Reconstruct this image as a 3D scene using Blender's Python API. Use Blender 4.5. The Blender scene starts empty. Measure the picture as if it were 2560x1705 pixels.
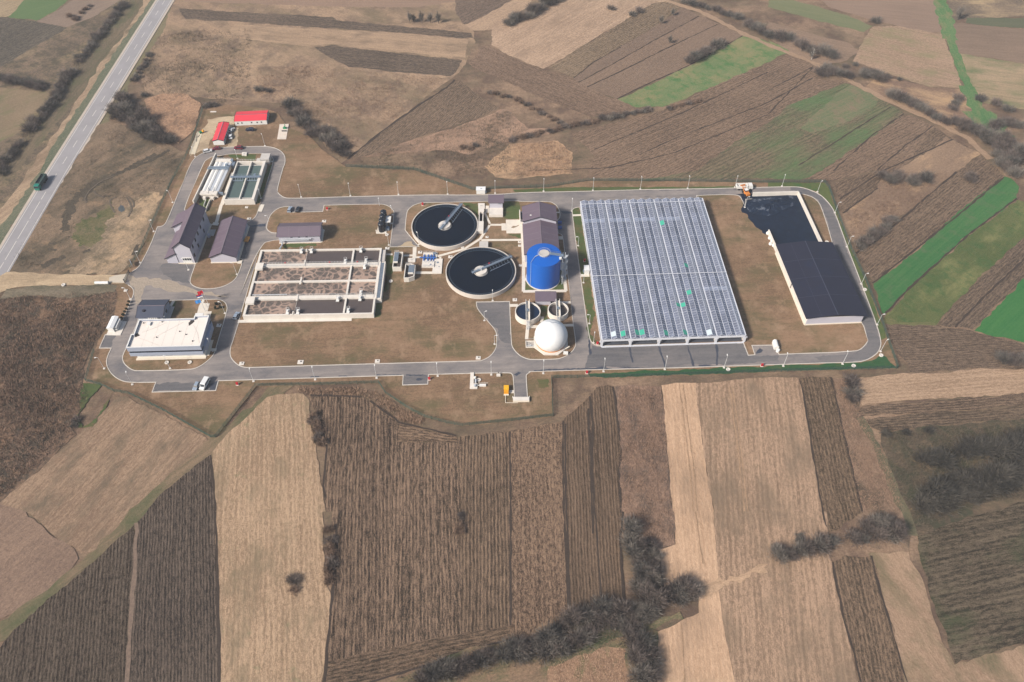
import bpy, bmesh, math, random
from mathutils import Vector, Matrix
from mathutils.geometry import tessellate_polygon
R = math.radians
rnd = random.Random(7)
scene = bpy.context.scene
col = scene.collection

# ---------------------------------------------------------------- camera model
CAM_H, FPX, CX, CY, PITCH = 250.0, 1990.0, 1280.0, 852.5, R(48.7)
_F = Vector((0, math.cos(PITCH), -math.sin(PITCH)))
_U = Vector((0, math.sin(PITCH), math.cos(PITCH)))
_R = Vector((1, 0, 0))
ZOOM = dict(A=(460, 260, 7.36), B=(400, 470, 7.36), C=(240, 690, 6.533), D=(470, 370, 9.8), E=(580, 600, 5.6),
            F=(660, 480, 5.8875), G=(960, 480, 6.533), H=(1180, 460, 8.386), I=(1180, 600, 7.84), J=(1180, 740, 7.84),
            K=(1420, 470, 4.9), L=(1440, 700, 4.529), M=(1780, 440, 5.12), N=(960, 900, 5.12))
for _i in range(4):
    for _j, _y in enumerate((0, 426, 852, 1279)):
        ZOOM['q%d%d' % (_i, _j)] = (640 * _i, _y, 3.68)

def at(k, x, y, z=0.0):
    """survey point of the photograph -> world point at height z"""
    a, b, s = ZOOM[k]
    px, py = a + x / s, b + y / s
    v = _F * FPX + _R * (px - CX) - _U * (py - CY)
    t = (z - CAM_H) / v.z
    return Vector((v.x * t, v.y * t, z))

def pts(spec, z=0.0):
    """'q01 10,20 30,40 B 5,6' -> world points"""
    out, k = [], None
    for w in spec.split():
        if ',' in w:
            a, b = w.split(',')
            out.append(at(k, float(a), float(b), z))
        else:
            k = w
    return out

cam_d = bpy.data.cameras.new('camera'); cam = bpy.data.objects.new('camera', cam_d); col.objects.link(cam)
cam.location = (0, 0, CAM_H); cam.rotation_euler = (R(90) - PITCH, 0, 0)
cam_d.sensor_width = 36; cam_d.lens = 36 * FPX / 2560; cam_d.clip_end = 6000; cam_d.clip_start = 1
scene.camera = cam

# ---------------------------------------------------------------- light
SUN_EL, SUN_AZ = R(37), math.atan2(-0.80, -0.60)     # azimuth from +Y, clockwise
S = Vector((math.sin(SUN_AZ) * math.cos(SUN_EL), math.cos(SUN_AZ) * math.cos(SUN_EL), math.sin(SUN_EL)))
sl = bpy.data.lights.new('sun', 'SUN'); sl.energy = 4.7; sl.angle = R(9.0); sl.color = (1.0, 0.93, 0.84)
so = bpy.data.objects.new('sun', sl); col.objects.link(so)
so.rotation_euler = S.to_track_quat('Z', 'Y').to_euler(); so.location = (-200, -100, 400)
w = bpy.data.worlds.new('World'); scene.world = w; w.use_nodes = True
nt = w.node_tree
sky = nt.nodes.new('ShaderNodeTexSky'); sky.sky_type = 'NISHITA'; sky.sun_disc = False
sky.sun_elevation = SUN_EL; sky.sun_rotation = SUN_AZ; sky.dust_density = 2.5; sky.air_density = 1.2
bg = nt.nodes['Background']; bg.inputs[1].default_value = 0.09
nt.links.new(sky.outputs[0], bg.inputs[0])
scene.view_settings.view_transform = 'Standard'; scene.view_settings.look = 'None'
scene.view_settings.exposure = 0.66; scene.view_settings.gamma = 1

# ---------------------------------------------------------------- materials
KX = 1.62
def lin(c):
    o = []
    for v in c[:3]:
        v = v / 255.0
        v = v / 12.92 if v <= 0.04045 else ((v + 0.055) / 1.055) ** 2.4
        o.append(min(v / KX, 0.86))
    return (*o, 1.0)

def linw(c):
    """earth and dry-plant colours, slightly warmer"""
    return lin((c[0], c[1] * .992, c[2] * .962))

def new_mat(name):
    m = bpy.data.materials.new(name); m.use_nodes = True
    return m, m.node_tree, m.node_tree.nodes['Principled BSDF']

def N(t, typ, **kw):
    n = t.nodes.new('ShaderNode' + typ)
    for k, v in kw.items():
        if k in n.inputs: n.inputs[k].default_value = v
        else: setattr(n, k, v)
    return n

def math_n(t, op, a, b=None, c=None, clamp=False):
    n = t.nodes.new('ShaderNodeMath'); n.operation = op; n.use_clamp = clamp
    for i, v in enumerate((a, b, c)):
        if v is None: continue
        if isinstance(v, (int, float)): n.inputs[i].default_value = v
        else: t.links.new(v, n.inputs[i])
    return n.outputs[0]

def mix_c(t, f, a, b):
    n = t.nodes.new('ShaderNodeMix'); n.data_type = 'RGBA'
    for i, v in ((0, f), (6, a), (7, b)):
        if isinstance(v, (int, float, tuple)): n.inputs[i].default_value = v
        else: t.links.new(v, n.inputs[i])
    return n.outputs[2]

def mat(name, rgb, rough=0.75, var=0.14, scale=0.5, metal=0.0, spec=0.3, dirt=None, ribs=None, bump=0.0):
    m, t, p = new_mat(name)
    p.inputs['Roughness'].default_value = rough; p.inputs['Metallic'].default_value = metal
    p.inputs['Specular IOR Level'].default_value = spec
    c = lin(rgb)
    geo = N(t, 'NewGeometry')
    n1 = N(t, 'TexNoise', Scale=scale, Detail=5.0, Roughness=0.65); t.links.new(geo.outputs['Position'], n1.inputs['Vector'])
    f = math_n(t, 'MULTIPLY_ADD', n1.outputs[0], 2.2, -0.6, clamp=True)
    lo = tuple(v * (1 - var) for v in c[:3]) + (1,); hi = tuple(min(v * (1 + var), 0.9) for v in c[:3]) + (1,)
    colr = mix_c(t, f, lo, hi)
    if dirt:
        n2 = N(t, 'TexNoise', Scale=dirt[1], Detail=6.0, Roughness=0.7); t.links.new(geo.outputs['Position'], n2.inputs['Vector'])
        g = math_n(t, 'MULTIPLY_ADD', n2.outputs[0], 5.0, -2.9 + dirt[2], clamp=True)
        colr = mix_c(t, g, colr, lin(dirt[0]))
    if ribs:
        tc = N(t, 'TexCoord')
        wv = N(t, 'TexWave', Scale=0.314 / ribs[0], Distortion=0.0, bands_direction=ribs[1])
        t.links.new(tc.outputs['Object'], wv.inputs['Vector'])
        colr = mix_c(t, math_n(t, 'MULTIPLY', wv.outputs['Fac'], ribs[2]), colr, tuple(v * 0.55 for v in c[:3]) + (1,))
    t.links.new(colr, p.inputs['Base Color'])
    if bump:
        b = N(t, 'Bump', Strength=bump, Distance=0.15); t.links.new(n1.outputs[0], b.inputs['Height']); t.links.new(b.outputs[0], p.inputs['Normal'])
    return m

def soil(name, c1, c2, ang=0.0, row=1.2, wave=0.2, streak=0.5, fine=0.6, big=0.5, c3=None, c3amt=0.0, c3scale=0.06, bump=0.6, fs=0.75, stretch=1.0, c4=None, c4amt=0.0):
    """field / meadow ground: rows run along ang (world angle)"""
    m, t, p = new_mat(name)
    p.inputs['Roughness'].default_value = 0.95; p.inputs['Specular IOR Level'].default_value = 0.05
    geo = N(t, 'NewGeometry')
    rot = N(t, 'VectorRotate', rotation_type='Z_AXIS'); rot.inputs['Angle'].default_value = -ang
    t.links.new(geo.outputs['Position'], rot.inputs['Vector'])
    P = rot.outputs[0]
    wob = N(t, 'TexNoise', Scale=0.03, Detail=3.0); t.links.new(P, wob.inputs['Vector'])
    # gently bent rows
    sx = N(t, 'SeparateXYZ'); t.links.new(P, sx.inputs[0])
    v = math_n(t, 'MULTIPLY_ADD', wob.outputs[0], 1.6, sx.outputs[1])
    cb = N(t, 'CombineXYZ'); t.links.new(sx.outputs[0], cb.inputs[0]); t.links.new(v, cb.inputs[1])
    Q = cb.outputs[0]
    def noise(sc, mul, det=4.0, rough=0.6, src=None):
        mp = N(t, 'Mapping'); mp.inputs['Scale'].default_value = mul; t.links.new(src or Q, mp.inputs['Vector'])
        n = N(t, 'TexNoise', Scale=sc, Detail=det, Roughness=rough); t.links.new(mp.outputs[0], n.inputs['Vector'])
        return n.outputs[0]
    nb = noise(0.022, (1, 1, 1), 5.0)
    ns = noise(1.0, (0.03, 0.55, 1), 4.0, 0.65)
    nf = noise(fs, (1.0 / stretch, 1, 1), 6.0, 0.75)
    nc = noise(1.0, (0.6 / stretch ** 0.6, 1.15, 1), 6.0, 0.75)
    ng = noise(2.6, (0.7, 1, 1), 2.0, 0.6)
    f = math_n(t, 'MULTIPLY_ADD', math_n(t, 'SUBTRACT', nb, 0.5), big * 2.4, 0.5)
    f = math_n(t, 'MULTIPLY_ADD', math_n(t, 'SUBTRACT', ns, 0.5), streak * 2.4, f)
    f = math_n(t, 'MULTIPLY_ADD', math_n(t, 'SUBTRACT', nf, 0.5), fine * 2.0, f)
    f = math_n(t, 'MULTIPLY_ADD', math_n(t, 'SUBTRACT', nc, 0.5), fine * 3.4, f)
    f = math_n(t, 'MULTIPLY_ADD', math_n(t, 'SUBTRACT', ng, 0.5), fine * 2.2, f)
    h = math_n(t, 'ADD', nf, math_n(t, 'MULTIPLY', nc, 1.6))
    if wave > 0:
        wv = N(t, 'TexWave', Scale=0.314 / row, Distortion=1.6, Detail=3.0, bands_direction='Y')
        wv.inputs['Detail Scale'].default_value = 1.2
        t.links.new(Q, wv.inputs['Vector'])
        f = math_n(t, 'MULTIPLY_ADD', math_n(t, 'SUBTRACT', wv.outputs['Fac'], 0.5), wave, f)
        h = math_n(t, 'MULTIPLY_ADD', wv.outputs['Fac'], wave * 1.3, h)
    f = math_n(t, 'ADD', f, 0.0, clamp=True)
    c = mix_c(t, f, linw(c1), linw(c2))
    if c3:
        n3 = noise(c3scale, (0.6, 1.2, 1), 6.0, 0.7)
        g = math_n(t, 'MULTIPLY_ADD', n3, 5.0, -3.2 + c3amt * 2.4, clamp=True)
        g = math_n(t, 'MULTIPLY', g, math_n(t, 'MULTIPLY_ADD', nf, 1.6, 0.1, clamp=True))
        c = mix_c(t, g, c, linw(c3))
    if c4:
        n4 = noise(c3scale * 2.3, (1.1, 0.8, 1), 6.0, 0.72)
        g = math_n(t, 'MULTIPLY_ADD', n4, 6.0, -3.9 + c4amt * 2.6, clamp=True)
        c = mix_c(t, math_n(t, 'MULTIPLY', g, 0.85), c, linw(c4))
    t.links.new(c, p.inputs['Base Color'])
    b = N(t, 'Bump', Strength=bump, Distance=0.35); t.links.new(h, b.inputs['Height']); t.links.new(b.outputs[0], p.inputs['Normal'])
    return m

# ---------------------------------------------------------------- mesh helpers
SPLIT = set('verge_trim roof_stain end_chamber pump_cabinet downpipe inlet_box weir_block side_kerb valve inlet_chamber lane_walkway low_wall gutter walkway_strip handrail bridge_side weir_trough water channel_cover middle_walkway lane_wall cross_wall yard_wall yard_block leg wall_panel roof_vent'.split())
class MB:
    def __init__(s): s.v = []; s.f = []
    def add(s, vs, fs):
        o = len(s.v); s.v += [tuple(v) for v in vs]; s.f += [tuple(i + o for i in f) for f in fs]; return s
    def box(s, x0, x1, y0, y1, z0, z1):
        return s.add([(x0, y0, z0), (x1, y0, z0), (x1, y1, z0), (x0, y1, z0), (x0, y0, z1), (x1, y0, z1), (x1, y1, z1), (x0, y1, z1)],
                     [(3, 2, 1, 0), (4, 5, 6, 7), (0, 1, 5, 4), (1, 2, 6, 5), (2, 3, 7, 6), (3, 0, 4, 7)])
    def prism(s, poly, z0, z1):
        n = len(poly); o = len(s.v)
        vs = [(p[0], p[1], z0) for p in poly] + [(p[0], p[1], z1) for p in poly]
        tri = tessellate_polygon([[Vector((p[0], p[1], 0)) for p in poly]])
        fs = []
        for a, b, c in tri:
            pa, pb, pc = poly[a], poly[b], poly[c]
            if (pb[0] - pa[0]) * (pc[1] - pa[1]) - (pb[1] - pa[1]) * (pc[0] - pa[0]) < 0: b, c = c, b
            fs.append((n + a, n + b, n + c)); fs.append((a, c, b))
        area = sum(poly[i][0] * poly[(i + 1) % n][1] - poly[(i + 1) % n][0] * poly[i][1] for i in range(n))
        for i in range(n):
            j = (i + 1) % n
            fs.append((i, j, n + j, n + i) if area > 0 else (j, i, n + i, n + j))
        return s.add(vs, fs)
    def extr(s, prof, axis, a, b):
        """profile (h,z) extruded along x or y between a and b"""
        n = len(prof)
        q = (lambda h, z, t: (t, h, z)) if axis == 'x' else (lambda h, z, t: (h, t, z))
        vs = [q(h, z, a) for h, z in prof] + [q(h, z, b) for h, z in prof]
        fs = [tuple(range(n)), tuple(range(2 * n - 1, n - 1, -1))] + [(i, (i + 1) % n, n + (i + 1) % n, n + i) for i in range(n)]
        return s.add(vs, fs)
    def cyl(s, c, r, z0, z1, n=20, r1=None, cap=True):
        r1 = r if r1 is None else r1
        vs = [(c[0] + r * math.cos(6.28318 * i / n), c[1] + r * math.sin(6.28318 * i / n), z0) for i in range(n)]
        vs += [(c[0] + r1 * math.cos(6.28318 * i / n), c[1] + r1 * math.sin(6.28318 * i / n), z1) for i in range(n)]
        fs = [(i, (i + 1) % n, n + (i + 1) % n, n + i) for i in range(n)]
        if cap: fs += [tuple(range(n, 2 * n)), tuple(range(n - 1, -1, -1))]
        return s.add(vs, fs)
    def ring(s, c, r0, r1, z0, z1, n=64):
        vs = []
        for r, z in ((r0, z0), (r1, z0), (r1, z1), (r0, z1)):
            vs += [(c[0] + r * math.cos(6.28318 * i / n), c[1] + r * math.sin(6.28318 * i / n), z) for i in range(n)]
        fs = []
        for k in range(4):
            a, b = k * n, ((k + 1) % 4) * n
            fs += [(a + i, a + (i + 1) % n, b + (i + 1) % n, b + i) for i in range(n)]
        return s.add(vs, fs)
    def tube(s, pth, r, n=6):
        pth = [Vector(p) for p in pth]
        for p, q in zip(pth[:-1], pth[1:]):
            d = (q - p)
            if d.length < 1e-6: continue
            d.normalize(); a = d.orthogonal().normalized(); b = d.cross(a)
            vs = []
            for e in (p, q):
                vs += [e + a * (r * math.cos(6.28318 * i / n)) + b * (r * math.sin(6.28318 * i / n)) for i in range(n)]
            s.add(vs, [(i, (i + 1) % n, n + (i + 1) % n, n + i) for i in range(n)] + [tuple(range(n - 1, -1, -1)), tuple(range(n, 2 * n))])
        return s
    def beam(s, p, q, wd, ht):
        """rectangular bar between two points, width wd (horizontal), height ht"""
        p = Vector(p); q = Vector(q); d = (q - p).normalized()
        a = d.cross(Vector((0, 0, 1)))
        a = a.normalized() if a.length > 1e-5 else Vector((1, 0, 0))
        b = a.cross(d)
        vs = []
        for e in (p, q):
            for i, j in ((-1, -1), (1, -1), (1, 1), (-1, 1)):
                vs.append(e + a * (i * wd / 2) + b * (j * ht / 2))
        return s.add(vs, [(0, 1, 2, 3), (7, 6, 5, 4), (0, 4, 5, 1), (1, 5, 6, 2), (2, 6, 7, 3), (3, 7, 4, 0)])
    def dome(s, c, r, rz, n=32, m=12, a0=-90.0):
        vs = []; fs = []
        for j in range(m + 1):
            a = R(a0 + (90 - a0) * j / m)
            for i in range(n):
                vs.append((c[0] + r * math.cos(a) * math.cos(6.28318 * i / n), c[1] + r * math.cos(a) * math.sin(6.28318 * i / n), c[2] + rz * math.sin(a)))
        for j in range(m):
            for i in range(n):
                fs.append((j * n + i, j * n + (i + 1) % n, (j + 1) * n + (i + 1) % n, (j + 1) * n + i))
        return s.add(vs, fs)
    def rot(s, deg):
        c, q = math.cos(R(deg)), math.sin(R(deg)); s.v = [(x * c - y * q, x * q + y * c, z) for x, y, z in s.v]; return s
    def move(s, x, y, z=0): s.v = [(a + x, b + y, c + z) for a, b, c in s.v]; return s
    def pieces(s, gap=.06):
        n = len(s.v); u = list(range(n))
        def find(a):
            while u[a] != a: u[a] = u[u[a]]; a = u[a]
            return a
        for f in s.f:
            for i in f[1:]: u[find(i)] = find(f[0])
        isl = {}
        for i in range(n): isl.setdefault(find(i), []).append(i)
        bb = [[k, [min(s.v[i][a] for i in v) - gap for a in range(3)], [max(s.v[i][a] for i in v) + gap for a in range(3)]] for k, v in isl.items()]
        ch = True
        while ch:
            ch = False; out = []
            for g in bb:
                ks = [g[0]] if not isinstance(g[0], list) else g[0]
                for o in out:
                    if all(g[1][a] <= o[2][a] and o[1][a] <= g[2][a] for a in range(3)):
                        o[0] += ks; o[1] = [min(o[1][a], g[1][a]) for a in range(3)]; o[2] = [max(o[2][a], g[2][a]) for a in range(3)]; ch = True; break
                else: out.append([list(ks), g[1], g[2]])
            bb = out
        res = []
        for g in bb:
            ks = set(g[0]); idx = [i for i in range(n) if find(i) in ks]; mp = {o: j for j, o in enumerate(idx)}
            q = MB(); q.v = [s.v[i] for i in idx]; q.f = [tuple(mp[i] for i in f) for f in s.f if f[0] in mp]; res.append(q)
        return res
    def build(s, name, m, parent=None, smooth=False, fix=True):
        if name in SPLIT and parent is not None:
            ps = s.pieces()
            if len(ps) > 1:
                os_ = [q._build(name, m, parent, smooth, fix) for q in ps]; return os_[0]
        return s._build(name, m, parent, smooth, fix)
    def _build(s, name, m, parent=None, smooth=False, fix=True):
        me = bpy.data.meshes.new(name); me.from_pydata(s.v, [], s.f); me.update()
        if fix:
            bm = bmesh.new(); bm.from_mesh(me); bmesh.ops.recalc_face_normals(bm, faces=bm.faces); bm.to_mesh(me); bm.free()
        me.materials.append(m)
        if smooth:
            for p in me.polygons: p.use_smooth = True
            try: me.set_sharp_from_angle(angle=R(40))
            except Exception: pass
        o = bpy.data.objects.new(name, me); col.objects.link(o)
        if parent is not None: o.parent = parent
        return o

def tag(o, label=None, cat=None, group=None, kind=None):
    if label: o['label'] = label
    if cat: o['category'] = cat
    if group: o['group'] = group
    if kind: o['kind'] = kind
    return o

def thing(name, label, cat, loc, rz=0.0, group=None):
    o = bpy.data.objects.new(name, None); col.objects.link(o)
    o.empty_display_size = 0.5
    o.location = (loc[0], loc[1], loc[2] if len(loc) > 2 else 0.1); o.rotation_euler = (0, 0, R(rz))
    return tag(o, label, cat, group)

def copy_tree(o, parent=None):
    c = o.copy(); col.objects.link(c); c.parent = parent
    for ch in list(o.children): copy_tree(ch, c)
    return c

def dup(o, loc, rz=None, label=None, group=None, scale=None):
    c = copy_tree(o); c.location = (loc[0], loc[1], loc[2] if len(loc) > 2 else 0.1)
    if rz is not None: c.rotation_euler = (0, 0, rz)
    if scale: c.scale = scale
    if label: c['label'] = label
    if group: c['group'] = group
    return c

# ---------------------------------------------------------------- ground sheets
def smooth_loop(P, it=2, closed=True, lim=52):
    for _ in range(it):
        out = []; n = len(P)
        for i in range(n):
            if not closed and i in (0, n - 1): out.append(P[i]); continue
            a, b, c = P[i - 1], P[i], P[(i + 1) % n]
            u, v = (b - a), (c - b)
            if u.length < .05 or v.length < .05: out.append(b); continue
            ang = math.degrees(abs((u.x * v.y - u.y * v.x) and math.atan2(u.x * v.y - u.y * v.x, u.x * v.x + u.y * v.y)))
            if ang > lim or ang < 3: out.append(b)
            else: out += [b - u * 0.25, b + v * 0.25]
        P = out
    return P

def ragged(P, step, amp):
    out = []; n = len(P)
    for i in range(n):
        a, b = P[i], P[(i + 1) % n]; L = (b - a).length; k = max(1, int(L / step))
        nrm = Vector((-(b - a).y, (b - a).x, 0)) / max(L, 1e-6)
        lo = 0
        for j in range(k):
            t = j / k
            lo = lo * 0.6 + rnd.uniform(-1, 1) * amp
            out.append(a + (b - a) * t + nrm * (lo if j else 0))
    return out

_layer = [-0.29]
def layer():
    _layer[0] += 0.0022
    return _layer[0]

def sheet(name, P, m, z=None, kind='structure', rag=None):
    if isinstance(P, str): P = pts(P)
    if rag: P = ragged(P, *rag)
    z = layer() if z is None else z
    tri = tessellate_polygon([[Vector((p.x, p.y, 0)) for p in P]])
    mb = MB(); fs = []
    for a, b, c in tri:
        if (P[b].x - P[a].x) * (P[c].y - P[a].y) - (P[b].y - P[a].y) * (P[c].x - P[a].x) < 0: b, c = c, b
        fs.append((a, b, c))
    mb.add([(p.x, p.y, z) for p in P], fs)
    o = mb.build(name, m, fix=False)
    return tag(o, kind=kind)

def offset(P, d, closed=True):
    out = []; n = len(P)
    for i in range(n):
        a = P[i - 1] if (closed or i) else P[i]
        c = P[(i + 1) % n] if (closed or i < n - 1) else P[i]
        b = P[i]
        u = (b - a) if (b - a).length > 1e-6 else (c - b); v = (c - b) if (c - b).length > 1e-6 else u
        u = u.normalized(); v = v.normalized()
        n1 = Vector((-u.y, u.x, 0)); n2 = Vector((-v.y, v.x, 0)); m = n1 + n2
        if m.length < 1e-3: m = n1
        m.normalize(); k = max(0.45, m.dot(n1))
        out.append(b + m * (d / k))
    return out

def strip_mb(P, w0, z0, z1, closed=False, mb=None):
    mb = mb or MB()
    A = offset(P, w0 / 2, closed); B = offset(P, -w0 / 2, closed); n = len(P)
    vs = []
    for a, b in zip(A, B): vs += [(a.x, a.y, z1), (b.x, b.y, z1), (a.x, a.y, z0), (b.x, b.y, z0)]
    fs = []
    for i in range(n if closed else n - 1):
        o, q = 4 * i, 4 * ((i + 1) % n)
        fs += [(o, o + 1, q + 1, q), (o, q, q + 2, o + 2), (o + 1, o + 3, q + 3, q + 1)]
    if not closed: fs += [(0, 2, 3, 1), (4 * n - 4, 4 * n - 3, 4 * n - 1, 4 * n - 2)]
    return mb.add(vs, fs)

def band(name, P, width, m, z=None, jit=0.0, step=3.0, kind='structure'):
    """flat strip along a line, with uneven sides"""
    if isinstance(P, str): P = pts(P)
    Q = []
    for a, b in zip(P[:-1], P[1:]):
        k = max(1, int((b - a).length / step)); Q += [a + (b - a) * (j / k) for j in range(k)]
    Q.append(P[-1]); Q = [q for i, q in enumerate(Q) if i == 0 or (q - Q[i - 1]).length > .4 * min(step, 2)]; z = layer() if z is None else z
    A = offset(Q, 1, False); n = len(Q); vs = []
    for i, (p, a) in enumerate(zip(Q, A)):
        d = a - p; s = width / 2
        l = s + rnd.uniform(-jit, jit); r = s + rnd.uniform(-jit, jit)
        vs += [(p.x + d.x * l, p.y + d.y * l, z), (p.x - d.x * r, p.y - d.y * r, z)]
    mb = MB().add(vs, [(2 * i + 1, 2 * i + 3, 2 * i + 2, 2 * i) for i in range(n - 1)])
    o = mb.build(name, m, fix=False)
    for p in o.data.polygons:
        if p.normal.z < 0: p.flip()
    return tag(o, kind=kind)

def wang(a, b):
    """world direction of a row given by two survey points"""
    p, q = pts(a)[0], pts(b)[0]
    return math.atan2(q.y - p.y, q.x - p.x)
# ================================================================ GROUND, FIELDS
g_base = soil('rough_grass_ground', (128, 106, 92), (172, 145, 124), R(10), 1, 0, 0.30, 0.75, 0.9, c3=(98, 90, 76), c3amt=0.45, c3scale=0.03, c4=(104, 86, 78), c4amt=0.45, fs=0.55)
gm = MB().add([(-3000, -1500, -0.3), (3000, -1500, -0.3), (3000, 4500, -0.3), (-3000, 4500, -0.3)], [(0, 1, 2, 3)])
tag(gm.build('ground', g_base, fix=False), kind='structure')

def field(name, spec, m, rag=(2.2, 0.6)):
    return sheet(name, spec, m, rag=rag)
def plough(name, a, b, c1, c2, **kw):
    d = dict(row=1.2, wave=0.24, streak=0.5, fine=0.95, big=0.35, bump=1.0, fs=0.8, stretch=2.2); d.update(kw)
    return soil(name, c1, c2, wang(a, b), **d)
def stubble(name, a, b, c1, c2, **kw):
    d = dict(row=1.5, wave=0.14, streak=0.75, fine=1.0, big=0.5, bump=0.45, fs=0.9, stretch=1.5); d.update(kw)
    return soil(name, c1, c2, wang(a, b), **d)

# ---- far left, beyond the highway
scrubA = soil('scrub_brown', (100, 88, 80), (150, 130, 112), R(60), 1, 0, 0.3, 0.8, 0.9, c3=(168, 148, 118), c3amt=0.28, c3scale=0.05, c4=(84, 80, 70), c4amt=0.5)
field('meadow', 'q00 -1500,-400 1400,-400 1440,0 640,1140 300,1568 -400,2400 -1500,2400', scrubA)
field('field', 'q00 -1500,150 0,155 330,190 620,250 0,610 -1500,1300', plough('dark_field_west', 'q00 0,395', 'q00 330,235', (70, 67, 64), (124, 114, 104)))
field('meadow', 'q00 -1500,-300 265,-30 90,145 0,150 -1500,150', stubble('pale_field_west', 'q00 0,100', 'q00 260,0', (145, 128, 107), (181, 160, 134)))
field('green_field', 'q00 250,-60 700,-60 480,110 330,185 70,152 140,95', soil('green_west', (84, 112, 76), (112, 130, 92), R(35), 1, 0, .3, .3, .5))
field('meadow', 'q00 -600,790 0,800 500,850 400,1000 300,1150 0,1300 -600,1600', soil('grass_west', (128, 112, 94), (158, 138, 116), R(40), 1, 0, .4, .6, .6, c3=(112, 116, 84), c3amt=.35))
field('field', 'q00 330,190 480,120 700,-20 1130,-20 900,130 620,245', soil('mauve_field_west', (128, 112, 104), (160, 140, 126), R(40), 1, 0, .4, .6, .5))
field('meadow', 'q00 1170,-30 1390,-30 1100,420 800,800 300,1400 130,1600 -60,1700 130,1420 560,830 700,600 960,290', soil('verge_west', (98, 90, 78), (136, 120, 102), wang('q00 300,1400', 'q00 1100,420'), 1, 0, .7, .6, .5, c3=(92, 96, 72), c3amt=.35))
# ---- dirt lane beside the highway
band('dirt_road', 'q00 1400,-40 1340,80 1180,330 1000,570 800,880 640,1130 430,1420 q01 330,0 180,230 0,440 -200,680', 8.5, soil('dirt_lane', (150, 126, 108), (192, 168, 144), R(62), 1, 0, .8, .7, .6, c3=(112, 102, 86), c3amt=.4), jit=1.2, step=6)
band('grass_verge', 'q00 1430,-40 1350,110 1190,330 1010,590 820,890 640,1160 440,1490 q01 410,0 280,190 60,500 -100,740', 5.0, soil('verge_green', (84, 98, 82), (134, 130, 112), R(62), 1, 0, .4, .8, .3), jit=.8)
band('grass_verge', 'q00 1625,-30 1500,170 1300,490 1050,890 880,1170 680,1480 q01 620,30 400,340 200,650 100,800', 9, soil('verge_green_east', (112, 110, 86), (140, 128, 106), R(62), 1, 0, .5, .6, .5), jit=1.5)

# ---- north, above the plant
tan = soil('dry_meadow', (150, 126, 108), (188, 160, 136), R(-35), 1, 0, .35, .75, .8, c3=(124, 110, 92), c3amt=.4, c3scale=.04, c4=(122, 104, 94), c4amt=.4)
field('meadow', 'q00 1650,-200 2400,-200 q10 1830,-200 1850,120 2000,280 2010,400 1900,620 1800,720 1500,940 850,1450 780,1500 300,950 0,930 q00 1350,860 1250,650 1500,280', tan)
field('field', 'q00 1650,-150 2355,-150 q10 1830,-100 1830,10 1500,60 600,55 0,30 q00 1700,10', soil('mauve_strip', (140, 118, 106), (164, 138, 122), R(-3), 1, 0, .6, .6, .4))
dk = plough('dark_strip', 'q10 0,160', 'q10 1900,310', (78, 70, 64), (134, 116, 104), wave=.1)
field('field', 'q00 1640,75 2355,115 q10 0,115 700,150 740,180 1980,300 2000,345 1900,350 1200,290 0,212 q00 2355,208 1700,170', dk)
field('field', 'q10 540,430 700,408 1150,465 1900,548 1850,640 1790,695 1300,660 850,612 640,505', dk)
field('field', 'q10 -200,220 1200,292 1950,360 1930,530 1150,455 700,400 400,420 -300,330', soil('straw_strip', (158, 134, 114), (192, 164, 140), wang('q10 0,230', 'q10 1900,400'), 1, 0, .8, .6, .4, c3=(130, 112, 98), c3amt=.35))
field('field', 'q10 1830,-60 2400,-60 2350,5 2120,130 1920,222 1840,125', plough('ploughed_top', 'q10 1920,222', 'q10 2350,0', (89, 77, 70), (142, 122, 110)))
field('field', 'q10 1925,225 2120,135 2380,-20 2600,-100 q20 150,60 q10 2200,270 1985,275', stubble('pale_top_strip', 'q10 1920,222', 'q10 2350,0', (156, 132, 114), (194, 166, 143)))
field('field', 'q20 -180,220 500,-40 700,-200 1500,-60 1420,10 1290,30 1000,210 640,420 340,605 290,630 -10,520 -190,410', stubble('pale_field_north', 'q20 340,605', 'q20 1000,210', (156, 132, 114), (202, 173, 151), c3=(150, 128, 112), c3amt=.3))
br = [((126, 106, 94), (156, 132, 116)), ((118, 100, 90), (148, 126, 112)), ((124, 105, 93), (152, 129, 114))]
a20, b20 = 'q20 600,755', 'q20 1720,145'
field('field', 'q20 345,612 1000,212 1290,32 1425,8 1540,60 1420,170 1240,290 760,560 570,715', plough('ploughed_north_upper', a20, b20, (97, 84, 72), (160, 138, 118), row=1.5))
field('field', 'q20 570,718 760,562 1240,292 1420,172 1560,60 1730,140 1300,370 940,580 605,758', plough('ploughed_north', a20, b20, *br[1]))
field('field', 'q20 605,760 940,582 1300,372 1735,140 1900,215 1400,450 1000,650 690,798', plough('ploughed_north', a20, b20, *br[0]))
field('field', 'q20 690,800 1000,652 1400,452 1905,215 2130,320 1600,615 1200,790 970,905 850,868', plough('ploughed_north', a20, b20, *br[2]))
dline = mat('furrow_soil', (74, 64, 58), 0.95, .3, 1.5, spec=.05)
for l in ('q20 605,758 940,580 1300,371 1720,145', 'q20 690,798 1000,652 1400,452 1890,220', 'q20 570,716 760,560 1000,430', 'q20 970,905 1200,790 1600,612 2130,322'):
    band('furrow', l, 0.7, dline, jit=.3)
field('field', 'q10 2355,515 2090,418 1955,580 2000,622 q20 0,772 350,935 720,1072 1135,992 985,912 850,870 560,718 290,636 0,525', plough('ploughed_north_diagonal', 'q20 0,640', 'q20 900,1000', (102, 85, 74), (156, 131, 115)))
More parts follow.
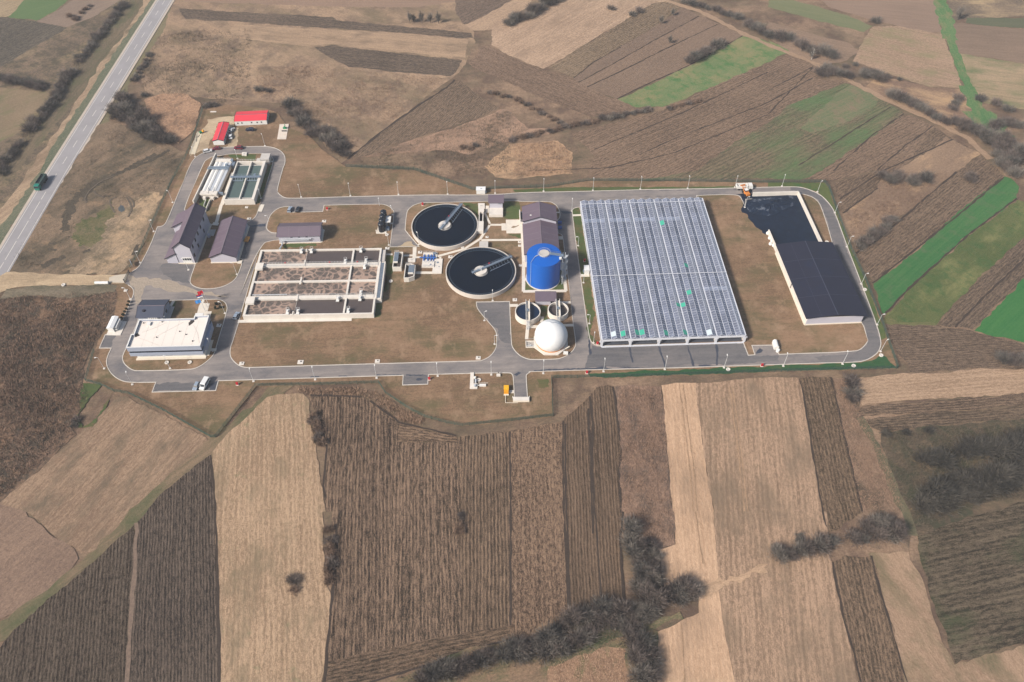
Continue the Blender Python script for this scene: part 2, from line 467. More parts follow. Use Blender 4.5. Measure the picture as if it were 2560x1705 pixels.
field('green_field', 'q20 972,908 1250,785 1600,618 2132,325 2205,320 2380,390 q30 0,360 205,462 0,572 q20 2355,570 1800,815 1385,980 1140,985', soil('green_strip', (106, 128, 88), (132, 140, 102), wang('q20 970,905', 'q20 2130,330'), 1, 0, .4, .4, .7, c3=(150, 140, 106), c3amt=.4, c4=(78, 122, 74), c4amt=.4))
# triangle
field('field', 'q10 1830,730 1872,742 2060,880 2242,990 2100,1062 1700,1192 1300,1312 1000,1432 845,1460 1150,1212 1500,962 1750,802', plough('ploughed_triangle', 'q10 1000,1430', 'q10 1830,730', (92, 79, 69), (150, 128, 112)))
band('furrow', 'q10 1830,730 1750,802 1500,962 1150,1212 845,1460', 1.2, dline, jit=.4)
field('meadow', 'q10 2250,1000 2355,1010 q20 0,1050 150,1180 500,1180 350,1230 0,1290 -400,1420 q10 1700,1380 1000,1440 1350,1310 1750,1190 2110,1070', soil('pink_meadow', (150, 122, 106), (186, 154, 134), R(25), 1, 0, .4, .6, .8, c3=(112, 98, 88), c3amt=.35))
field('meadow', 'q20 -20,1320 420,1290 560,1400 560,1600 -20,1640 q11 2200,60 2100,-40', soil('straw_patch', (168, 136, 112), (212, 178, 146), R(10), 1, 0, .2, .9, .8, c3=(110, 96, 84), c3amt=.3, c3scale=.09))
# ---- big ploughed block east of the plant road
E1, E2 = 'q20 760,1370', 'q20 2355,660'
big1 = plough('ploughed_east', E1, E2, (97, 82, 72), (156, 131, 114), row=1.6)
field('field', 'q20 545,1225 870,1142 1250,1060 1440,985 1800,822 2355,572 q30 0,578 190,488 480,600 435,722 680,742 870,800 1260,1050 1390,1090 1530,1155 1240,1568 q31 1000,0 660,85 -20,70 q21 1500,90 780,60 700,0 q20 770,1440 660,1330', big1)
field('field', 'q20 1700,1568 2050,1300 2355,1130 q30 200,960 700,760 880,805 1130,960 1260,1050 500,1568 q31 500,0 300,80 -20,70 q21 1200,80', plough('ploughed_east_greenish', E1, E2, (89, 83, 70), (142, 126, 106), row=2.2, streak=.9, c3=(98, 122, 84), c3amt=.42, c3scale=.025))
field('green_field', 'q30 600,900 760,775 870,815 1010,890 1000,960 700,1130 420,1230 300,1180', soil('green_tint', (102, 116, 86), (132, 128, 102), wang(E1, E2), 2.2, .15, .9, .6, .6, c4=(140, 122, 104), c4amt=.4))
for l in ('q20 760,1370 1100,1230 1600,1020 q20 2355,660', 'q20 1170,1420 1500,1270 2355,940', 'q20 1500,1400 2355,1050 q30 0,1050 410,620', 'q30 0,830 420,610', 'q30 0,940 410,715',
          'q21 150,0 q20 900,1540 1500,1400', 'q30 280,1520 700,1250 1130,980', 'q30 600,1568 950,1250 1250,1040', 'q30 1000,1568 1260,1340 1530,1150'):
    band('furrow', l, 0.6, dline, jit=.3)
# ---- top right corner
field('field', 'q30 0,-60 400,40 700,130 970,238 885,292 500,200 0,62', soil('green_top', (110, 120, 90), (136, 134, 106), R(-22), 1, 0, .5, .4, .5))
field('field', 'q30 420,-60 1545,-60 1605,292 1450,292 1180,232 960,180 560,62', soil('mauve_top', (138, 118, 106), (160, 136, 122), R(-12), 1.5, .1, .7, .4, .4))
field('meadow', 'q30 0,190 380,300 760,400 850,470 700,560 480,600 200,470 -30,330', soil('brown_top', (128, 110, 98), (166, 140, 122), R(-22), 1, 0, .7, .6, .5))
field('field', 'q30 968,240 1200,236 1605,310 1700,540 1790,810 1500,800 1150,690 780,560 900,330', stubble('straw_top', 'q30 780,440', 'q30 1700,640', (142, 121, 103), (185, 156, 136), c3=(138, 134, 102), c3amt=.35))
field('field', 'q30 1650,200 2400,270 2400,585 1745,480 1690,320', soil('brown_top_east', (124, 107, 96), (152, 130, 115), R(-8), 1.5, .1, .7, .5, .5))
field('field', 'q30 1745,488 2400,592 2400,1010 1920,935 1800,650', soil('straw_green_east', (144, 128, 104), (184, 160, 136), R(-14), 1, 0, .7, .6, .6, c3=(116, 124, 92), c3amt=.4))
field('meadow', 'q30 1640,-60 2400,-60 2400,150 1830,170 1690,190', soil('scrub_top_east', (98, 90, 84), (150, 130, 112), R(0), 1, 0, .3, .7, .9, c3=(190, 166, 134), c3amt=.3))
field('green_field', 'q30 1830,160 2400,165 2400,262 2000,235 1820,210', soil('dark_green_top', (92, 98, 80), (112, 112, 92), R(-5), 1, 0, .5, .4, .4))
field('meadow', 'q30 1000,690 1500,800 1790,815 1900,960 2000,1150 1700,1180 1400,1050 1150,930 900,800', soil('scrub_east', (118, 98, 88), (158, 130, 112), R(-25), 1, 0, .3, .8, .9, c3=(202, 170, 136), c3amt=.36, c3scale=.05))
for q, wd in (('q30 1560,-60 1610,80 1650,220 1680,360', 9), ('q30 1670,340 1730,500 1780,650 1850,800', 5), ('q30 1840,790 1900,940 1960,1060', 9), ('q30 1940,1020 2040,1160 2120,1260', 17)):
    band('grass_track', q, wd, soil('lush_track', (76, 120, 76), (116, 140, 98), R(80), 1, 0, .4, .9, .6, c3=(150, 136, 108), c3amt=.3, c3scale=.1), jit=wd * .14)
band('dirt_track', 'q20 1420,0 1750,110 2130,308 q30 180,480 480,600 700,710 1000,870 1300,1010 1600,1140 1850,1280 2050,1460', 3.6, soil('track_soil', (152, 128, 110), (182, 154, 132), R(-25), 1, 0, .5, .6, .5), jit=.8)
# ---- east of the plant
q31a, q31b = 'q31 960,1030', 'q31 1850,290'
pr_e = plough('ploughed_strip_east', q31a, q31b, (86, 73, 64), (146, 124, 108), row=1.4)
field('field', 'q30 1240,1568 1530,1160 1680,1260 1960,1420 1800,1520 1560,1640 q31 1270,-10 1040,140 690,392 655,255 590,158 640,105 1000,-5', pr_e)
field('meadow', 'q31 692,392 1015,160 1040,60 1300,-20 q30 1200,1568 1500,1380 1640,1255 1960,1415 1760,1560 q31 1700,25 1440,245 1000,605 815,752 780,640', soil('weedy_meadow', (124, 104, 92), (164, 138, 118), R(38), 1, 0, .3, .7, .8, c3=(206, 172, 138), c3amt=.24, c3scale=.06))
field('field', 'q31 812,762 1000,642 1450,252 1740,10 1960,-140 2130,0 2180,55 1600,530 1300,770 960,1035 900,900', pr_e)
field('green_field', 'q31 972,1040 1230,850 1500,605 1860,300 2175,52 2240,72 2312,150 2290,250 1850,582 1300,1080 1082,1312 1050,1310 1015,1150', soil('bright_green', (50, 106, 64), (84, 124, 78), wang(q31a, q31b), 1.5, .15, .5, .35, .5, bump=.25, c4=(96, 114, 84), c4amt=.34))
field('green_field', 'q31 1092,1312 1300,1092 1600,820 1880,582 2292,268 2420,300 2420,600 2200,740 1850,1080 1690,1250 1560,1408 1380,1395 1200,1400 1120,1360', soil('mottled_green', (86, 98, 62), (108, 114, 76), wang(q31a, q31b), 1.5, .1, .4, .4, .7, c3=(140, 138, 96), c3amt=.34, c4=(70, 100, 60), c4amt=.4))
field('field', 'q31 1562,1415 1690,1255 1860,1082 2200,745 2420,580 2420,960 2150,1200 1880,1462 1700,1440', plough('ploughed_strip_far_east', q31a, q31b, (83, 72, 64), (138, 118, 104)))
field('green_field', 'q31 1900,1472 2160,1202 2450,900 2450,1600 2300,1568 2100,1530', soil('bright_green_corner', (44, 108, 62), (76, 126, 74), wang(q31a, q31b), 1.5, .1, .5, .4, .5, bump=.25))
for l in ('q31 660,262 1060,0 q30 1700,1280', 'q31 690,392 1010,160', 'q31 812,762 1000,642 1450,252 1735,12', 'q31 965,1035 1300,770 1600,530 2170,60', 'q31 1085,1310 1300,1082 1850,584 2290,255', 'q31 1720,1440 2000,1150 2400,780'):
    band('furrow', l, 0.8, dline, jit=.3)
field('field', 'q31 1050,1415 1300,1415 1560,1418 1700,1450 1880,1472 2100,1535 2420,1610 q32 2420,255 2000,248 1310,297 1230,150 1130,0', plough('ploughed_brown_east', 'q32 1300,290', 'q32 2350,240', (89, 76, 67), (140, 120, 106), wave=.1))
field('meadow', 'q31 1090,1320 1200,1400 1560,1412 1540,1425 1130,1420 1060,1400', soil('grass_margin', (98, 104, 70), (126, 122, 88), 0, 1, 0, .4, .6, .5))
# ---- south-east fields
field('field', 'q32 790,345 1310,300 2000,252 2450,258 2450,475 1700,530 870,592 835,450', stubble('straw_south_east', 'q32 870,590', 'q32 2350,470', (151, 126, 107), (190, 162, 139)))
field('field', 'q32 875,598 1700,536 2450,480 2450,590 1500,655 850,700 820,640', plough('ploughed_south_east', 'q32 870,700', 'q32 2350,590', (80, 68, 60), (144, 122, 106)))
field('field', 'q32 860,722 1500,668 2450,606 2450,706 1700,770 1050,832 950,795', plough('ploughed_south_east_lower', 'q32 870,720', 'q32 2350,610', (78, 68, 60), (138, 118, 102)))
field('meadow', 'q32 600,335 790,330 840,450 830,640 880,760 1040,1000 1150,1260 1275,1575 q33 1330,180 1300,360 950,330 900,60 q32 870,1568 780,1150 690,830 620,510', soil('weedy_strip_east', (128, 106, 94), (166, 140, 120), R(-75), 1, 0, .35, .8, .7, c3=(92, 84, 74), c3amt=.4, c3scale=.08))
field('meadow', 'q32 1045,835 1700,775 2450,708 2450,1450 1900,1490 q33 1900,40 1370,220 1300,60 q32 1060,1000', soil('thicket_ground', (76, 70, 62), (120, 104, 90), R(10), 1, 0, .3, .8, .9, c3=(172, 146, 118), c3amt=.26, c3scale=.06, c4=(72, 76, 62), c4amt=.5))
band('grass_track', 'q32 840,700 960,900 1080,1150 1180,1400 1260,1568 q33 1300,100 1340,220', 3.2, soil('faint_track', (96, 98, 80), (132, 120, 100), R(-70), 1, 0, .4, .7, .4), jit=.8)
field('field', 'q33 1375,222 1900,32 2480,-110 2480,1180 2355,1215 1730,1402 1610,1050 1500,800', plough('dark_field_south_east', 'q33 1500,820', 'q33 2355,640', (62, 56, 48), (124, 110, 95), row=2.0, streak=1.0, c3=(74, 84, 60), c3amt=.25))
field('meadow', 'q33 930,380 1300,370 1450,700 1560,1060 1720,1410 2480,1200 2480,1700 1290,1700 1200,1300 1040,700', soil('straw_corner', (150, 124, 106), (184, 156, 134), R(-70), 1, 0, .5, .7, .6, c3=(116, 108, 86), c3amt=.35))
# ---- south fields, from west to east
field('meadow', 'q01 -600,1130 0,1120 300,1085 700,1090 1060,1050 1160,1090 1190,1180 1040,1330 900,1568 q02 860,0 760,250 750,400 850,480 650,790 700,860 0,1480 -600,1700', soil('reed_ground', (92, 78, 70), (146, 120, 104), R(55), 1, 0, .35, .9, 1.0, c3=(170, 136, 112), c3amt=.3, c3scale=.07, c4=(76, 72, 66), c4amt=.5))
field('field', 'q02 1180,510 1340,590 1640,745 1900,890 1905,950 1750,1130 1480,1350 1250,1568 q03 1250,5 900,370 640,310 235,0 q02 0,1560 -10,1490 400,1150 950,640 1060,520', stubble('stubble_west', 'q02 700,860', 'q02 100,1450', (133, 110, 95), (171, 145, 124), c3=(118, 104, 90), c3amt=.35, c3scale=.1))
field('meadow', 'q02 -600,1550 0,1500 q03 235,0 640,310 720,430 590,600 230,900 0,990 -600,1400', soil('meadow_south_west', (124, 104, 94), (160, 134, 118), R(50), 1, 0, .5, .8, .6))
band('farm_track', 'q12 330,330 0,640 q02 2100,840 1940,980 1700,1200 1400,1460 q03 1200,100 860,440 560,700 200,960 -200,1250', 6.5, soil('farm_track_soil', (116, 104, 86), (150, 128, 108), R(48), 1, 0, 1.0, .6, .3, c3=(96, 100, 74), c3amt=.4), jit=1.0)
rA, rB = 'q03 1180,1500', 'q03 1240,300'
field('field', 'q03 1255,95 1100,230 870,455 700,590 560,705 230,1005 80,1150 -40,1290 -300,1568 -300,1750 1135,1750 1160,1400 1220,700', plough('dark_ploughed_west', rA, rB, (58, 49, 44), (116, 103, 93), row=1.1, fs=.9, stretch=1.5, bump=1.3), rag=(1.5, .5))
field('field', 'q02 1935,1045 1700,1222 1450,1435 q03 1345,5 1262,95 1230,700 1170,1400 1150,1750 2025,1750 2015,1100 2002,700 1980,0 q02 1975,1400 1960,1250', plough('dark_ploughed', 'q03 1400,1500', 'q03 1440,300', (60, 53, 50), (118, 104, 95), row=1.0, bump=1.2), rag=(1.5, .3))
band('furrow_bank', 'q03 1258,100 1232,600 1200,1000 1165,1568', 1.3, mat('bank_soil', (128, 108, 94), .95, .3, 1.0), jit=.35)
field('field', 'q02 1950,1025 2150,800 2400,570 q12 100,515 250,488 430,485 490,545 500,720 530,920 580,1120 610,1350 640,1568 q13 610,0 625,500 660,700 705,830 665,1100 640,1400 610,1750 q03 2030,1750 2015,1100 2002,700 1982,0 q02 1975,1400 1962,1250', stubble('pale_stubble', 'q13 200,1500', 'q13 190,100', (147, 123, 103), (194, 166, 141), row=1.7, wave=.2, streak=.8, c3=(138, 122, 102), c3amt=.32, c3scale=.07, c4=(112, 122, 90), c4amt=.12), rag=(2, .4))
pm1 = plough('ploughed_centre', 'q13 1250,1200', 'q13 1270,100', (65, 56, 49), (160, 134, 116), row=1.2, wave=.24, streak=.7, fine=.95, bump=1.2, fs=.7, stretch=3.2)
field('field', 'q12 500,498 960,508 1060,560 1310,745 1295,932 1845,938 1875,880 2100,855 2335,830 2345,1568 q13 2345,0 2345,1045 1850,1128 1300,1240 700,1372 650,1372 700,850 735,400 700,0 q12 650,1568 615,1345 650,950 600,800 540,640', pm1, rag=(2, .4))
field('field', 'q12 500,498 960,508 1060,560 1300,745 1270,1000 1250,1568 q13 1180,400 1130,1270 700,1372 650,1372 700,850 735,400 700,0 q12 650,1568 615,1345 650,950 600,800 540,640', plough('ploughed_centre_west', 'q13 900,1200', 'q13 930,100', (59, 50, 45), (150, 126, 109), row=1.2, wave=.24, streak=.7, fine=.95, bump=1.2, fs=.7, stretch=3.2), rag=(2, .3))
field('field', 'q13 1900,1110 1870,300 q12 1900,880 2335,830 2345,1568 q13 2345,0 2345,1045', plough('ploughed_centre_east', 'q13 2100,900', 'q13 2100,100', (73, 62, 54), (150, 126, 108), row=1.2, wave=.35, streak=.6, fine=.8, bump=1.1, fs=.7, stretch=3), rag=(2, .4))
field('field', 'q12 1310,750 1500,800 1845,872 1852,935 1292,930', plough('ploughed_patch', 'q12 1310,840', 'q12 1850,900', (73, 61, 53), (158, 132, 113), bump=1.2, stretch=2.4))
field('field', 'q13 660,1375 1300,1242 1850,1130 2345,1047 2355,1185 1840,1300 1650,1392 1350,1480 1050,1600 400,1800 600,1568', plough('ploughed_headland', 'q13 700,1440', 'q13 1800,1200', (70, 60, 52), (148, 124, 106), bump=1.2, stretch=2.4))
field('field', 'q22 -12,835 200,785 380,760 465,735 478,1568 q23 482,0 515,900 420,1020 80,1168 -10,1190', plough('ploughed_lumpy', 'q23 250,900', 'q23 230,100', (83, 68, 59), (166, 138, 118), row=1.4, wave=.15, streak=.4, fine=1.0, bump=1.2, stretch=1.5))
field('field', 'q22 468,735 700,522 780,425 935,420 962,600 1000,900 1005,1070 985,1210 1005,1568 q23 1032,0 990,225 1012,600 1030,825 830,862 720,925 520,905 484,0 q22 480,1568', plough('ploughed_fine', 'q23 650,800', 'q23 620,100', (75, 63, 54), (136, 114, 98), row=1.1, wave=.3, streak=.5, fine=.6, bump=1.0, stretch=2.0))
for l in ('q22 468,735 475,1568 q23 483,0 518,900', 'q22 490,760 497,1568 q23 505,100 535,890', 'q22 715,510 745,760 738,1050 755,1568 q23 770,0 800,500 825,840', 'q22 700,620 725,1000 735,1568 q23 750,200',
          'q22 930,420 965,640 1003,1000 985,1200 1003,1568 q23 1030,0 992,220 1012,600 1032,830', 'q13 735,110 730,450 690,900 655,1250 630,1568', 'q12 560,640 640,900 655,1000 615,1330 640,1440', 'q12 2335,835 2345,1568 q13 2343,0 2343,1045', 'q03 1980,0 2002,700 2016,1100 2022,1568', 'q02 1937,1050 1965,1300 1980,1568',
          'q12 500,500 960,510', 'q12 1050,552 1320,748 1840,872', 'q13 1050,1568 1650,1390 1840,1298 2355,1180'):
    band('furrow', l, 0.75, dline, jit=.25)
field('meadow', 'q22 950,418 1160,408 1372,420 1405,700 1450,1200 1482,1568 q23 1490,0 1500,300 1360,360 1200,300 1000,230 1035,0 q22 1008,1568 990,1200 1010,1060 1000,900 965,600', soil('weed_strip', (122, 100, 90), (172, 142, 124), wang('q22 1250,1568', 'q22 1150,420'), 1, 0, .5, .9, .6, c3=(92, 84, 80), c3amt=.4, c3scale=.12), rag=(2, .6))
field('field', 'q22 1375,408 1500,385 1695,385 1730,750 1800,1300 1860,1568 q23 1850,0 1900,600 1925,900 2090,1750 1340,1750 1330,1108 1500,1040 1720,930 1730,700 1560,640 1400,690 1355,350 1505,300 1492,0 q22 1482,1568 1452,1200 1405,700', stubble('pale_straw', 'q23 1750,1500', 'q23 1620,0', (182, 150, 125), (222, 187, 160), streak=.55, fine=.6, c3=(166, 140, 120), c3amt=.3), rag=(2, .3))
field('field', 'q22 1690,392 2100,355 2360,335 q32 0,335 285,342 330,510 400,955 505,1568 q33 535,0 550,190 560,400 590,460 700,1000 870,1750 q23 2090,1750 1925,900 1900,600 1850,0 q22 1862,1568 1800,1300 1730,750', stubble('straw_rows', 'q33 300,1500', 'q33 150,0', (139, 116, 99), (189, 159, 137), row=1.8, wave=.28, streak=.95, c3=(134, 116, 100), c3amt=.35), rag=(2, .3))
field('field', 'q32 292,345 440,330 582,332 622,520 692,810 762,1110 862,1568 q33 895,0 720,90 560,185 540,130 532,0 q32 508,1568 400,950 332,505', plough('ploughed_strip_south', 'q32 700,1500', 'q32 450,400', (78, 67, 57), (144, 121, 103), row=1.3, stretch=1.6))
field('field', 'q33 592,462 700,400 830,420 950,402 1010,650 1100,950 1200,1300 1300,1750 870,1750 790,1300 700,1000', plough('ploughed_strip_south_lower', 'q33 1000,1400', 'q33 800,450', (75, 65, 56), (148, 124, 106), row=1.3, stretch=1.6))
for l in ('q32 290,350 330,505 400,955 505,1568 q33 540,140', 'q32 582,335 622,520 692,815 762,1110 862,1568', 'q33 592,465 700,1000 790,1300 860,1568', 'q33 950,405 1010,650 1100,950 1200,1300 1280,1568'):
    band('furrow', l, .6, dline, jit=.25)
field('meadow', 'q13 1050,1600 1500,1450 1700,1390 1850,1300 2355,1190 q23 200,1090 500,930 830,870 1100,870 1250,1060 1340,1100 1340,1750 q13 800,1750', soil('ditch_bank', (122, 104, 88), (168, 138, 116), R(20), 1, 0, .4, .8, .8, c3=(84, 98, 68), c3amt=.42, c3scale=.07))
field('meadow', 'q23 330,1420 700,1290 870,1240 1050,1260 1090,1568 1100,1750 350,1750', soil('weed_patch', (144, 116, 98), (184, 150, 126), R(80), 1, 0, .4, .9, .6, c3=(74, 110, 66), c3amt=.25, c3scale=.12))
band('grass_track', 'q23 450,1340 700,1250 1000,1120 1300,1040 1560,950', 2.4, soil('ditch_grass', (104, 104, 80), (146, 130, 106), R(15), 1, 0, .4, .9, .5), jit=1.0)

# ---- land between highway and plant
field('meadow', 'q01 60,930 100,800 400,340 640,0 q00 900,1150 1000,1120 1300,1200 1750,1420 q01 1560,130 1440,460 1220,860 1080,945 500,960', soil('waste_ground', (120, 104, 91), (164, 140, 120), R(55), 1, 0, .3, .8, .9, c3=(84, 80, 70), c3amt=.45, c3scale=.04, c4=(176, 146, 120), c4amt=.2))
field('meadow', 'q00 1320,920 1500,860 1700,860 1850,960 1800,1180 1640,1320 1500,1200 1380,1060', soil('straw_knoll', (160, 128, 108), (206, 168, 140), R(40), 1, 0, .2, 1.0, .7, c3=(120, 100, 88), c3amt=.3, c3scale=.1))
field('bare_soil', 'q01 720,860 800,720 940,560 960,440 1100,420 1230,250 1400,190 1500,230 1440,330 1420,400 1330,560 1230,800 1150,900 1060,945 700,950 600,900', soil('bare_soil', (122, 108, 94), (176, 154, 132), R(60), 1, 0, .5, .8, 1.0, c3=(206, 176, 146), c3amt=.38, c3scale=.05, c4=(104, 96, 82), c4amt=.42), rag=(1.2, 1.3))
field('meadow', 'q01 700,510 760,440 900,420 960,330 1040,270 1070,380 1080,410 980,470 960,540 930,640 850,700 740,700 670,640', soil('marsh_grass', (96, 96, 68), (132, 122, 94), R(30), 1, 0, .3, .9, .9, c3=(134, 118, 98), c3amt=.42, c3scale=.07, c4=(76, 90, 58), c4amt=.35), rag=(1.0, 1.5))
mud = soil('ditch_mud', (72, 68, 62), (104, 94, 84), R(40), 1, 0, .3, .8, .6)
for l, wd in (('q01 780,280 800,215 840,165 960,80 1150,0 q00 1300,1480 1440,1420', 2.6), ('q01 620,430 650,300 780,190 900,90', 4.5), ('q01 600,560 590,470 620,400', 4.0), ('q01 880,210 930,240 1020,235', 1.2), ('q01 760,755 830,730', 1.4), ('q01 445,675 520,670', 1.6), ('q01 440,720 520,735', 1.4), ('q01 380,880 600,790', 3.0), ('q00 1180,1560 1380,1480 1560,1380', 2.0), ('q01 1230,780 1270,680', 1.6)):
    band('ditch', l, wd, mud, jit=wd * .3, step=1.2)
field('puddle', 'q01 1085,345 1110,315 1140,330 1150,365 1120,385 1095,375', mat('puddle_mud', (84, 88, 88), .4, .2, .5, spec=.4), rag=(.6, .3))
mb = MB()
for l in ('q01 1040,390 1000,330 1020,270 1080,240', 'q01 1150,250 1205,290 1215,350 1190,420', 'q01 1195,250 1235,300 1232,345', 'q01 790,300 775,260 800,205 860,150 940,95 1040,50', 'q01 870,190 890,225 950,245'):
    strip_mb(smooth_loop([p + Vector((rnd.uniform(-.8, .8), rnd.uniform(-.8, .8), 0)) for p in pts(l)], 2, False, 170), .8, -.3, .12, mb=mb)
tag(mb.build('earth_ridges', mat('ridge_earth', (104, 92, 80), .95, .25, .6, bump=.5)), kind='structure')
field('access_track', 'q01 -60,1010 60,935 500,955 1000,960 1180,948 1150,1038 1000,1042 560,1058 250,1065 100,1085 -60,1150', soil('gravel_track', (176, 154, 130), (214, 190, 162), R(0), 1, 0, .9, .5, .5, c3=(150, 132, 112), c3amt=.3), rag=(3, .6))
field('meadow', 'q01 60,1090 250,1068 560,1062 1000,1045 1080,1060 1050,1120 600,1170 200,1160 0,1180', soil('gravel_bank', (112, 104, 94), (156, 142, 124), R(5), 1, 0, .4, .8, .6, c3=(90, 88, 74), c3amt=.4))

wt = soil('wheel_track', (156, 130, 108), (190, 158, 132), R(90), 1, 0, .8, .8, .5)
for l in ('q22 1540,400 1590,800 1640,1200 1670,1568', 'q22 1575,400 1625,800 1675,1200 1705,1568', 'q23 1690,0 1730,300 1760,480', 'q22 2000,420 2080,1000 2140,1568', 'q22 2030,420 2110,1000 2170,1568', 'q23 1560,1040 1590,1568'):
    band('wheel_track', l, .45, wt, jit=.2, step=2)
field('field', 'q23 1740,690 1900,600 2000,590 2355,480 2355,560 2050,640 1900,720 1760,800', soil('field_track', (176, 148, 124), (206, 174, 148), R(20), 1, 0, .9, .8, .4), rag=(1.2, 1.0))
# ---- highway
hw = mat('highway_asphalt', (160, 156, 158), .9, .10, .12, dirt=((140, 138, 142), .25, -.1))
hwp = [(-238.2, 120), (-237.6, 260), (-238.6, 337), (-237.6, 524), (-234, 760), (-220, 1300)]
roadL = [Vector((x, y, 0)) for x, y in hwp]
roadC = [Vector((-233.2 + (x + 238.2) * .9, y, 0)) for x, y in hwp]
tag(strip_mb(roadC, 13.0, -.29, -.03).build('highway_shoulder', mat('shoulder_gravel', (196, 182, 168), .95, .12, .6)), kind='structure')
tag(strip_mb(roadC, 10.2, -.1, -.01).build('highway', hw), kind='structure')
white = mat('road_paint', (214, 208, 200), .8, .12, .8)
mk = MB()
strip_mb([p + Vector((-4.3, 0, 0)) for p in roadC], .28, -.01, -.002, mb=mk); strip_mb([p + Vector((4.2, 0, 0)) for p in roadC], .28, -.01, -.002, mb=mk)
def on_c(y):
    for a, b in zip(roadC[:-1], roadC[1:]):
        if a.y <= y <= b.y: return a + (b - a) * ((y - a.y) / (b.y - a.y))
y = 240
while y < 620:
    p, q = on_c(y), on_c(y + (13 if y < 300 else 6.2)); strip_mb([p, q], .32, -.01, -.002, mb=mk); y += 14.6
tag(mk.build('road_markings', white), kind='structure')

# ---- plant lawns, asphalt, islands, kerbs
lawn = soil('site_lawn', (120, 98, 80), (158, 129, 107), R(4), 1, 0, .5, .75, 1.4, c3=(104, 98, 74), c3amt=.37, c3scale=.06, bump=.2, fs=1.2, c4=(170, 142, 120), c4amt=.3)
lawn_g = soil('green_lawn', (74, 92, 58), (98, 108, 70), R(4), 1, 0, .25, .45, .7, c3=(120, 100, 78), c3amt=.32, c3scale=.12, bump=.2, fs=1.2)
sheet('lawn', 'q01 1060,1042 1080,1120 1050,1330 900,1568 q02 870,90 790,350 930,405 1050,465 1190,490 1500,640 1940,888 1985,888 2355,425 q12 0,418 1130,388 1190,485 1380,615 1550,705 1900,785 2355,735 q22 0,735 378,692 362,340 900,335 1400,318 2355,285 q32 0,280 600,268 1180,258 1195,190 1110,20 q31 1055,1420 890,1000 760,720 640,400 565,170 530,112 0,112 q21 1500,100 700,95 H 1600,70 900,90 0,120 q10 1450,1568 830,1535 600,1370 480,1240 300,1180 200,1040 100,1000 q00 2100,960 1880,1000 1780,1250 1700,1420 q01 1590,90 1400,520 1290,760 1180,900 1090,944', lawn, z=0.0, rag=(2, .3))
sheet('grass_verge', 'q22 700,300 1400,272 2355,232 q32 0,232 500,215 850,205 960,180 1040,120 1090,150 1180,250 600,262 0,275 q22 2355,285 1400,318 900,335 720,330', soil('verge_grass_dark', (44, 84, 58), (66, 100, 66), R(4), 1, 0, .3, .5, .5, bump=.3, c4=(92, 98, 70), c4amt=.25), z=.012, rag=(1.5, .4))
sheet('grass_verge', 'q31 0,112 520,112 560,165 640,400 760,720 890,1000 1050,1415 1085,1540 1040,1560 1000,1420 860,1045 730,705 610,390 560,290 460,200 300,150 0,158', soil('verge_grass', (82, 98, 60), (106, 112, 74), R(-70), 1, 0, .3, .5, .7, bump=.3, c4=(60, 100, 62), c4amt=.35), z=.012, rag=(1.5, .3))
sheet('grass_verge', 'H 850,120 2348,60 K 1000,-8 2060,-22 2300,-22 2300,2 1000,14 H 2348,148 920,178', lawn_g, z=.012, rag=(1.5, .3))

asph = soil('asphalt', (138, 132, 133), (164, 155, 154), R(2), 3.0, 0, .8, .35, .8, c3=(112, 111, 118), c3amt=.42, c3scale=.06, bump=.08, fs=1.2)
outer = 'q01 1150,1040 1200,1065 1225,1090 1232,1130 1215,1180 1135,1368 1085,1508 970,1512 945,1568 q02 915,68 1025,68 990,140 978,200 995,260 1040,320 1110,365 1190,385 1435,382 1400,473 1985,458 2010,368 q12 0,358 600,340 1355,318 N 238,322 560,310 570,187 1100,172 1610,162 1640,180 1655,210 1672,495 1838,495 1818,210 1825,185 1870,155 q22 160,285 800,266 1500,250 2355,222 q32 500,205 830,197 900,180 960,150 1010,110 1035,60 1040,0 q31 1000,1420 860,1045 730,705 615,385 M 1510,365 1420,265 1320,205 1200,160 1080,135 600,147 0,162 K 1000,20 H 2348,155 920,185 730,212 0,235 F 2355,42 1100,75 370,97 290,80 230,40 200,0 D 2195,1080 2190,1000 2270,700 2345,440 A 1850,1130 1865,1030 1850,950 1800,880 1720,830 1620,795 1480,778 1200,785 780,797 640,800 540,815 450,850 370,895 280,940 200,1000 140,1075 60,1250 0,1400 q01 1735,0 1640,215 1540,460 1515,500 1490,515 1450,520 1380,700 1305,845 1280,885 1240,920 1190,940'
OUT = smooth_loop(pts(outer))
sheet('site_road', OUT, asph, z=0.03)
kerb_m = mat('kerb_concrete', (210, 202, 192), .85, .12, .4)
def kerb(name, P, closed=True, wd=.32, z0=0.0, z1=.16):
    return tag(strip_mb(P, wd, z0, z1, closed).build(name, kerb_m), kind='structure')
kerb('road_kerb', OUT[1:-1], False)
def island(name, spec, m=lawn, kb=True):
    P = smooth_loop(pts(spec)); sheet(name, P, m, z=0.12)
    if kb: kerb('kerb', P)
    return P
# west island between the tall hall and the treatment tanks
island('lawn', 'q01 1800,862 1745,1010 1758,1050 1810,1080 1890,1093 2000,1085 2090,1055 2160,1010 2195,950 2235,835 2228,815 2190,808 B 1560,760 1590,640 1620,625 1700,588 1768,520 1800,440 1940,0 D 1720,1568 2000,640 2095,330 2080,240 2020,180 1900,140 1700,130 960,150 870,185 640,195 450,290 385,365 0,1270 B 600,0 450,370 460,440 620,700 640,1388')
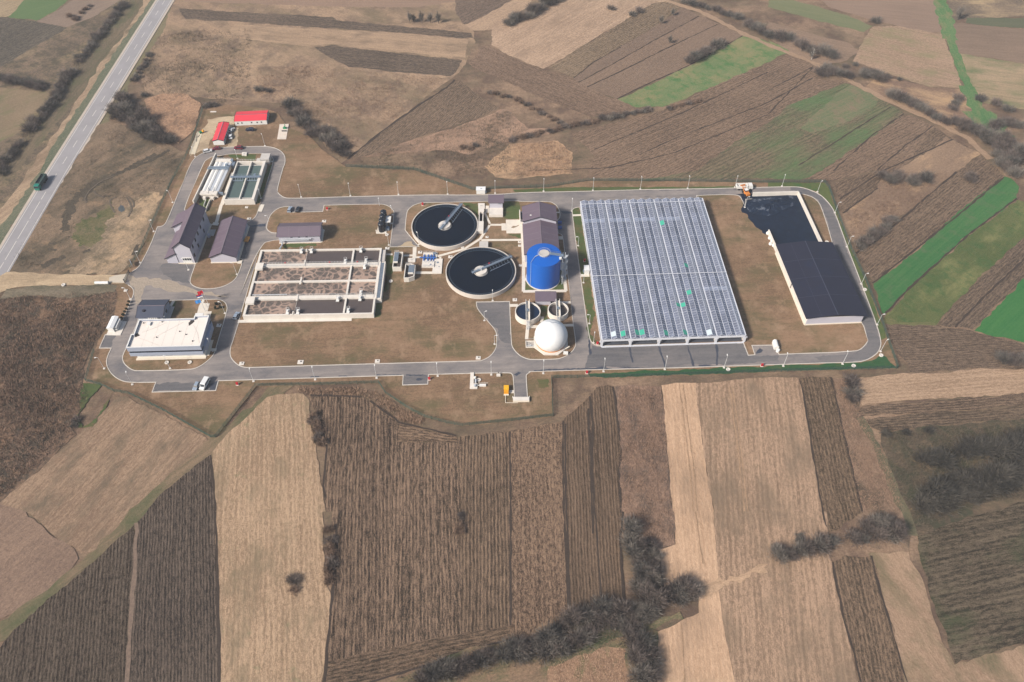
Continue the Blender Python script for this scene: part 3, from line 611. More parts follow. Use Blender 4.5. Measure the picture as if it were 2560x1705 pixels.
# pump-station, clarifier, digester and big lawn island
I2 = island('lawn', 'F 235,708 150,712 60,732 -5,752 q01 2330,825 q02 2215,-430 E 370,180 150,945 90,1165 5,1440 q02 2120,60 2115,140 2150,190 2200,230 2260,248 q12 0,245 1000,215 2060,185 J 180,1270 300,1220 390,1150 460,1050 485,960 485,770 465,690 420,620 90,250 85,120 735,110 770,920 790,1000 850,1090 950,1180 1080,1235 1190,1250 1650,1240 1750,1220 1900,1150 1990,1060 2030,980 2035,900 1985,560 1920,0 I 1940,1240 1860,520 1840,450 1760,430 1740,200 H 1820,1480 1890,1475 1935,1430 1940,1390 1905,1100 1870,1055 1810,1035 1775,765 1830,730 1850,650 1835,560 1780,460 1700,400 1610,368 1010,372 950,355 650,358 0,374 G 620,178 F 2290,165 2200,195 2130,250 2100,300 2075,550 2085,575 2282,805 1855,810 1918,310 1905,275 1860,225 1790,190 1700,178 885,198 865,290 350,303 375,215 280,220 190,250 110,320 65,400 35,520 50,560 90,590 140,605 235,605')
# office island
island('lawn', 'C 490,1190 450,1270 430,1340 450,1420 520,1490 600,1540 690,1553 1540,1530 1650,1500 1760,1440 1890,1330 1940,1250 1985,1090 2145,560 2140,490 2110,430 2040,390 1950,380 1180,402 760,410 680,640 700,720 600,940')
# greenhouse / storage hall island
GHI = island('lawn', 'K 165,232 100,240 60,258 45,290 220,1568 L 150,650 170,700 210,735 275,750 1000,728 1893,706 1950,853 2025,848 1990,742 2235,738 2300,845 q32 105,125 800,100 860,75 905,25 918,0 q31 918,1568 880,1430 862,1413 700,1000 600,700 550,520 490,340 460,285 400,240 305,215 M 1100,250 430,300 420,385 365,265 310,245 200,240 0,243 K 1575,95 1590,160 900,180')
def patch(spec, m=lawn_g, z=.126, rag=(1, .5)): return sheet('grass_patch', spec, m, z=z, rag=rag)
patch('K 60,260 130,245 165,330 340,1568 L 160,600 270,735 215,730 172,690 q22 700,-30 K 225,1560 50,300')
for s in ('F 300,770 760,760 780,790 280,825', 'F 1790,905 1890,940 1900,1170 1790,1480 1760,1400', 'G 1260,185 1530,185 1560,480 1520,420 1400,260', 'G 1950,155 2200,160 2210,430 1960,440', 'H 750,1040 1030,1040 1030,1140 860,1100', 'J 1340,190 1480,200 1500,460 1350,560 1330,480', 'D 1120,160 1680,160 1650,300 1120,270', 'D 1980,450 2080,400 1760,1350 1640,1380', 'D 250,1250 560,1260 500,1560 330,1560', 'D 1000,540 1075,535 840,1010 820,1000', 'E 2060,850 2150,440 2180,520 2060,1080 1690,1100 1690,1085', 'C 1190,640 1290,420 1330,420 1240,650', 'I 1040,810 1100,880 1330,985 1035,985', 'I 1730,590 1800,600 1810,970 1560,975'):
    patch(s)
patch('A 780,930 1330,930 1330,1030 900,1010', z=.124); patch('N 1960,240 2100,240 2110,340 1980,350', z=.02); patch('q02 760,390 930,410 700,700 750,800 900,690 1040,470 1050,460 850,790 720,800', z=.016)
# worn yard, gravel and dust
sheet('gravel_yard', 'A 600,250 780,230 940,220 930,400 870,420 1010,440 1000,560 960,780 760,795 850,640 830,330 640,330 520,640 470,700 470,790 300,860 120,960 90,930 130,780 400,400 430,280', soil('yard_gravel', (186, 164, 140), (216, 196, 170), R(30), 1, 0, .3, .6, .8, c3=(150, 132, 114), c3amt=.4), z=.02, rag=(1.5, .6))
sheet('road_dust', 'q01 1180,960 1300,985 1500,1010 1700,1060 1900,1120 2100,1160 1900,1150 1600,1120 1420,1080 1340,1060 1300,1200 1250,1240 1235,1150 1200,1060', soil('dust', (164, 152, 142), (182, 168, 156), R(-10), 1, 0, .9, .4, .4), z=.036, rag=(2, 1.0))
sheet('road_dust', 'F 1960,800 2040,770 2100,730 2180,730 2230,790 2240,800', soil('dust_pale', (176, 160, 142), (204, 184, 158), 0, 1, 0, .3, .6, .5), z=.038, rag=(1, .5))
sheet('concrete_apron', 'q01 1005,985 1060,965 1175,950 1145,1035 1000,1030', mat('apron_concrete', (206, 194, 176), .9, .1, .3), z=.034)
dark_asph = soil('dark_asphalt_and_shade', (100, 100, 107), (128, 125, 129), R(2), 3.0, 0, .7, .35, .7, c3=(136, 130, 132), c3amt=.32, c3scale=.06, bump=.08, fs=1.2)  # darker asphalt; beside buildings their shadow and damp are painted in too
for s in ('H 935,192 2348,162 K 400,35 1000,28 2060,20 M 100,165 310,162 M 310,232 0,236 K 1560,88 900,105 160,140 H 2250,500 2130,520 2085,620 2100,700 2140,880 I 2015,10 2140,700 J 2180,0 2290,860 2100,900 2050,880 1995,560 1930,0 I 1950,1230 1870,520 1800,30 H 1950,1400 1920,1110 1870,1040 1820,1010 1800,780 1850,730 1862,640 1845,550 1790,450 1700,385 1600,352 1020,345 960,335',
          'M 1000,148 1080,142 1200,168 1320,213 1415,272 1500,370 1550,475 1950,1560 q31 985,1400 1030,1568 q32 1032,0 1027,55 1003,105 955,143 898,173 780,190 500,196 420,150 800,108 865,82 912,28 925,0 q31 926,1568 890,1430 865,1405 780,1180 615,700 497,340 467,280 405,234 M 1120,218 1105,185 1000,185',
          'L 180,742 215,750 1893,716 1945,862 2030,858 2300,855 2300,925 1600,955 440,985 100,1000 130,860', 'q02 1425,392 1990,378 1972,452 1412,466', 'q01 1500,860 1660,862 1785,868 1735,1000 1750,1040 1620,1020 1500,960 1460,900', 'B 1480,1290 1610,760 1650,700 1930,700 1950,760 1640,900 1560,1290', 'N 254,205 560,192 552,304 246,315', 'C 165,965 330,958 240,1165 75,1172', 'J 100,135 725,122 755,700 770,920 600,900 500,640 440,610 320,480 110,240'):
    sheet('dark_asphalt_and_shade', s, dark_asph, z=.033, rag=(1.0, .45))
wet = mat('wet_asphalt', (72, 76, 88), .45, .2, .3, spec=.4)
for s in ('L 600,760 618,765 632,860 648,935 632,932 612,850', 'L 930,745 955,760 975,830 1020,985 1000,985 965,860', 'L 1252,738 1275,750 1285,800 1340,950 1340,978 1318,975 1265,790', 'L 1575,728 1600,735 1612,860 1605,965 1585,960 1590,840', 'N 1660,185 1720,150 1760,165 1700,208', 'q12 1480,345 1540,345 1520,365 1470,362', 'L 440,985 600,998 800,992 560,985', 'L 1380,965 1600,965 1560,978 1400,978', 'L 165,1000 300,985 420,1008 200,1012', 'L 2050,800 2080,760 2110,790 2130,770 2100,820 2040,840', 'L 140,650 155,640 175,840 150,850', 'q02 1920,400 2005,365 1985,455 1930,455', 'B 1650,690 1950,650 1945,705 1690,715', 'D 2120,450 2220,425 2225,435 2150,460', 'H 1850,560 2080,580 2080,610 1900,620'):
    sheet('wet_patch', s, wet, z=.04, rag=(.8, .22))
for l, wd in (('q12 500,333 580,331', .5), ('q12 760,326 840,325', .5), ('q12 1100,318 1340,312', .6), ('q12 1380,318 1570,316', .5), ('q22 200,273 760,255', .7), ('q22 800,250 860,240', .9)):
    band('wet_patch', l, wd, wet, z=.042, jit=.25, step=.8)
# ================================================================ BUILDINGS AND TANKS
M = {}
M['conc'] = mat('light_concrete', (232, 224, 214), .85, .09, .35, dirt=((196, 186, 174), .25, -.25))
M['conc2'] = mat('grey_concrete', (204, 198, 192), .85, .10, .35, dirt=((168, 160, 152), .3, -.2))
M['rim'] = mat('weathered_concrete', (214, 204, 194), .85, .12, .5, dirt=((176, 164, 152), .5, -.15))
M['path'] = mat('path_concrete', (232, 222, 208), .85, .08, .5, dirt=((198, 184, 166), .3, -.25))
M['wall'] = mat('lavender_cladding', (202, 200, 212), .6, .05, .3, ribs=(.6, 'X', .10))
M['wallb'] = mat('blue_grey_cladding', (172, 180, 198), .55, .05, .3)
M['white'] = mat('white_paint', (240, 238, 234), .6, .05, .5)
M['plinth'] = mat('cream_plinth', (238, 226, 208), .8, .06, .5)
M['roof'] = mat('plum_metal_roof', (112, 97, 110), .55, .09, .15, spec=.4, ribs=(.5, 'Y', .16), dirt=((104, 92, 104), .2, -.05))
M['roofx'] = mat('plum_metal_roof_cross', (114, 100, 112), .55, .07, .15, spec=.4, ribs=(.5, 'X', .16))
M['roofn'] = mat('navy_roof', (70, 76, 94), .5, .08, .2, spec=.4, ribs=(.4, 'X', .16))
M['roofd'] = mat('charcoal_roof', (40, 42, 60), .6, .12, .12, spec=.25, ribs=(.5, 'Y', .12), dirt=((34, 46, 72), .05, 0.0))
M['seam'] = mat('roof_seam', (134, 122, 130), .5, .05, .5)
M['trim'] = mat('dark_trim', (52, 50, 60), .5, .05, .5)
M['red'] = mat('red_metal_roof', (244, 70, 84), .55, .09, .3, ribs=(.5, 'Y', .08))
M['glass'] = mat('dark_glass', (34, 44, 60), .12, .15, .4, spec=.6)
M['steel'] = mat('galvanised_steel', (150, 166, 184), .45, .12, .6, metal=.35)
M['steelw'] = mat('pale_steel', (214, 218, 224), .45, .06, .6, metal=.2)
M['rail'] = mat('rail_steel', (222, 222, 222), .5, .05, .6)
M['grate'] = mat('steel_grating', (132, 144, 158), .5, .25, 1.5, metal=.3)
M['bluep'] = mat('blue_pipe', (60, 110, 190), .4, .08, .6)
M['black'] = mat('black_plastic', (26, 32, 44), .35, .15, .6, spec=.5)
M['rubber'] = mat('tyre_rubber', (30, 30, 34), .8, .1, 1)
M['water'] = mat('dark_clear_water', (5, 20, 38), .12, .25, .06, spec=.07)
M['waterg'] = mat('green_grey_water', (92, 108, 104), .22, .10, .12, spec=.4)
M['blue'] = mat('blue_paint', (0, 98, 198), .45, .03, .12, spec=.4)
M['dome'] = mat('white_membrane', (244, 244, 244), .5, .02, .2)
M['yellow'] = mat('yellow_paint', (246, 168, 22), .5, .05, .8)
M['orange'] = mat('orange_paint', (226, 140, 62), .5, .12, .8)
M['redp'] = mat('red_paint', (196, 30, 44), .5, .05, 1)
M['green'] = mat('green_paint', (40, 140, 96), .5, .08, .8)
M['sandm'] = mat('loose_sand', (186, 168, 150), .95, .15, .8, bump=.4)

def gable(root, W, L, he, hr, axis='y', over=.5, wall=None, roof=None, ins=0.0, seams=0, th=.18, x0=0.0, y0=0.0, plinth=True, names=('wall', 'roof')):
    """ridge along axis; walls from (x0,y0) to (x0+W,y0+L)"""
    wall = wall or M['wall']; roof = roof or M['roof']
    if axis == 'y':
        prof = [(x0, 0), (x0 + W, 0), (x0 + W, he), (x0 + W / 2, hr), (x0, he)]
        wo = MB().extr(prof, 'y', y0, y0 + L).build(names[0], wall, root)
        sl = (hr - he) / (W / 2); e = over * sl; c = x0 + W / 2
        prof = [(x0 - over, he - e + .03), (c, hr + .03), (x0 + W + over, he - e + .03), (x0 + W + over, he - e + .03 + th), (c, hr + .03 + th), (x0 - over, he - e + .03 + th)]
        ro = MB().extr(prof, 'y', y0 - over, y0 + L + over).build(names[1], roof, root)
        tr = MB()
        for yy in (y0 - over - .03, y0 + L + over + .03):
            for sgn in (-1, 1):
                tr.beam((c + sgn * (W / 2 + over), yy, he - e + .1), (c, yy, hr + .1), .08, .36)
        tr.build('verge_trim', M['trim'], ro)
        rc = MB().beam((c, y0 - over, hr + th + .06), (c, y0 + L + over, hr + th + .06), .35, .08)
        for i in range(seams):
            yy = y0 + L * (i + 1) / (seams + 1)
            for sgn in (-1, 1): rc.beam((c + sgn * (W / 2 + over - .02), yy, he - e + th + .05), (c, yy, hr + th + .05), .12, .03)
        rc.build('ridge_cap', M['seam'], ro)
    else:
        prof = [(y0, 0), (y0 + L, 0), (y0 + L, he), (y0 + L / 2, hr), (y0, he)]
        wo = MB().extr(prof, 'x', x0, x0 + W).build(names[0], wall, root)
        sl = (hr - he) / (L / 2); e = over * sl; c = y0 + L / 2
        prof = [(y0 - over, he - e + .03), (c, hr + .03), (y0 + L + over, he - e + .03), (y0 + L + over, he - e + .03 + th), (c, hr + .03 + th), (y0 - over, he - e + .03 + th)]
        ro = MB().extr(prof, 'x', x0 - over, x0 + W + over).build(names[1], roof, root)
        tr = MB()
        for xx in (x0 - over - .03, x0 + W + over + .03):
            for sgn in (-1, 1): tr.beam((xx, c + sgn * (L / 2 + over), he - e + .1), (xx, c, hr + .1), .08, .36)
        tr.build('verge_trim', M['trim'], ro)
        rc = MB().beam((x0 - over, c, hr + th + .06), (x0 + W + over, c, hr + th + .06), .3, .08)
        for i in range(seams):
            xx = x0 + W * (i + 1) / (seams + 1)
            for sgn in (-1, 1): rc.beam((xx, c + sgn * (L / 2 + over - .02), he - e + th + .05), (xx, c, hr + th + .05), .12, .03)
        rc.build('ridge_cap', M['seam'], ro)
    if plinth:
        p = .35
        MB().box(x0 - p, x0 + W + p, y0 - p, y0, -.1, .3).box(x0 - p, x0, y0, y0 + L, -.1, .3).box(x0 + W, x0 + W + p + .4, y0, y0 + L, -.1, .3).box(x0 - p, x0 + W + p, y0 + L, y0 + L + p, -.1, .3).build('plinth', M['plinth'], root)
    return wo, ro

def window(root, face, a, z, w, h, at_, m=None, frame=True, name='window'):
    """face 'front': x=a at y=at_ ; 'right'/'left': y=a at x=at_"""
    m = m or M['glass']
    f = MB(); g = MB()
    if face == 'front':
        f.box(a - w / 2, a + w / 2, at_ - .06, at_ + .05, z, z + h); g.box(a - w / 2 + .1, a + w / 2 - .1, at_ - .09, at_, z + .1, z + h - .1)
    else:
        s = 1 if face == 'right' else -1
        xa, xb = sorted((at_ - s * .05, at_ + s * .06)); f.box(xa, xb, a - w / 2, a + w / 2, z, z + h)
        xa, xb = sorted((at_, at_ + s * .09)); g.box(xa, xb, a - w / 2 + .1, a + w / 2 - .1, z + .1, z + h - .1)
    o = f.build(name, M['trim'] if frame is True else frame, root); g.build('pane', m, o); return o

# ---- tall hall with lean-to (sludge and screening building)
b = thing('process_building', 'tall lavender gabled building with a plum roof and a lean-to, nearest the site gate', 'building', (-152.0, 266.9), 0)
W, L = 7.4, 27.0
gable(b, W, L, 9.7, 12.7, 'y', .45, seams=4)
an = MB()
an.extr([(-5.1, 0), (-.01, 0), (-.01, 6.0), (-5.1, 3.2)], 'y', .0, 18.4)
an.extr([(-6.4, 0), (-.01, 0), (-.01, 9.3), (-6.4, 5.9)], 'y', 18.5, L)
ao = an.build('lean_to', M['wall'], b)
sh = MB().extr([(-5.9, 2.8), (-.02, 6.04), (-.02, 6.22), (-5.9, 2.98)], 'y', -.45, 18.9).extr([(-7.0, 5.65), (-.45, 9.2), (-.45, 9.4), (-7.0, 5.85)], 'y', 18.0, L + .45)
so_ = sh.build('lean_to_roof', M['roof'], ao)
MB().beam((-5.9, -.48, 2.9), (0, -.48, 6.15), .08, .34).beam((-7.0, 17.96, 5.75), (-.45, 17.96, 9.3), .08, .34).build('verge_trim', M['trim'], so_)
for i, y in enumerate((2.6, 7.0, 11.4, 16.0, 21.5)): window(b, 'right', y + .6, 6.4, 1.3, 2.0, W)
for y in (3.0, 8.3, 18.5): window(b, 'right', y - 1.2 if y < 4 else y, 2.4, 1.3, 2.0, W)
d = MB().box(2.1, 6.3, -.09, .02, .1, 3.6).build('sectional_door', M['white'], b)
g = MB()
for i in range(4): g.box(2.3 + i * 1.0, 3.1 + i * 1.0, -.13, -.07, 1.9, 3.1)
g.build('pane', M['glass'], d)
MB().box(W - .05, W + .12, -.12, .05, 0, 9.5).box(-.12, .05, -.12, .05, 0, 9.5).build('downpipe', M['trim'], b)

b = thing('garage_building', 'low lavender gabled building with a plum roof, right of the tall process building', 'building', (-137.3, 267.2), 1.2)
W, L = 11.6, 25.0
gable(b, W, L, 3.5, 6.1, 'y', .5, seams=5)
for i in range(4):
    d = MB().box(W - .02, W + .08, 2.5 + i * 5.6, 6.3 + i * 5.6, .1, 3.0).build('garage_door', M['wallb'], b)
MB().box(W + .3, W + 2.2, -.9, .9, -.1, .35).build('ramp', M['path'], b)

# ---- gatehouse
b = thing('gatehouse', 'small grey gatehouse with a dark navy gable roof behind the white office block', 'building', (-158.8, 230.2), 1.0)
wo, ro = gable(b, 10.4, 9.6, 3.3, 4.9, 'x', .55, wall=M['wallb'], roof=M['roofn'], plinth=False)
MB().box(2.0, 2.9, 2.0, 2.9, 3.6, 4.9).build('vent_box', M['trim'], ro)
mb = MB()
for i in range(5): mb.box(4.6 + i * .85, 5.2 + i * .85, -.72, -.60, 2.7, 3.3)
mb.build('sign_plate', M['white'], b)
MB().box(10.4, 12.4, -.2, 9.0, -.08, .06).build('paving', M['conc2'], b)
ds = MB().tube([(10.55, .6, 3.2), (11.0, .3, 3.4)], .05); ds.cyl((11.05, .25), .5, 3.2, 3.32, 14, .35); ds.build('satellite_dish', M['white'], b)
window(b, 'right', 5, 1.0, 1.6, 1.2, 10.4)

# ---- office block
b = thing('office_building', 'two storey blue-grey office block with a white flat roof and dark ribbon windows', 'building', (-153.4, 209.6), 1.9)
W = 27.6; D = 15.2
MB().box(0, W, .8, D - .5, 0, 2.75).build('ground_floor', M['white'], b)
up = MB()
def fp(x0, y0, e=0): return [(x0 - e, y0 - e)]
fl = [(-1.6, -.7), (27.9, -.7), (27.9, D + .9), (21.9, D + .9), (21.9, D - .5), (-.6, D - .5), (-.6, 6.6), (-1.6, 6.6)]
MB().prism(fl, 2.76, 4.45).build('lower_band', M['wallb'], b)
gl = [(x + (.25 if x < 5 else -.25), y + (.25 if y < 5 else -.25)) for x, y in fl]
MB().prism(gl, 4.4, 5.7).build('ribbon_window', M['glass'], b)
MB().prism(fl, 5.68, 7.3).build('upper_band', M['wallb'], b)
roofm = mat('white_roof_membrane', (246, 236, 226), .8, .03, .3, dirt=((232, 214, 198), .12, -.1))
rf = MB().prism([(x * .996 + .06, y * .99 + .06) for x, y in fl], 7.28, 7.36).build('roof', roofm, b)
P_ = [Vector((x, y, 0)) for x, y in fl]
strip_mb(offset(P_, .2), .4, 7.25, 8.1, True).build('parapet', M['wallb'], rf)
strip_mb(offset(P_, .2), .48, 8.1, 8.16, True).build('coping', M['white'], rf)
MB().box(3.2, 4.6, 11.6, 13.4, 7.36, 8.0).build('roof_hatch', M['white'], rf)
stn = MB()
for s in ('C 1620,730 1560,735 1520,780 1520,830 1560,810 1600,780', 'C 680,930 640,975 640,1000 690,985 730,965'):
    Q = ragged([Vector((p.x, p.y, 0)) for p in pts(s, 7.5)], .5, .25)
    stn.prism([(p.x + 153.4, p.y - 209.6) for p in Q], 7.365, 7.38)
stn.build('roof_stain', mat('roof_dirt', (66, 60, 58), .95, .3, 1.0), rf)
jl = MB()
for i in range(1, 7): jl.beam((i * 4.0, -.2, 7.375), (i * 4.0, D - .8, 7.375), .05, .012)
for l in ('C 760,925 940,865 1170,770', 'C 930,1025 1220,880 1440,770', 'C 700,1010 860,1075 1020,1140', 'C 1600,820 1660,960 1680,1120'):
    jl.tube([(p.x + 153.4, p.y - 209.6, 7.39) for p in pts(l, 7.5)], .04, 4)
jl.build('roof_cable', mat('roof_joint', (206, 192, 182), .9, .1, .5), rf)
vt = MB()
for x, y in ((1.5, 13.2), (9, 13.6), (17.5, 8.0), (20.5, 6.2), (9, 5), (24, 2.5)): vt.cyl((x, y), .22, 7.36, 7.8, 10)
vt.build('roof_vent', M['trim'], rf)
for x in (3.4, 6.4, 9.2): window(b, 'front', x, 1.0, 1.9, 1.0, .8)
window(b, 'front', 13, 1.0, 2.8, 1.0, .8); window(b, 'front', 19, 1.2, 1.6, .8, .8, frame=M['wallb'])
MB().box(-.4, W + .3, -.6, .8, -.1, .22).box(W + .01, W + 1.3, 1, 9.5, -.1, .2).build('plinth', M['plinth'], b)
MB().box(W + .3, W + 1.5, 1.5, 13.5, 3.0, 5.6).build('side_bay', M['wallb'], b)
cn = MB().box(19.6, 23.0, D + 3.2, D + 6.8, 3.2, 3.5)
for x in (19.9, 22.7):
    for yy in (D + 3.5, D + 6.5): cn.cyl((x, yy), .12, -.1, 3.2, 8)
cn.build('entrance_canopy', M['white'], b)
MB().box(20.2, 24.4, D + .4, D + 3.0, 0, 3.4).build('entrance_porch', M['glass'], b)
MB().box(20.0, 24.6, D - .3, D + 11, -.1, .08).build('entrance_paving', M['path'], b)
MB().box(W + 1.3, W + 3.6, 3.4, 4.8, -.1, .1).build('side_step', M['path'], b)

# ---- pump station
b = thing('blower_house', 'long low lavender building with a plain plum roof above the open aeration basin', 'building', (-108.6, 280.4), 2.2)
W, L = 19.0, 8.6
wo, ro = gable(b, W, L, 4.5, 6.1, 'x', .6, seams=3, roof=M['roofx'])
MB().tube([(1.2, -1.6, .4), (1.2, -.6, 3.0), (15, -.6, 3.0)], .22, 8).tube([(1.6, -7.0, 2.5), (1.6, -1.2, .7), (1.6, -.9, 2.5), (14, -.9, 2.5)], .22, 8).tube([(1.2, -6.8, 2.6), (1.2, -1.6, .4)], .22, 8).build('air_pipe', M['steelw'], b)
for x in (6, 9.5, 13): window(b, 'front', x, 3.3, 1.2, .6, 0, frame=M['wallb'])

# ---- valve house on concrete chamber
b = thing('valve_house', 'small plum-roofed house at the back of a white concrete chamber by the north road', 'building', (-11.1, 299.3), 0)
MB().box(0, 6.7, 0, 5.3, -.1, 1.5).build('chamber', M['conc'], b)
MB().box(.2, 6.5, 5.3, 9.2, -.1, 5.0).build('wall', M['wall'], b)
MB().extr([(4.6, 4.9), (9.7, 5.9), (9.7, 6.1), (4.6, 5.1)], 'x', -.5, 7.2).build('roof', M['roofx'], b)
MB().tube([(4.4, 5.2, 4.3), (5.6, 5.2, 4.3)], .12).tube([(4.8, 5.2, 4.1), (4.8, 5.2, 3.6)], .1).tube([(5.6, 5.2, 4.1), (5.6, 5.2, 3.6)], .1).build('pipe', M['steel'], b)
rl = MB()
for x in (.3, 6.4): rl.tube([(x, .2, 1.5), (x, .2, 2.5), (x, 1.5, 2.5), (x, 1.5, 1.5)], .04, 4)
rl.build('handrail', M['rail'], b)
MB().box(-1.8, -.2, 3.2, 8.4, -.1, .3).build('side_step', M['path'], b)

# ---- sludge building (two gabled blocks)
b = thing('sludge_building', 'long plum-roofed gabled building in two stepped blocks behind the blue tank', 'building', (5.9, 267.6), 1.3)
gable(b, 15.3, 20.4, 5.0, 7.4, 'y', .5, seams=4, plinth=False, roof=M['roof'])
gable(b, 15.3, 10.2, 7.0, 9.6, 'y', .5, seams=1, plinth=False, y0=20.5, names=('rear_wall', 'rear_roof'), roof=M['roof'])
MB().box(-1.3, -.02, -.5, 30, -.1, .14).build('paving', M['path'], b)
MB().box(3, 3.9, 22.8, 23.3, 8.3, 8.5).build('roof_plate', M['white'], b)
yd = MB().box(-1.6, -1.2, 26, 35.5, -.1, 1.6).box(-1.2, 16.2, 35.1, 35.5, -.1, .35).box(-1.2, 0, 26, 26.4, -.1, 1.6)
yd.build('yard_wall', M['conc'], b)
MB().box(-1.2, 15, 30.8, 35.1, -.1, .04).build('yard_slab', mat('wet_slab', (74, 80, 92), .5, .2, .4), b)
MB().box(12.6, 14.4, 31.5, 35, .02, 1.5).box(7.9, 9.0, 33.6, 34.6, .02, 1.9).build('yard_block', M['conc2'], b)
b = MB(); b.dome((3.6, 33.4, .06), 2.5, 1.0, 16, 5, 0); 
for i, v in enumerate(b.v): b.v[i] = (v[0] + rnd.uniform(-.2, .2), v[1] * 1 + rnd.uniform(-.2, .2), v[2])
o = b.build('sand_heap', M['sandm']); o.location = (5.2, 267.6, .12); tag(o, 'pale sand heap in the walled yard behind the plum-roofed sludge building', 'sand heap')
for i, (x, y) in enumerate(((16.6, 26.3), (16.6, 22.7))):
    s = MB().box(-.9, .9, -.35, .35, 0, 1.4).box(-.9, .9, -.4, .4, 1.42, 1.5).build('blue_skip', M['bluep']); s.location = (5.9 + x + .4, 267.6 + y + .5, .13)
    tag(s, ('blue container beside the far right wall of the sludge building, the farther one', 'blue container beside the right wall of the sludge building, nearer the blue tank')[i], 'container')

# ---- blue digester
t = thing('digester_tank', 'tall round blue steel tank with a white manhole disc on its roof', 'tank', (13.95, 257.0), 0)
r = 7.45
MB().cyl((0, 0), r, .1, 14.2, 72).build('shell', M['blue'], t, True)
rf = MB().cyl((0, 0), r + .08, 14.2, 15.1, 72, .3).build('roof', M['blue'], t, True)
MB().ring((0, 0), r + .01, r + .35, -.1, .35, 72).build('base_ring', M['conc'], t)
MB().cyl((0, 0), 2.25, 14.6, 15.35, 36).build('manhole_disc', M['conc2'], rf)
hr_ = MB()
for i in range(20):
    a, c = 6.2832 * i / 20, 6.2832 * (i + 1) / 20
    hr_.tube([(2.7 * math.cos(a), 2.7 * math.sin(a), 14.7), (2.7 * math.cos(a), 2.7 * math.sin(a), 16.0), (2.7 * math.cos(c), 2.7 * math.sin(c), 16.0)], .04, 4)
hr_.build('handrail', M['rail'], rf)
wk = MB()
for s in (-.7, .7):
    wk.beam((2.2, s - .2, 15.4), (8.4, s - .9, 14.8), .12, .15); wk.beam((2.2, s - .2, 16.3), (8.4, s - .9, 15.7), .06, .06)
    for k in range(7):
        x = 2.4 + k; wk.beam((x, s - .2 - .11 * (x - 2.2), 15.4 - .1 * (x - 2.2)), (x, s - .2 - .11 * (x - 2.2), 16.3 - .1 * (x - 2.2)), .05, .05)
wk.beam((2.2, -.2, 15.35), (8.4, -.9, 14.75), 1.3, .06)
wk.build('walkway', M['steel'], t)
stw = MB(); ccx, ccy = 9.2, -.6
for k in range(60):
    a = k * .42; z = .25 + k * .245
    p0 = (ccx + .25 * math.cos(a), ccy + .25 * math.sin(a), z); p1 = (ccx + 1.35 * math.cos(a), ccy + 1.35 * math.sin(a), z)
    stw.beam(p0, p1, .45, .05)
    stw.tube([p1, (p1[0], p1[1], z + 1.0), (ccx + 1.35 * math.cos(a + .42), ccy + 1.35 * math.sin(a + .42), z + 1.245)], .03, 4)
stw.cyl((ccx, ccy), .14, 0, 16.2, 10); stw.build('spiral_stair', M['steelw'], t)
pp = MB().tube([(-2.3, -1.0, 15.2), (-4.0, -1.9, 15.0)], .16).tube([(-4.0, -1.9, 15.0), (-5.75, -4.95, 14.6), (-5.8, -5.1, .4)], .08)
pp.tube([(7.5, -2.6, 14.3), (8.1, -2.8, 14.2), (8.1, -2.8, .4)], .1); pp.tube([(7.7, -4.2, 5), (8.2, -4.4, 5), (8.2, -4.4, .5), (8.6, -3.2, .5), (8.6, -3.2, 5)], .09)
pp.build('pipework', M['steelw'], t)
MB().box(6.5, 7.5, -3.1, -2.2, 14.35, 15.1).build('instrument_box', M['white'], t)

# ---- thickeners
for (x, y, r, wm, lab) in ((6.75, 233.9, 5.45, mat('blue_black_sludge', (24, 42, 68), .2, .15, .2, spec=.4), 'round white tank holding blue-black liquid, left of its smaller twin'),
                           (19.75, 235.05, 4.45, mat('brown_sludge_liquid', (84, 76, 76), .3, .15, .2, spec=.4), 'smaller round white tank holding brown liquid, behind the white gas dome')):
    t = thing('thickener_tank', lab, 'tank', (x, y), 0, 'round thickener tanks')
    zw = 2.2 if r > 5 else 1.7
    MB().ring((0, 0), r - .35, r, -.1, 3.0, 64).build('tank_wall', M['conc'], t, True)
    MB().cyl((0, 0), r - .34, zw - .3, zw, 64).build('sludge', wm, t)
    br_ = MB().box(-.7, .7, -r - .1, r + .6, 3.02, 3.12).build('bridge_deck', M['path'], t)
    MB().box(-.86, -.7, -r - .1, r + .8, 3.02, 4.0).box(.7, .86, -r - .1, r + .8, 3.02, 4.0).build('bridge_side', M['white'], br_)
    MB().box(-.4, .4, -.5, .5, 3.12, 4.0).cyl((0, 0), .3, 4.0, 4.5, 12).build('drive_motor', M['steel'], br_)
    st = MB()
    for k in range(9): st.box(-.55, .55, -r - .45 - k * .28, -r - .15 - k * .28, 2.85 - k * .33, 2.92 - k * .33)
    for s in (-.6, .6): st.tube([(s, -r - .1, 4.0), (s, -r - 2.6, 1.1), (s, -r - 2.6, .1)], .04, 4); st.beam((s, -r - .1, 2.9), (s, -r - 2.7, -.0), .05, .2)
    st.build('stair', M['steelw'], t)

# ---- small pump house in front of the blue tank
p0, p1 = at('I', 1262, 1274), at('I', 1628, 1272)
b = thing('pump_house', 'small lavender shed with a plum lean-to roof just in front of the blue tank', 'shed', (p0.x, p0.y), 0)
W = (p1 - p0).length
MB().extr([(0, -.1), (4.2, -.1), (4.2, 3.4), (0, 2.7)], 'x', 0, W).build('wall', M['wall'], b)
ro = MB().extr([(-.5, 2.65), (4.6, 3.5), (4.6, 3.66), (-.5, 2.81)], 'x', -.55, W + .55).build('roof', M['roofx'], b)
MB().beam((-.55, 4.64, 3.56), (W + .55, 4.64, 3.56), .06, .3).build('verge_trim', M['trim'], ro)
window(b, 'front', W * .84, 1.0, 1.5, 1.3, 0)
MB().box(-.4, .0, -.4, 4.4, -.1, .2).build('plinth', M['plinth'], b)
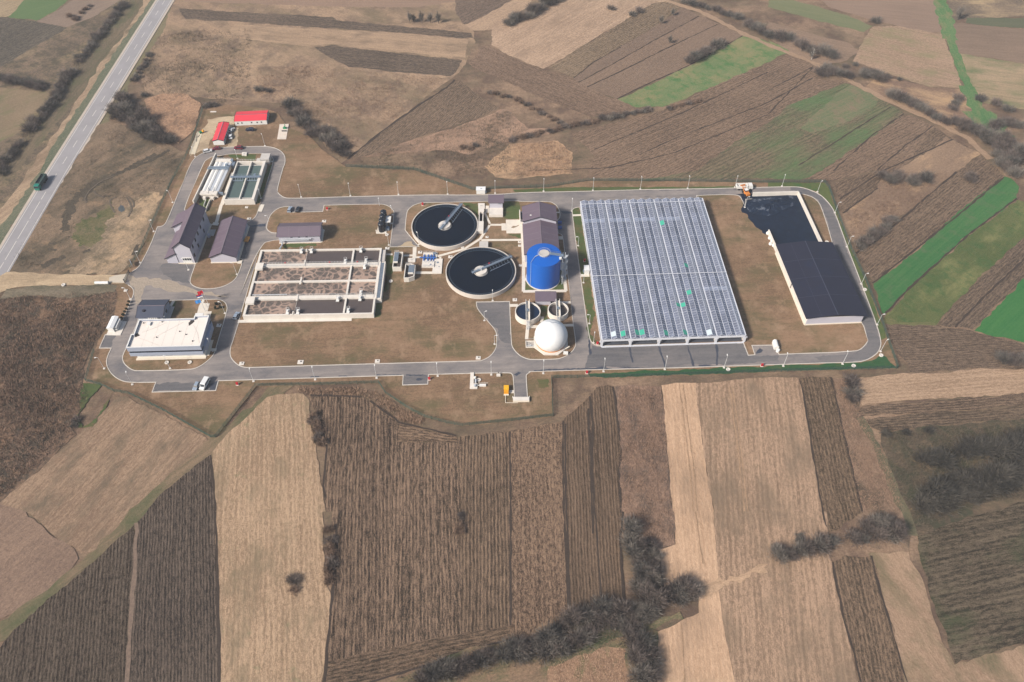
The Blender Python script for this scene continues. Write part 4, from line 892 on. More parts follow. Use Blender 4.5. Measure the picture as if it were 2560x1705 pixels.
# ---- gas dome
t = thing('gas_holder', 'big white spherical gas holder with an orange band on an octagonal pad', 'gas holder', (16.15, 218.7), 0)
oc = [(7.6 * math.cos(R(22.5 + 45 * i)), 7.6 * math.sin(R(22.5 + 45 * i))) for i in range(8)]
MB().prism(oc, -.1, .55).build('pad', M['conc'], t)
MB().dome((0, 0, 4.4), 6.85, 6.85, 64, 26, -36).build('membrane', M['dome'], t, True)
MB().ring((0, 0), 5.4, 6.05, .55, .95, 64).build('anchor_ring', M['orange'], t)
hs = []
for k in range(13):
    a = k / 12; el = R(62 + 22 * math.sin(a * 3.14)); az = R(135 - 120 * a)
    hs.append((6.95 * math.cos(el) * math.cos(az), 6.95 * math.cos(el) * math.sin(az), 4.4 + 6.95 * math.sin(el)))
MB().tube(hs, .07, 5).build('cable', M['steel'], t)
MB().box(5.6, 7.5, -6.3, -5.2, .4, 1.3).rot(-6).build('blower_unit', M['white'], t)
MB().beam((5.9, -4.4, 1.0), (7.6, -3.4, 1.4), .4, .4).build('gas_pipe', M['plinth'], t)
b = thing('valve_pit', 'open rectangular concrete pit on the left of the white gas dome', 'pit', (5.7, 215.7), 1)
MB().box(0, .3, 0, 3.6, -.1, .5).box(.3, 4.7, 0, .3, -.1, .5).box(4.4, 4.7, .3, 3.6, -.1, .5).box(.3, 4.4, 3.3, 3.6, -.1, .5).build('pit_wall', M['conc'], b)
MB().box(.3, 4.4, .3, 3.3, -.05, .02).build('pit_floor', M['conc2'], b)
MB().tube([(.4, 1.1, .35), (4.4, 1.1, .35)], .1).cyl((2.0, 1.1), .28, .2, .6, 10).tube([(.1, 3.9, .1), (.1, 3.9, 1.3), (4.5, 3.9, 1.3), (4.5, 3.9, .1)], .05, 4).build('pipe', M['steelw'], b)

# ---- clarifiers
weir = mat('weir_concrete', (58, 74, 92), .5, .2, .8)
for n, (cx_, cy_, e1, e2, lab) in enumerate(((-31.95, 291.1, ('G', 918, 605), ('G', 1262, 198), 'round clarifier of dark water beside the north road, the farther of the pair'),
                                            (-14.0, 259.8, ('G', 1438, 1318), ('G', 2072, 1052), 'round clarifier of dark water next to the blue tank, the nearer of the pair'))):
    t = thing('clarifier_tank', lab, 'settling tank', (cx_, cy_), 0, 'round clarifiers of dark water')
    r = 15.85
    MB().ring((0, 0), r - .42, r, -.1, 2.2, 110).build('tank_wall', M['rim'], t, True)
    MB().cyl((0, 0), r - .54, 1.2, 1.5, 110).build('water', M['water'], t)
    lau = MB().ring((0, 0), r - 1.75, r - 1.6, 1.3, 1.75, 110).ring((0, 0), r - .56, r - .54, 1.5, 2.15, 110)
    for k in range(120):
        a = 6.2832 * k / 120; ca, sa = math.cos(a), math.sin(a)
        lau.beam((ca * (r - 1.6), sa * (r - 1.6), 1.6), (ca * (r - .6), sa * (r - .6), 1.6), .12, .1)
    lau.build('weir_ring', weir, t)
    MB().cyl((0, 0), 2.75, 1.3, 2.5, 40).build('centre_disc', M['conc'], t)
    MB().ring((0, 0), 3.0, 3.2, 1.2, 1.95, 48).build('centre_ring', M['conc2'], t)
    p, q = at(*e1, 3.0), at(*e2, 3.0); o_ = Vector((cx_, cy_, .1)); p -= o_; q -= o_
    d = (q - p).normalized(); nn = Vector((d.y, -d.x, 0))
    br_ = MB().beam(p, q, 1.15, .3).build('bridge_deck', M['steel'], t)
    sd = MB()
    for s in (-1, 1):
        for zz in (.5, 1.0): sd.beam(p + nn * (s * .6) + Vector((0, 0, zz)), q + nn * (s * .6) + Vector((0, 0, zz)), .06, .07)
        k = int((q - p).length / 1.5)
        for i in range(k + 1):
            c_ = p + d * (i * (q - p).length / k) + nn * (s * .6); sd.beam(c_, c_ + Vector((0, 0, 1.0)), .06, .06)
    sd.build('handrail', M['steel'], br_)
    sc = MB(); a0 = d * 3.6 + nn * 2.2; a1 = d * 14.2 + nn * 1.7
    sc.beam(a0 + Vector((0, 0, 1.75)), a1 + Vector((0, 0, 1.75)), .18, .3)
    for i in range(7):
        c_ = a0 + (a1 - a0) * ((i + .5) / 7); c2 = c_ - nn * 1.4
        sc.beam(Vector((c_.x, c_.y, 1.8)), Vector((c2.x, c2.y, 2.9)), .08, .08)
    sc.build('scraper_arm', M['steel'], br_)
    MB().box(-.5, .5, -.5, .5, 2.5, 3.6).build('drive_motor', M['steelw'], br_)
    cc = p + (q - p) * .45
    MB().cyl((cc.x - nn.x * .5, cc.y - nn.y * .5), .3, 3.6, 4.0, 10).build('lifebuoy', M['redp'], br_)
    MB().box(q.x - .6, q.x + .6, q.y - .5, q.y + .5, 2.25, 3.0).build('drive_wheel_box', M['steel'], br_)
    if n == 0:
        MB().box(15.4, 18.4, -4, 3.0, -.1, 2.0).build('outlet_chamber', M['conc'], t)
        MB().box(16.0, 16.35, 3, 10.0, -.1, 1.9).box(17.8, 18.15, 3, 10.0, -.1, 1.9).box(15.7, 18.4, 10, 12.8, -.1, 2.0).box(16.35, 17.8, 3, 10, -.1, .5).build('outlet_channel', M['conc'], t)
        MB().box(16.5, 17.6, 3.2, 9.8, .5, .7).build('channel_water', M['water'], t)
    else:
        MB().box(-1.2, 2.9, 15.5, 20.2, -.1, 1.7).build('outlet_chamber', M['conc2'], t)

# ---- aeration basin
foam = None
m_, t_, p_ = new_mat('foamy_sludge'); p_.inputs['Roughness'].default_value = .5; p_.inputs['Specular IOR Level'].default_value = .25
geo = N(t_, 'NewGeometry'); nz = N(t_, 'TexNoise', Scale=.25, Detail=4.0); t_.links.new(geo.outputs['Position'], nz.inputs['Vector'])
va = N(t_, 'VectorMath', operation='MULTIPLY_ADD'); t_.links.new(nz.outputs['Color'], va.inputs[0]); va.inputs[1].default_value = (3.5, 3.5, 0); t_.links.new(geo.outputs['Position'], va.inputs[2])
v1 = N(t_, 'TexVoronoi', feature='DISTANCE_TO_EDGE', Scale=.36); t_.links.new(va.outputs[0], v1.inputs['Vector'])
v2 = N(t_, 'TexVoronoi', feature='DISTANCE_TO_EDGE', Scale=.85); t_.links.new(va.outputs[0], v2.inputs['Vector'])
nb = N(t_, 'TexNoise', Scale=.11, Detail=4.0); t_.links.new(geo.outputs['Position'], nb.inputs['Vector'])
wide = math_n(t_, 'MULTIPLY_ADD', nb.outputs[0], .9, -.34)
l1 = math_n(t_, 'MULTIPLY_ADD', math_n(t_, 'SUBTRACT', v1.outputs['Distance'], wide), -6.0, .5, clamp=True)
l2 = math_n(t_, 'MULTIPLY_ADD', v2.outputs['Distance'], -7.0, .6, clamp=True)
ff = math_n(t_, 'MAXIMUM', math_n(t_, 'MULTIPLY', l1, .95), math_n(t_, 'MULTIPLY', l2, .55))
n3 = N(t_, 'TexNoise', Scale=.9, Detail=5.0); t_.links.new(geo.outputs['Position'], n3.inputs['Vector'])
wc = mix_c(t_, math_n(t_, 'MULTIPLY_ADD', n3.outputs[0], 2, -.5, clamp=True), lin((84, 78, 74)), lin((108, 98, 92)))
t_.links.new(mix_c(t_, ff, wc, lin((182, 156, 140))), p_.inputs['Base Color'])
foam = m_
still = mat('brown_sludge_water', (92, 82, 80), .35, .06, .2, spec=.3)
t = thing('aeration_basin', 'large rectangular white concrete basin of foaming brown sludge split into lanes', 'treatment basin', (-114.6, 231.4), 1.3)
W, D, HT = 55.6, 41.6, 2.7
wl = MB().box(0, W, 0, .7, -.1, HT).box(0, 1.0, .7, D - .7, -.1, HT).box(W - .8, W, .7, D - .7, -.1, HT).box(0, W, D - .7, D, -.1, HT)
wl.build('outer_wall', M['conc'], t)
MB().box(-2.4, 46, -1.5, -.0, -.1, .2).build('footing', M['conc'], t)
lanes = [(.7, 9.6), (11.5, 20.2), (21.0, 30.0), (31.9, D - .7)]
wa = MB().box(1.0, W - .8, 9.6, 11.5, 1.0, HT + .15).box(1.0, W - .8, 30.0, 31.9, 1.0, HT + .15); wa.build('lane_walkway', M['conc'], t)
MB().box(1.0, W - .8, 20.2, 21.0, 1.0, HT - .02).build('lane_wall', M['conc'], t)
cw = MB()
for y0, y1 in lanes: cw.box(42.4, 43.2, y0, y1, 1.0, HT - .04)
cw.build('cross_wall', M['conc'], t)
for i, (y0, y1) in enumerate(lanes):
    x = 21.5 if i in (0, 3) else 42.4
    MB().box(1.0, x, y0, y1, 1.5, 1.9).build('foam_surface', foam, t)
    if i in (0, 3): MB().box(x + .12, 42.4, y0, y1, 1.5, 1.88).build('still_surface', still, t); MB().box(x, x + .12, y0, y1, 1.4, 2.0).build('baffle', M['conc2'], t)
    MB().box(43.2, W - .8, y0, y1, 1.5, 1.89).build('sludge_surface', still if i in (0, 3) else foam, t)
ch = MB().box(W + .01, W + .4, 9, 32.3, -.1, HT + .2).box(W + 2.0, W + 2.5, 9, 32.3, -.1, HT + .2).box(W + .4, W + 2.0, 9, 32.3, -.1, HT - .2)
ch.build('outlet_channel', M['conc'], t)
gr = MB()
for k in range(20): gr.box(W + .45, W + 1.95, 9.6 + k * 1.1, 10.6 + k * 1.1, HT - .15, HT + .12)
gr.build('grating', M['grate'], t)
MB().box(W + .01, W + 1.8, 33, 41, -.1, HT - .6).build('side_step', M['conc2'], t)
def rail_line(mb, x0, x1, y, z, step=1.4):
    mb.beam((x0, y, z + 1.0), (x1, y, z + 1.0), .06, .06); mb.beam((x0, y, z + .5), (x1, y, z + .5), .05, .05)
    k = int((x1 - x0) / step)
    for i in range(k + 1): mb.beam((x0 + i * step, y, z), (x0 + i * step, y, z + 1.0), .05, .05)
rl = MB(); rail_line(rl, 3, W - 1, 31.8, HT + .15); rail_line(rl, 3, W - 1, 11.4, HT + .15); rail_line(rl, 3, W - 1, 30.1, HT + .15)
rl.build('handrail', M['rail'], t)
MB().tube([(2, 11.8, HT + .6), (17, 11.9, HT + .6)], .2, 8).build('air_main', M['steelw'], t)
mp = [(19.0, D - 1.6, 0), (23.6, D - 1.6, 0), (46.2, D - 1.6, 0), (39.9, 32.6, 0), (49.2, 32.8, 0), (49.0, 28.9, 1), (49.0, 12.4, 0), (49.0, 9.0, 1), (39.4, 8.8, 1), (44.7, 1.8, 0), (18.9, 1.6, 1), (23.3, 1.6, 1)]
for x, y, s in mp:
    pl = MB().box(x - .65, x + .65, y - 1.5, y + 1.5, HT + .18, HT + .4).box(x - .4, x + .4, y - .5, y + .5, HT + .4, HT + 1.3).build('mixer_platform', M['white'], t)
    h = MB()
    yy = y + 1.45
    for a in (-.6, .6): h.tube([(x + a, yy, HT + .4), (x + a, yy, HT + 1.5), (x + a, y - .2, HT + 1.5)], .05, 4)
    h.tube([(x - .6, yy, HT + 1.5), (x + .6, yy, HT + 1.5)], .05, 4); h.build('handrail', M['rail'], pl)
MB().box(.2, 3.6, 27.6, 31.6, HT + .17, HT + 1.2).box(.1, 3.8, 6.2, 10.2, HT + .17, HT + 1.2).build('inlet_box', M['conc'], t)
MB().box(21.3, 22.0, 30, 34, HT + .16, HT + .4).box(21.3, 22.0, 18.4, 22.8, HT + .16, HT + .4).box(21.3, 22, 8.2, 12, HT + .16, HT + .4).box(21, 21.5, 39.6, 41.4, HT + .02, HT + .4).box(21, 21.5, .2, 2, HT + .02, HT + .4).build('weir_block', M['conc'], t)
for x in (13.0, 33.0, 45.5):
    MB().cyl((0, 0), .38, -.06, .06, 14).build('lifebuoy', M['redp'], t).location = (x, 31.7, HT + .9)

# ---- covered grit channels with gantry
t = thing('grit_channel_tank', 'white covered channels under a steel gantry, left of the open settling tank', 'covered tank', (-154.9, 314.4), -2.2)
W, D = 9.2, 29.0
MB().box(.6, W, 0, D, -.1, 1.9).build('tank_body', M['conc'], t)
cv = MB()
for x0, x1 in ((.9, 2.6), (2.8, 4.4), (5.9, 7.6)): cv.extr([(x0, 1.92), (x1, 1.92), (x1, 2.2), ((x0 + x1) / 2, 2.45), (x0, 2.2)], 'y', 2.2, D - 2.6)
cv.build('channel_cover', M['white'], t)
MB().box(4.45, 5.85, 2.2, D - 2.6, 1.91, 2.05).box(7.65, 9.1, 2.2, D - 2.6, 1.91, 2.05).build('middle_walkway', M['steelw'], t)
MB().box(.7, W - .1, -.6, 2.0, 1.91, 2.7).box(.8, W - .2, D - 2.4, D - .2, 1.91, 2.5).box(2.2, 3.6, -2.0, -.6, -.1, 1.4).box(6.0, 7.6, -2.0, -.6, -.1, 1.4).build('end_chamber', M['conc'], t)
MB().box(-1.1, -.6, -6.2, D + 4, -.1, 2.9).build('side_wall', M['conc'], t)
gt = MB().beam((-1, D * .70, 3.4), (W + .4, D * .72, 3.4), .4, .5).beam((-1, D * .70 - 1.3, 3.4), (W + .4, D * .72 - 1.3, 3.4), .4, .5)
for x in (-.8, W + .2):
    for yy in (D * .71, D * .71 - 1.4): gt.beam((x, yy, 2.0), (x, yy, 3.5), .25, .25)
gt.box(7.4, 8.6, D * .75, D * .8, 2.1, 3.8); gt.build('gantry', M['steel'], t)
cb_ = MB()
for a, b_ in (((3.4, 5, 2.5), (5.0, 0.2, 2.8)), ((6.2, 5.4, 2.5), (7.0, 1, 2.8)), ((2.2, 1.4, 2.8), (3.6, -1.4, 1.6)), ((4.0, 0.5, 2.8), (7.2, -.9, 2.4))): cb_.tube([a, b_], .06, 4)
cb_.build('cable', M['trim'], t)
rl = MB(); rail_line(rl, 1, W - .5, D - .1, 1.9); rail_line(rl, -1, W, D + .4, 1.4); rl.build('handrail', M['rail'], t)
MB().box(9.4, 10.8, D - 5, D - 1.4, -.1, 1.8).box(9.4, 11.5, 1.2, 2.0, .8, 2.2).box(8.6, 9.8, D - 2.2, D - .8, 1.9, 3.0).build('pump_cabinet', M['steel'], t)

# ---- open settling tank with bridge
t = thing('settling_tank', 'open rectangular tank of grey-green water with a steel scraper bridge across it', 'settling tank', (-141.0, 308.6), 1.0)
W, D, HT = 14.8, 31.4, 3.2
MB().box(0, W, 0, .45, -.1, HT).box(0, .55, .45, D - .5, -.1, HT).box(W - 1.3, W, .45, D - .5, -.1, HT).box(0, W, D - .5, D, -.1, HT).build('outer_wall', M['conc'], t)
MB().box(7.2, 7.75, .45, D - .5, .5, HT).build('middle_wall', M['conc'], t)
MB().box(.55, 7.2, 2.5, D - 2.6, 1.6, 2.1).box(7.75, W - 1.3, 2.5, D - 2.6, 1.6, 2.1).build('water', M['waterg'], t)
MB().box(.55, 7.2, 1.9, 2.25, .5, 2.6).box(7.75, W - 1.3, 1.9, 2.25, .5, 2.6).box(.55, 7.2, .5, 1.85, .4, 1.7).box(7.75, W - 1.3, .5, 1.85, .4, 1.7).box(.55, 7.2, D - 2.5, D - 1.9, .5, 2.2).box(7.75, W - 1.3, D - 2.5, D - 1.9, .5, 2.2).build('weir_trough', M['conc2'], t)
br_ = MB().beam((-.3, 17.6, 3.7), (W - .2, 17.6, 3.7), 1.4, .25).build('bridge_deck', M['steel'], t)
s_ = MB()
for yy in (16.9, 18.3):
    rail_line(s_, -.3, W - .4, yy, 3.8)
s_.build('handrail', M['steel'], br_)
sc = MB()
for x0 in (1.0, 8.2):
    sc.beam((x0, 15.7, 2.6), (x0 + 5, 15.7, 2.6), .2, .35)
    for k in range(5): sc.beam((x0 + k * 1.25, 15.8, 2.6), (x0 + k * 1.25, 17.2, 3.7), .12, .12)
sc.box(W - 3.4, W - 2.4, 17.9, 18.9, 3.8, 4.6); sc.build('scraper', M['steel'], br_)
MB().box(-2.4, -.5, -.0, D - 6, -.1, .5).build('side_ledge', M['path'], t)
sb = MB().box(W - 3.4, W + 1.2, D + 1.5, D + 6.5, -.1, 3.2).box(W - 6, W - 3.4, D + .2, D + 5.5, -.1, 1.0); sb.build('inlet_chamber', M['conc2'], t)
rl = MB(); rail_line(rl, .2, W, D + .1, HT); rl.build('handrail', M['rail'], t)

# ---- distribution chambers and valve pit with blue pipes
t = thing('weir_chamber', 'tall white open concrete chamber with grating, the one nearest the aeration basin', 'chamber', (-53.95, 261.5), 0, 'open weir chambers')
MB().box(0, 4, 0, .35, -.1, 2.6).box(0, .35, .35, 10.2, -.1, 2.6).box(3.65, 4, .35, 10.2, -.1, 2.6).box(.35, 3.65, 9.85, 10.2, -.1, 2.6).build('chamber_wall', M['conc'], t)
MB().box(.35, 3.65, .35, 9.85, .8, 1.3).build('sludge', still, t)
MB().box(.2, 2.2, 3.6, 9.8, 2.62, 2.8).build('grating', M['grate'], t)
MB().box(.2, 2.2, 3.0, 3.6, 2.3, 2.85).build('beam', M['conc'], t)
rl = MB(); rail_line(rl, .2, 2.3, 10.1, 2.6, .7); rl.build('handrail', M['rail'], t)
t = thing('weir_chamber', 'white open concrete chamber with a chamfered corner, beside the blue valve pit', 'chamber', (-48.2, 254.6), 0, 'open weir chambers')
ol = [(0, 0), (2.2, 0), (4.6, 1.2), (4.6, 8.4), (2.4, 9.6), (0, 9.2)]
OV = [Vector((x, y, 0)) for x, y in ol]
strip_mb(offset(OV, .18), .36, -.1, 2.5, True).build('chamber_wall', M['conc'], t)
MB().prism([(p.x, p.y) for p in offset(OV, .3)], .6, 1.2).build('sludge', still, t)
MB().box(1.7, 4.2, 3.4, 8.4, 2.5, 2.7).build('grating', M['grate'], t)
MB().box(1.7, 4.0, 2.7, 3.4, 2.3, 2.75).build('beam', M['conc'], t)
rl = MB(); rail_line(rl, .3, 4.2, 9.0, 2.6, .8); rl.build('handrail', M['rail'], t)
t = thing('pipe_gallery', 'white concrete pit with blue valves and pipework between the two round clarifiers', 'pump pit', (-41.0, 263.4), 0)
MB().box(0, 5.6, .3, 4.0, -.1, .9).box(5.0, 9.2, -3.6, 6.0, -.1, .5).box(.0, 5.0, 4.0, 10.4, -.1, .35).box(5.0, 6.6, 6.0, 10.4, -.1, .35).build('slab', M['conc'], t)
bp = MB().tube([(-1.4, 6.4, .9), (6.2, 6.4, .9)], .22, 8)
for x in (.6, 2.4, 3.8, 5.0): bp.tube([(x, 4.4, .7), (x, 8.6, .7)], .18, 8).box(x - .35, x + .35, 5.2, 5.9, .5, 1.3).box(x - .3, x + .3, 7.0, 7.6, .5, 1.2)
bp.build('pipework', M['bluep'], t)
rl = MB(); rail_line(rl, .1, 6.4, 10.3, .35); rail_line(rl, .1, 5.4, .4, .9)
for yy in (3.0,): rail_line(rl, .1, 5.4, yy, .9)
rl.build('handrail', M['rail'], t)
MB().box(3.6, 4.2, 1.2, 1.9, .91, 1.1).box(6.6, 7.4, 3.0, 3.8, .51, .7).box(7.6, 8.0, .4, .8, .51, .7).box(4.6, 6.0, 8.8, 9.6, .36, 1.2).build('hatch', M['steel'], t)

# ---- black vertical tanks
blk = thing('chemical_tank', 'tank', 'tank', (-61.85, 289.2), 0, 'black round tanks in a row')
MB().cyl((0, 0), 1.45, .2, 4.6, 28).build('tank_body', M['black'], blk, True)
MB().dome((0, 0, 4.6), 1.45, .6, 28, 5, 0).build('tank_top', M['black'], blk, True)
MB().cyl((0, 0), .35, 5.1, 5.5, 12).build('lid', M['black'], blk)
rg = MB()
for z in (1.3, 2.4, 3.5): rg.ring((0, 0), 1.44, 1.5, z, z + .1, 28)
rg.build('band', M['black'], blk)
bl = ['black round tank nearest the camera in the row beside a white canopy', 'second black tank back in the row beside the white canopy', 'third black tank back in the row, one before the last', 'black tank at the far end of the row beside the white canopy']
blk['label'] = bl[0]
for i in range(1, 4): dup(blk, (-61.85 + .08 * i, 289.2 + 2.95 * i), 0, bl[i])
s = MB().box(-64.1, -59.6, 287.2, 300.2, .1, .3).build('tank_pad', M['path']); tag(s, kind='structure')
c = thing('loading_canopy', 'white flat canopy on posts attached beside the black round tanks', 'canopy', (-60.2, 289.6), 0)
MB().box(.0, 2.4, 2.2, 6.6, 3.0, 3.2).build('canopy_roof', M['white'], c)
k = MB()
for x in (.2, 2.2):
    for y in (2.4, 6.4): k.cyl((x, y), .08, 0, 3.0, 8)
k.box(.3, 1.8, -.2, 2.0, 0, 1.1); k.build('frame', M['steel'], c)

# ---- greenhouse (solar sludge dryer)
gm_, gt_, gp_ = new_mat('greenhouse_glass')
gp_.inputs['Base Color'].default_value = lin((166, 174, 198)); gp_.inputs['Roughness'].default_value = .25; gp_.inputs['Specular IOR Level'].default_value = .7
tr_ = gt_.nodes.new('ShaderNodeBsdfTransparent'); tr_.inputs[0].default_value = (.80, .86, .94, 1)
mx_ = gt_.nodes.new('ShaderNodeMixShader'); gt_.links.new(tr_.outputs[0], mx_.inputs[1]); gt_.links.new(gp_.outputs[0], mx_.inputs[2])
ge_ = N(gt_, 'NewGeometry'); nn_ = N(gt_, 'TexNoise', Scale=.12, Detail=3.0); gt_.links.new(ge_.outputs['Position'], nn_.inputs['Vector'])
gt_.links.new(math_n(gt_, 'MULTIPLY_ADD', nn_.outputs[0], .5, .17, clamp=True), mx_.inputs[0])
out_ = [n for n in gt_.nodes if n.type == 'OUTPUT_MATERIAL'][0]; gt_.links.new(mx_.outputs[0], out_.inputs[0])
bar_m = mat('glazing_bar_alloy', (196, 200, 212), .5, .05, .6)
frame_m = mat('greenhouse_frame', (222, 224, 232), .5, .05, .6)
bed_m = mat('drying_sludge_bed', (64, 74, 92), .8, .25, .15)
t = thing('greenhouse', 'huge glass-roofed greenhouse of five bays with many small ridges', 'greenhouse', (37.05, 216.5), 2.45)
W, D, BAY = 59.6, 89.4, 11.92
MB().box(.3, W - .3, .6, D - .3, -.1, .02).build('floor', mat('darkened_floor', (92, 96, 106), .8, .15, .3), t)  # dim interior put into the floor colour, evenly dark
for i in range(5):
    MB().box(i * BAY + 1.5, (i + 1) * BAY - 1.8, 2.5, D - 6, .02, .5).build('sludge_bed', bed_m, t)
lw = MB()
for i in range(6):
    x = min(max(i * BAY, .15), W - .15)
    lw.box(x - .15, x + .15, 1.0, D - .4, -.1, 1.1)
lw.build('low_wall', M['conc'], t)
EV, RV = 4.3, 5.15; S = BAY / 3
gl_ = MB(); fr = MB(); pur = MB(); gut = MB()
for k in range(15):
    x0 = k * S; x1 = x0 + S; xm = (x0 + x1) / 2
    gl_.add([(x0, 0, EV), (xm, 0, RV), (xm, D, RV), (x0, D, EV)], [(0, 1, 2, 3)])
    gl_.add([(xm, 0, RV), (x1, 0, EV), (x1, D, EV), (xm, D, RV)], [(0, 1, 2, 3)])
    fr.beam((xm, 0, RV + .03), (xm, D, RV + .03), .14, .1)
    nbar = 65
    for j in range(nbar + 1):
        y = D * j / nbar; w_ = .05 if j % 5 else .15
        fr.beam((x0, y, EV + .04), (xm, y, RV + .04), w_, .05)
        fr.beam((xm, y, RV + .04), (x1, y, EV + .04), w_, .05)
    for y in (0, D): gl_.add([(x0, y, EV - .05), (x1, y, EV - .05), (xm, y, RV)], [(0, 1, 2)])
    for xx in (x0,) if k % 3 else (): gut.beam((xx, 0, EV), (xx, D, EV), .22, .12)
gl_.build('glass_roof', gm_, t, fix=False); fr.build('glazing_bars', bar_m, t)
gw = MB()
for i in range(6):
    x = i * BAY; gut.beam((x, -.2, EV + .05), (x, D + .1, EV + .05), .5, .18)
    if 0 < i < 6: gw.box(x - 1.55, x - .3, 1, D - 1, 3.5, 3.6)
gut.build('gutter', frame_m, t); gw.build('walkway_strip', M['conc2'], t)
wl = MB()
for x in (.02, W - .02): wl.add([(x, 0, 1.0), (x, D, 1.0), (x, D, EV), (x, 0, EV)], [(0, 1, 2, 3)])
wl.add([(0, D - .02, .4), (W, D - .02, .4), (W, D - .02, EV), (0, D - .02, EV)], [(0, 1, 2, 3)])
wl.build('glass_wall', gm_, t, fix=False)
ps = MB()
for j in range(31):
    y = D * j / 30
    for x in (0, W): ps.box(x - .06, x + .06, y - .06, y + .06, 0, EV)
for j in range(46): ps.box(W * j / 45 - .05, W * j / 45 + .05, D - .05, D + .05, 0, EV)
for z in (1.0, 2.6):
    for x in (0, W): ps.beam((x, 0, z), (x, D, z), .1, .1)
ps.build('side_posts', frame_m, t)
lou = MB()
for k in range(9): lou.beam((W - 2.2 + k * .25, 0, EV + .3 - k * .03), (W - 2.2 + k * .25, D, EV + .3 - k * .03), .05, .05)
lou.build('side_vent', frame_m, t)
fp_ = MB().box(0, W, -.25, .0, 3.3, 4.2).box(0, W, -.6, .0, -.1, .25)
for i in range(6): fp_.box(i * BAY - .5, i * BAY + .5, -.3, .0, .2, 3.3).box(i * BAY - .9, i * BAY + .9, -.2, .3, 2.7, 3.3)
fp_.build('front_frame', frame_m, t)
fn = MB()
for i in range(5):
    for u in (.22, .5, .78):
        x = i * BAY + BAY * u; fn.cyl((x, 3.0), .5 if u == .5 else .32, 2.0, 2.7, 10)
    fn.beam((i * BAY + .4, 3, 2.8), ((i + 1) * BAY - .4, 3, 2.8), .1, .1)
    for u in range(12): fn.beam((i * BAY + u * BAY / 12, -.1, 4.2), (i * BAY + (u + .5) * BAY / 12, -.1, 4.75), .05, .05)
fn.build('fan', M['steelw'], t)
cr = MB()
for y_ in (D * .41, D * .965): cr.beam((0, y_, RV + .12), (W, y_, RV + .12), .3, .06)
for i in range(4): cr.box(i * BAY + .6, (i + 1) * BAY - .6, D * .86, D * .88, 1.4, 2.2)
cr.box(4 * BAY + .6, W - 1, D * .325, D * .345, 1.4, 2.2)
cr.build('cross_girder', frame_m, t)
gp2 = mat('green_pane', (70, 176, 150), .35, .06, .5); gpw = mat('white_pane', (206, 220, 226), .35, .06, .5)
def pane(k, side, y0, y1, m, nm):
    x0 = k * S; xm = x0 + S / 2; x1 = x0 + S
    a, b_ = ((x0 + .1, EV + .12), (xm - .1, RV + .08)) if side == 0 else ((xm + .1, RV + .08), (x1 - .1, EV + .12))
    MB().add([(a[0], y0, a[1]), (b_[0], y0, b_[1]), (b_[0], y1, b_[1]), (a[0], y1, a[1]), (a[0], y0, a[1] - .03), (b_[0], y0, b_[1] - .03), (b_[0], y1, b_[1] - .03), (a[0], y1, a[1] - .03)],
             [(0, 1, 2, 3), (7, 6, 5, 4), (0, 4, 5, 1), (1, 5, 6, 2), (2, 6, 7, 3), (3, 7, 4, 0)]).build(nm, m, t)
pane(2, 0, 1.2, 4.0, gp2, 'green_pane'); pane(3, 1, 1.6, 4.4, gp2, 'green_pane'); pane(4, 0, 1.6, 4.4, gp2, 'green_pane'); pane(6, 1, .9, 3.6, gp2, 'green_pane'); pane(8, 1, .9, 3.4, gp2, 'green_pane')
pane(8, 1, 17, 19, gp2, 'green_pane'); pane(9, 0, 16.8, 19, gp2, 'green_pane'); pane(10, 0, 24, 26.4, gp2, 'green_pane'); pane(10, 1, 41, 43.4, gp2, 'green_pane'); pane(9, 0, 70, 73, gp2, 'green_pane')
pane(1, 0, 1.2, 3.8, gpw, 'white_pane'); pane(11, 0, .4, 3.2, gpw, 'white_pane')

# ---- storage hall and walled sludge yard
t = thing('storage_hall', 'long hall with a black shallow roof and cream walls near the east bend', 'hall', (124.6, 228.7), 3.2)
W, L = 24.2, 45.0
MB().box(0, W, 0, L, -.1, 4.3).build('wall', M['conc'], t)
c = W / 2
ro = MB().extr([(-1.1, 4.75), (c, 6.3), (W + 1.1, 4.75), (W + 1.1, 4.95), (c, 6.5), (-1.1, 4.95)], 'y', -1.0, L + .6).build('roof', M['roofd'], t)
MB().extr([(0.0, 4.3), (W, 4.3), (W, 4.88), (c, 6.2), (0.0, 4.88)], 'y', .05, .25).build('gable_panel', M['trim'], t)
rc = MB().beam((c, -1, 6.54), (c, L + .6, 6.54), .3, .06)
for k in range(1, 4):
    for s in (-1, 1): rc.beam((c, L * k / 4, 6.54), (c + s * (c + 1.05), L * k / 4, 4.99), .12, .03)
rc.beam((c * .46, -1, 5.72), (c * .46, L + .6, 5.72), .1, .03)
rc.build('ridge_cap', mat('grey_seam', (72, 77, 94), .5, .05, .5), ro)
MB().box(-.3, W + .3, -.35, -.02, -.1, .5).box(-.5, -.02, 0, L, -.1, .5).build('plinth', M['plinth'], t)
MB().box(.1, W - .1, -.05, -.003, .5, 4.2).build('front_cladding', M['wall'], t)
MB().box(-.12, .02, 21.6, 22.1, .4, 4.2).build('wall_gap', M['trim'], t)
t = thing('yard_wall', 'cream concrete wall around the black sludge yard behind the storage hall', 'wall', (119.5, 315.4), 0)
def wseg(a, b_, h=2.3, w_=.45): mb_.beam((a[0] - 119.5, a[1] - 315.4, h / 2), (b_[0] - 119.5, b_[1] - 315.4, h / 2), w_, h + .1)
mb_ = MB(); wseg((119.5, 315.4), (142.1, 316.3)); wseg((142.1, 316.1), (144.4, 275.5)); wseg((121.3, 287.6), (122.3, 274.2)); mb_.build('wall_panel', M['conc'], t)
blackm = mat('black_sludge_spread', (24, 38, 58), .9, .25, .25, spec=.1, bump=.6, dirt=((70, 74, 82), .12, -.25))
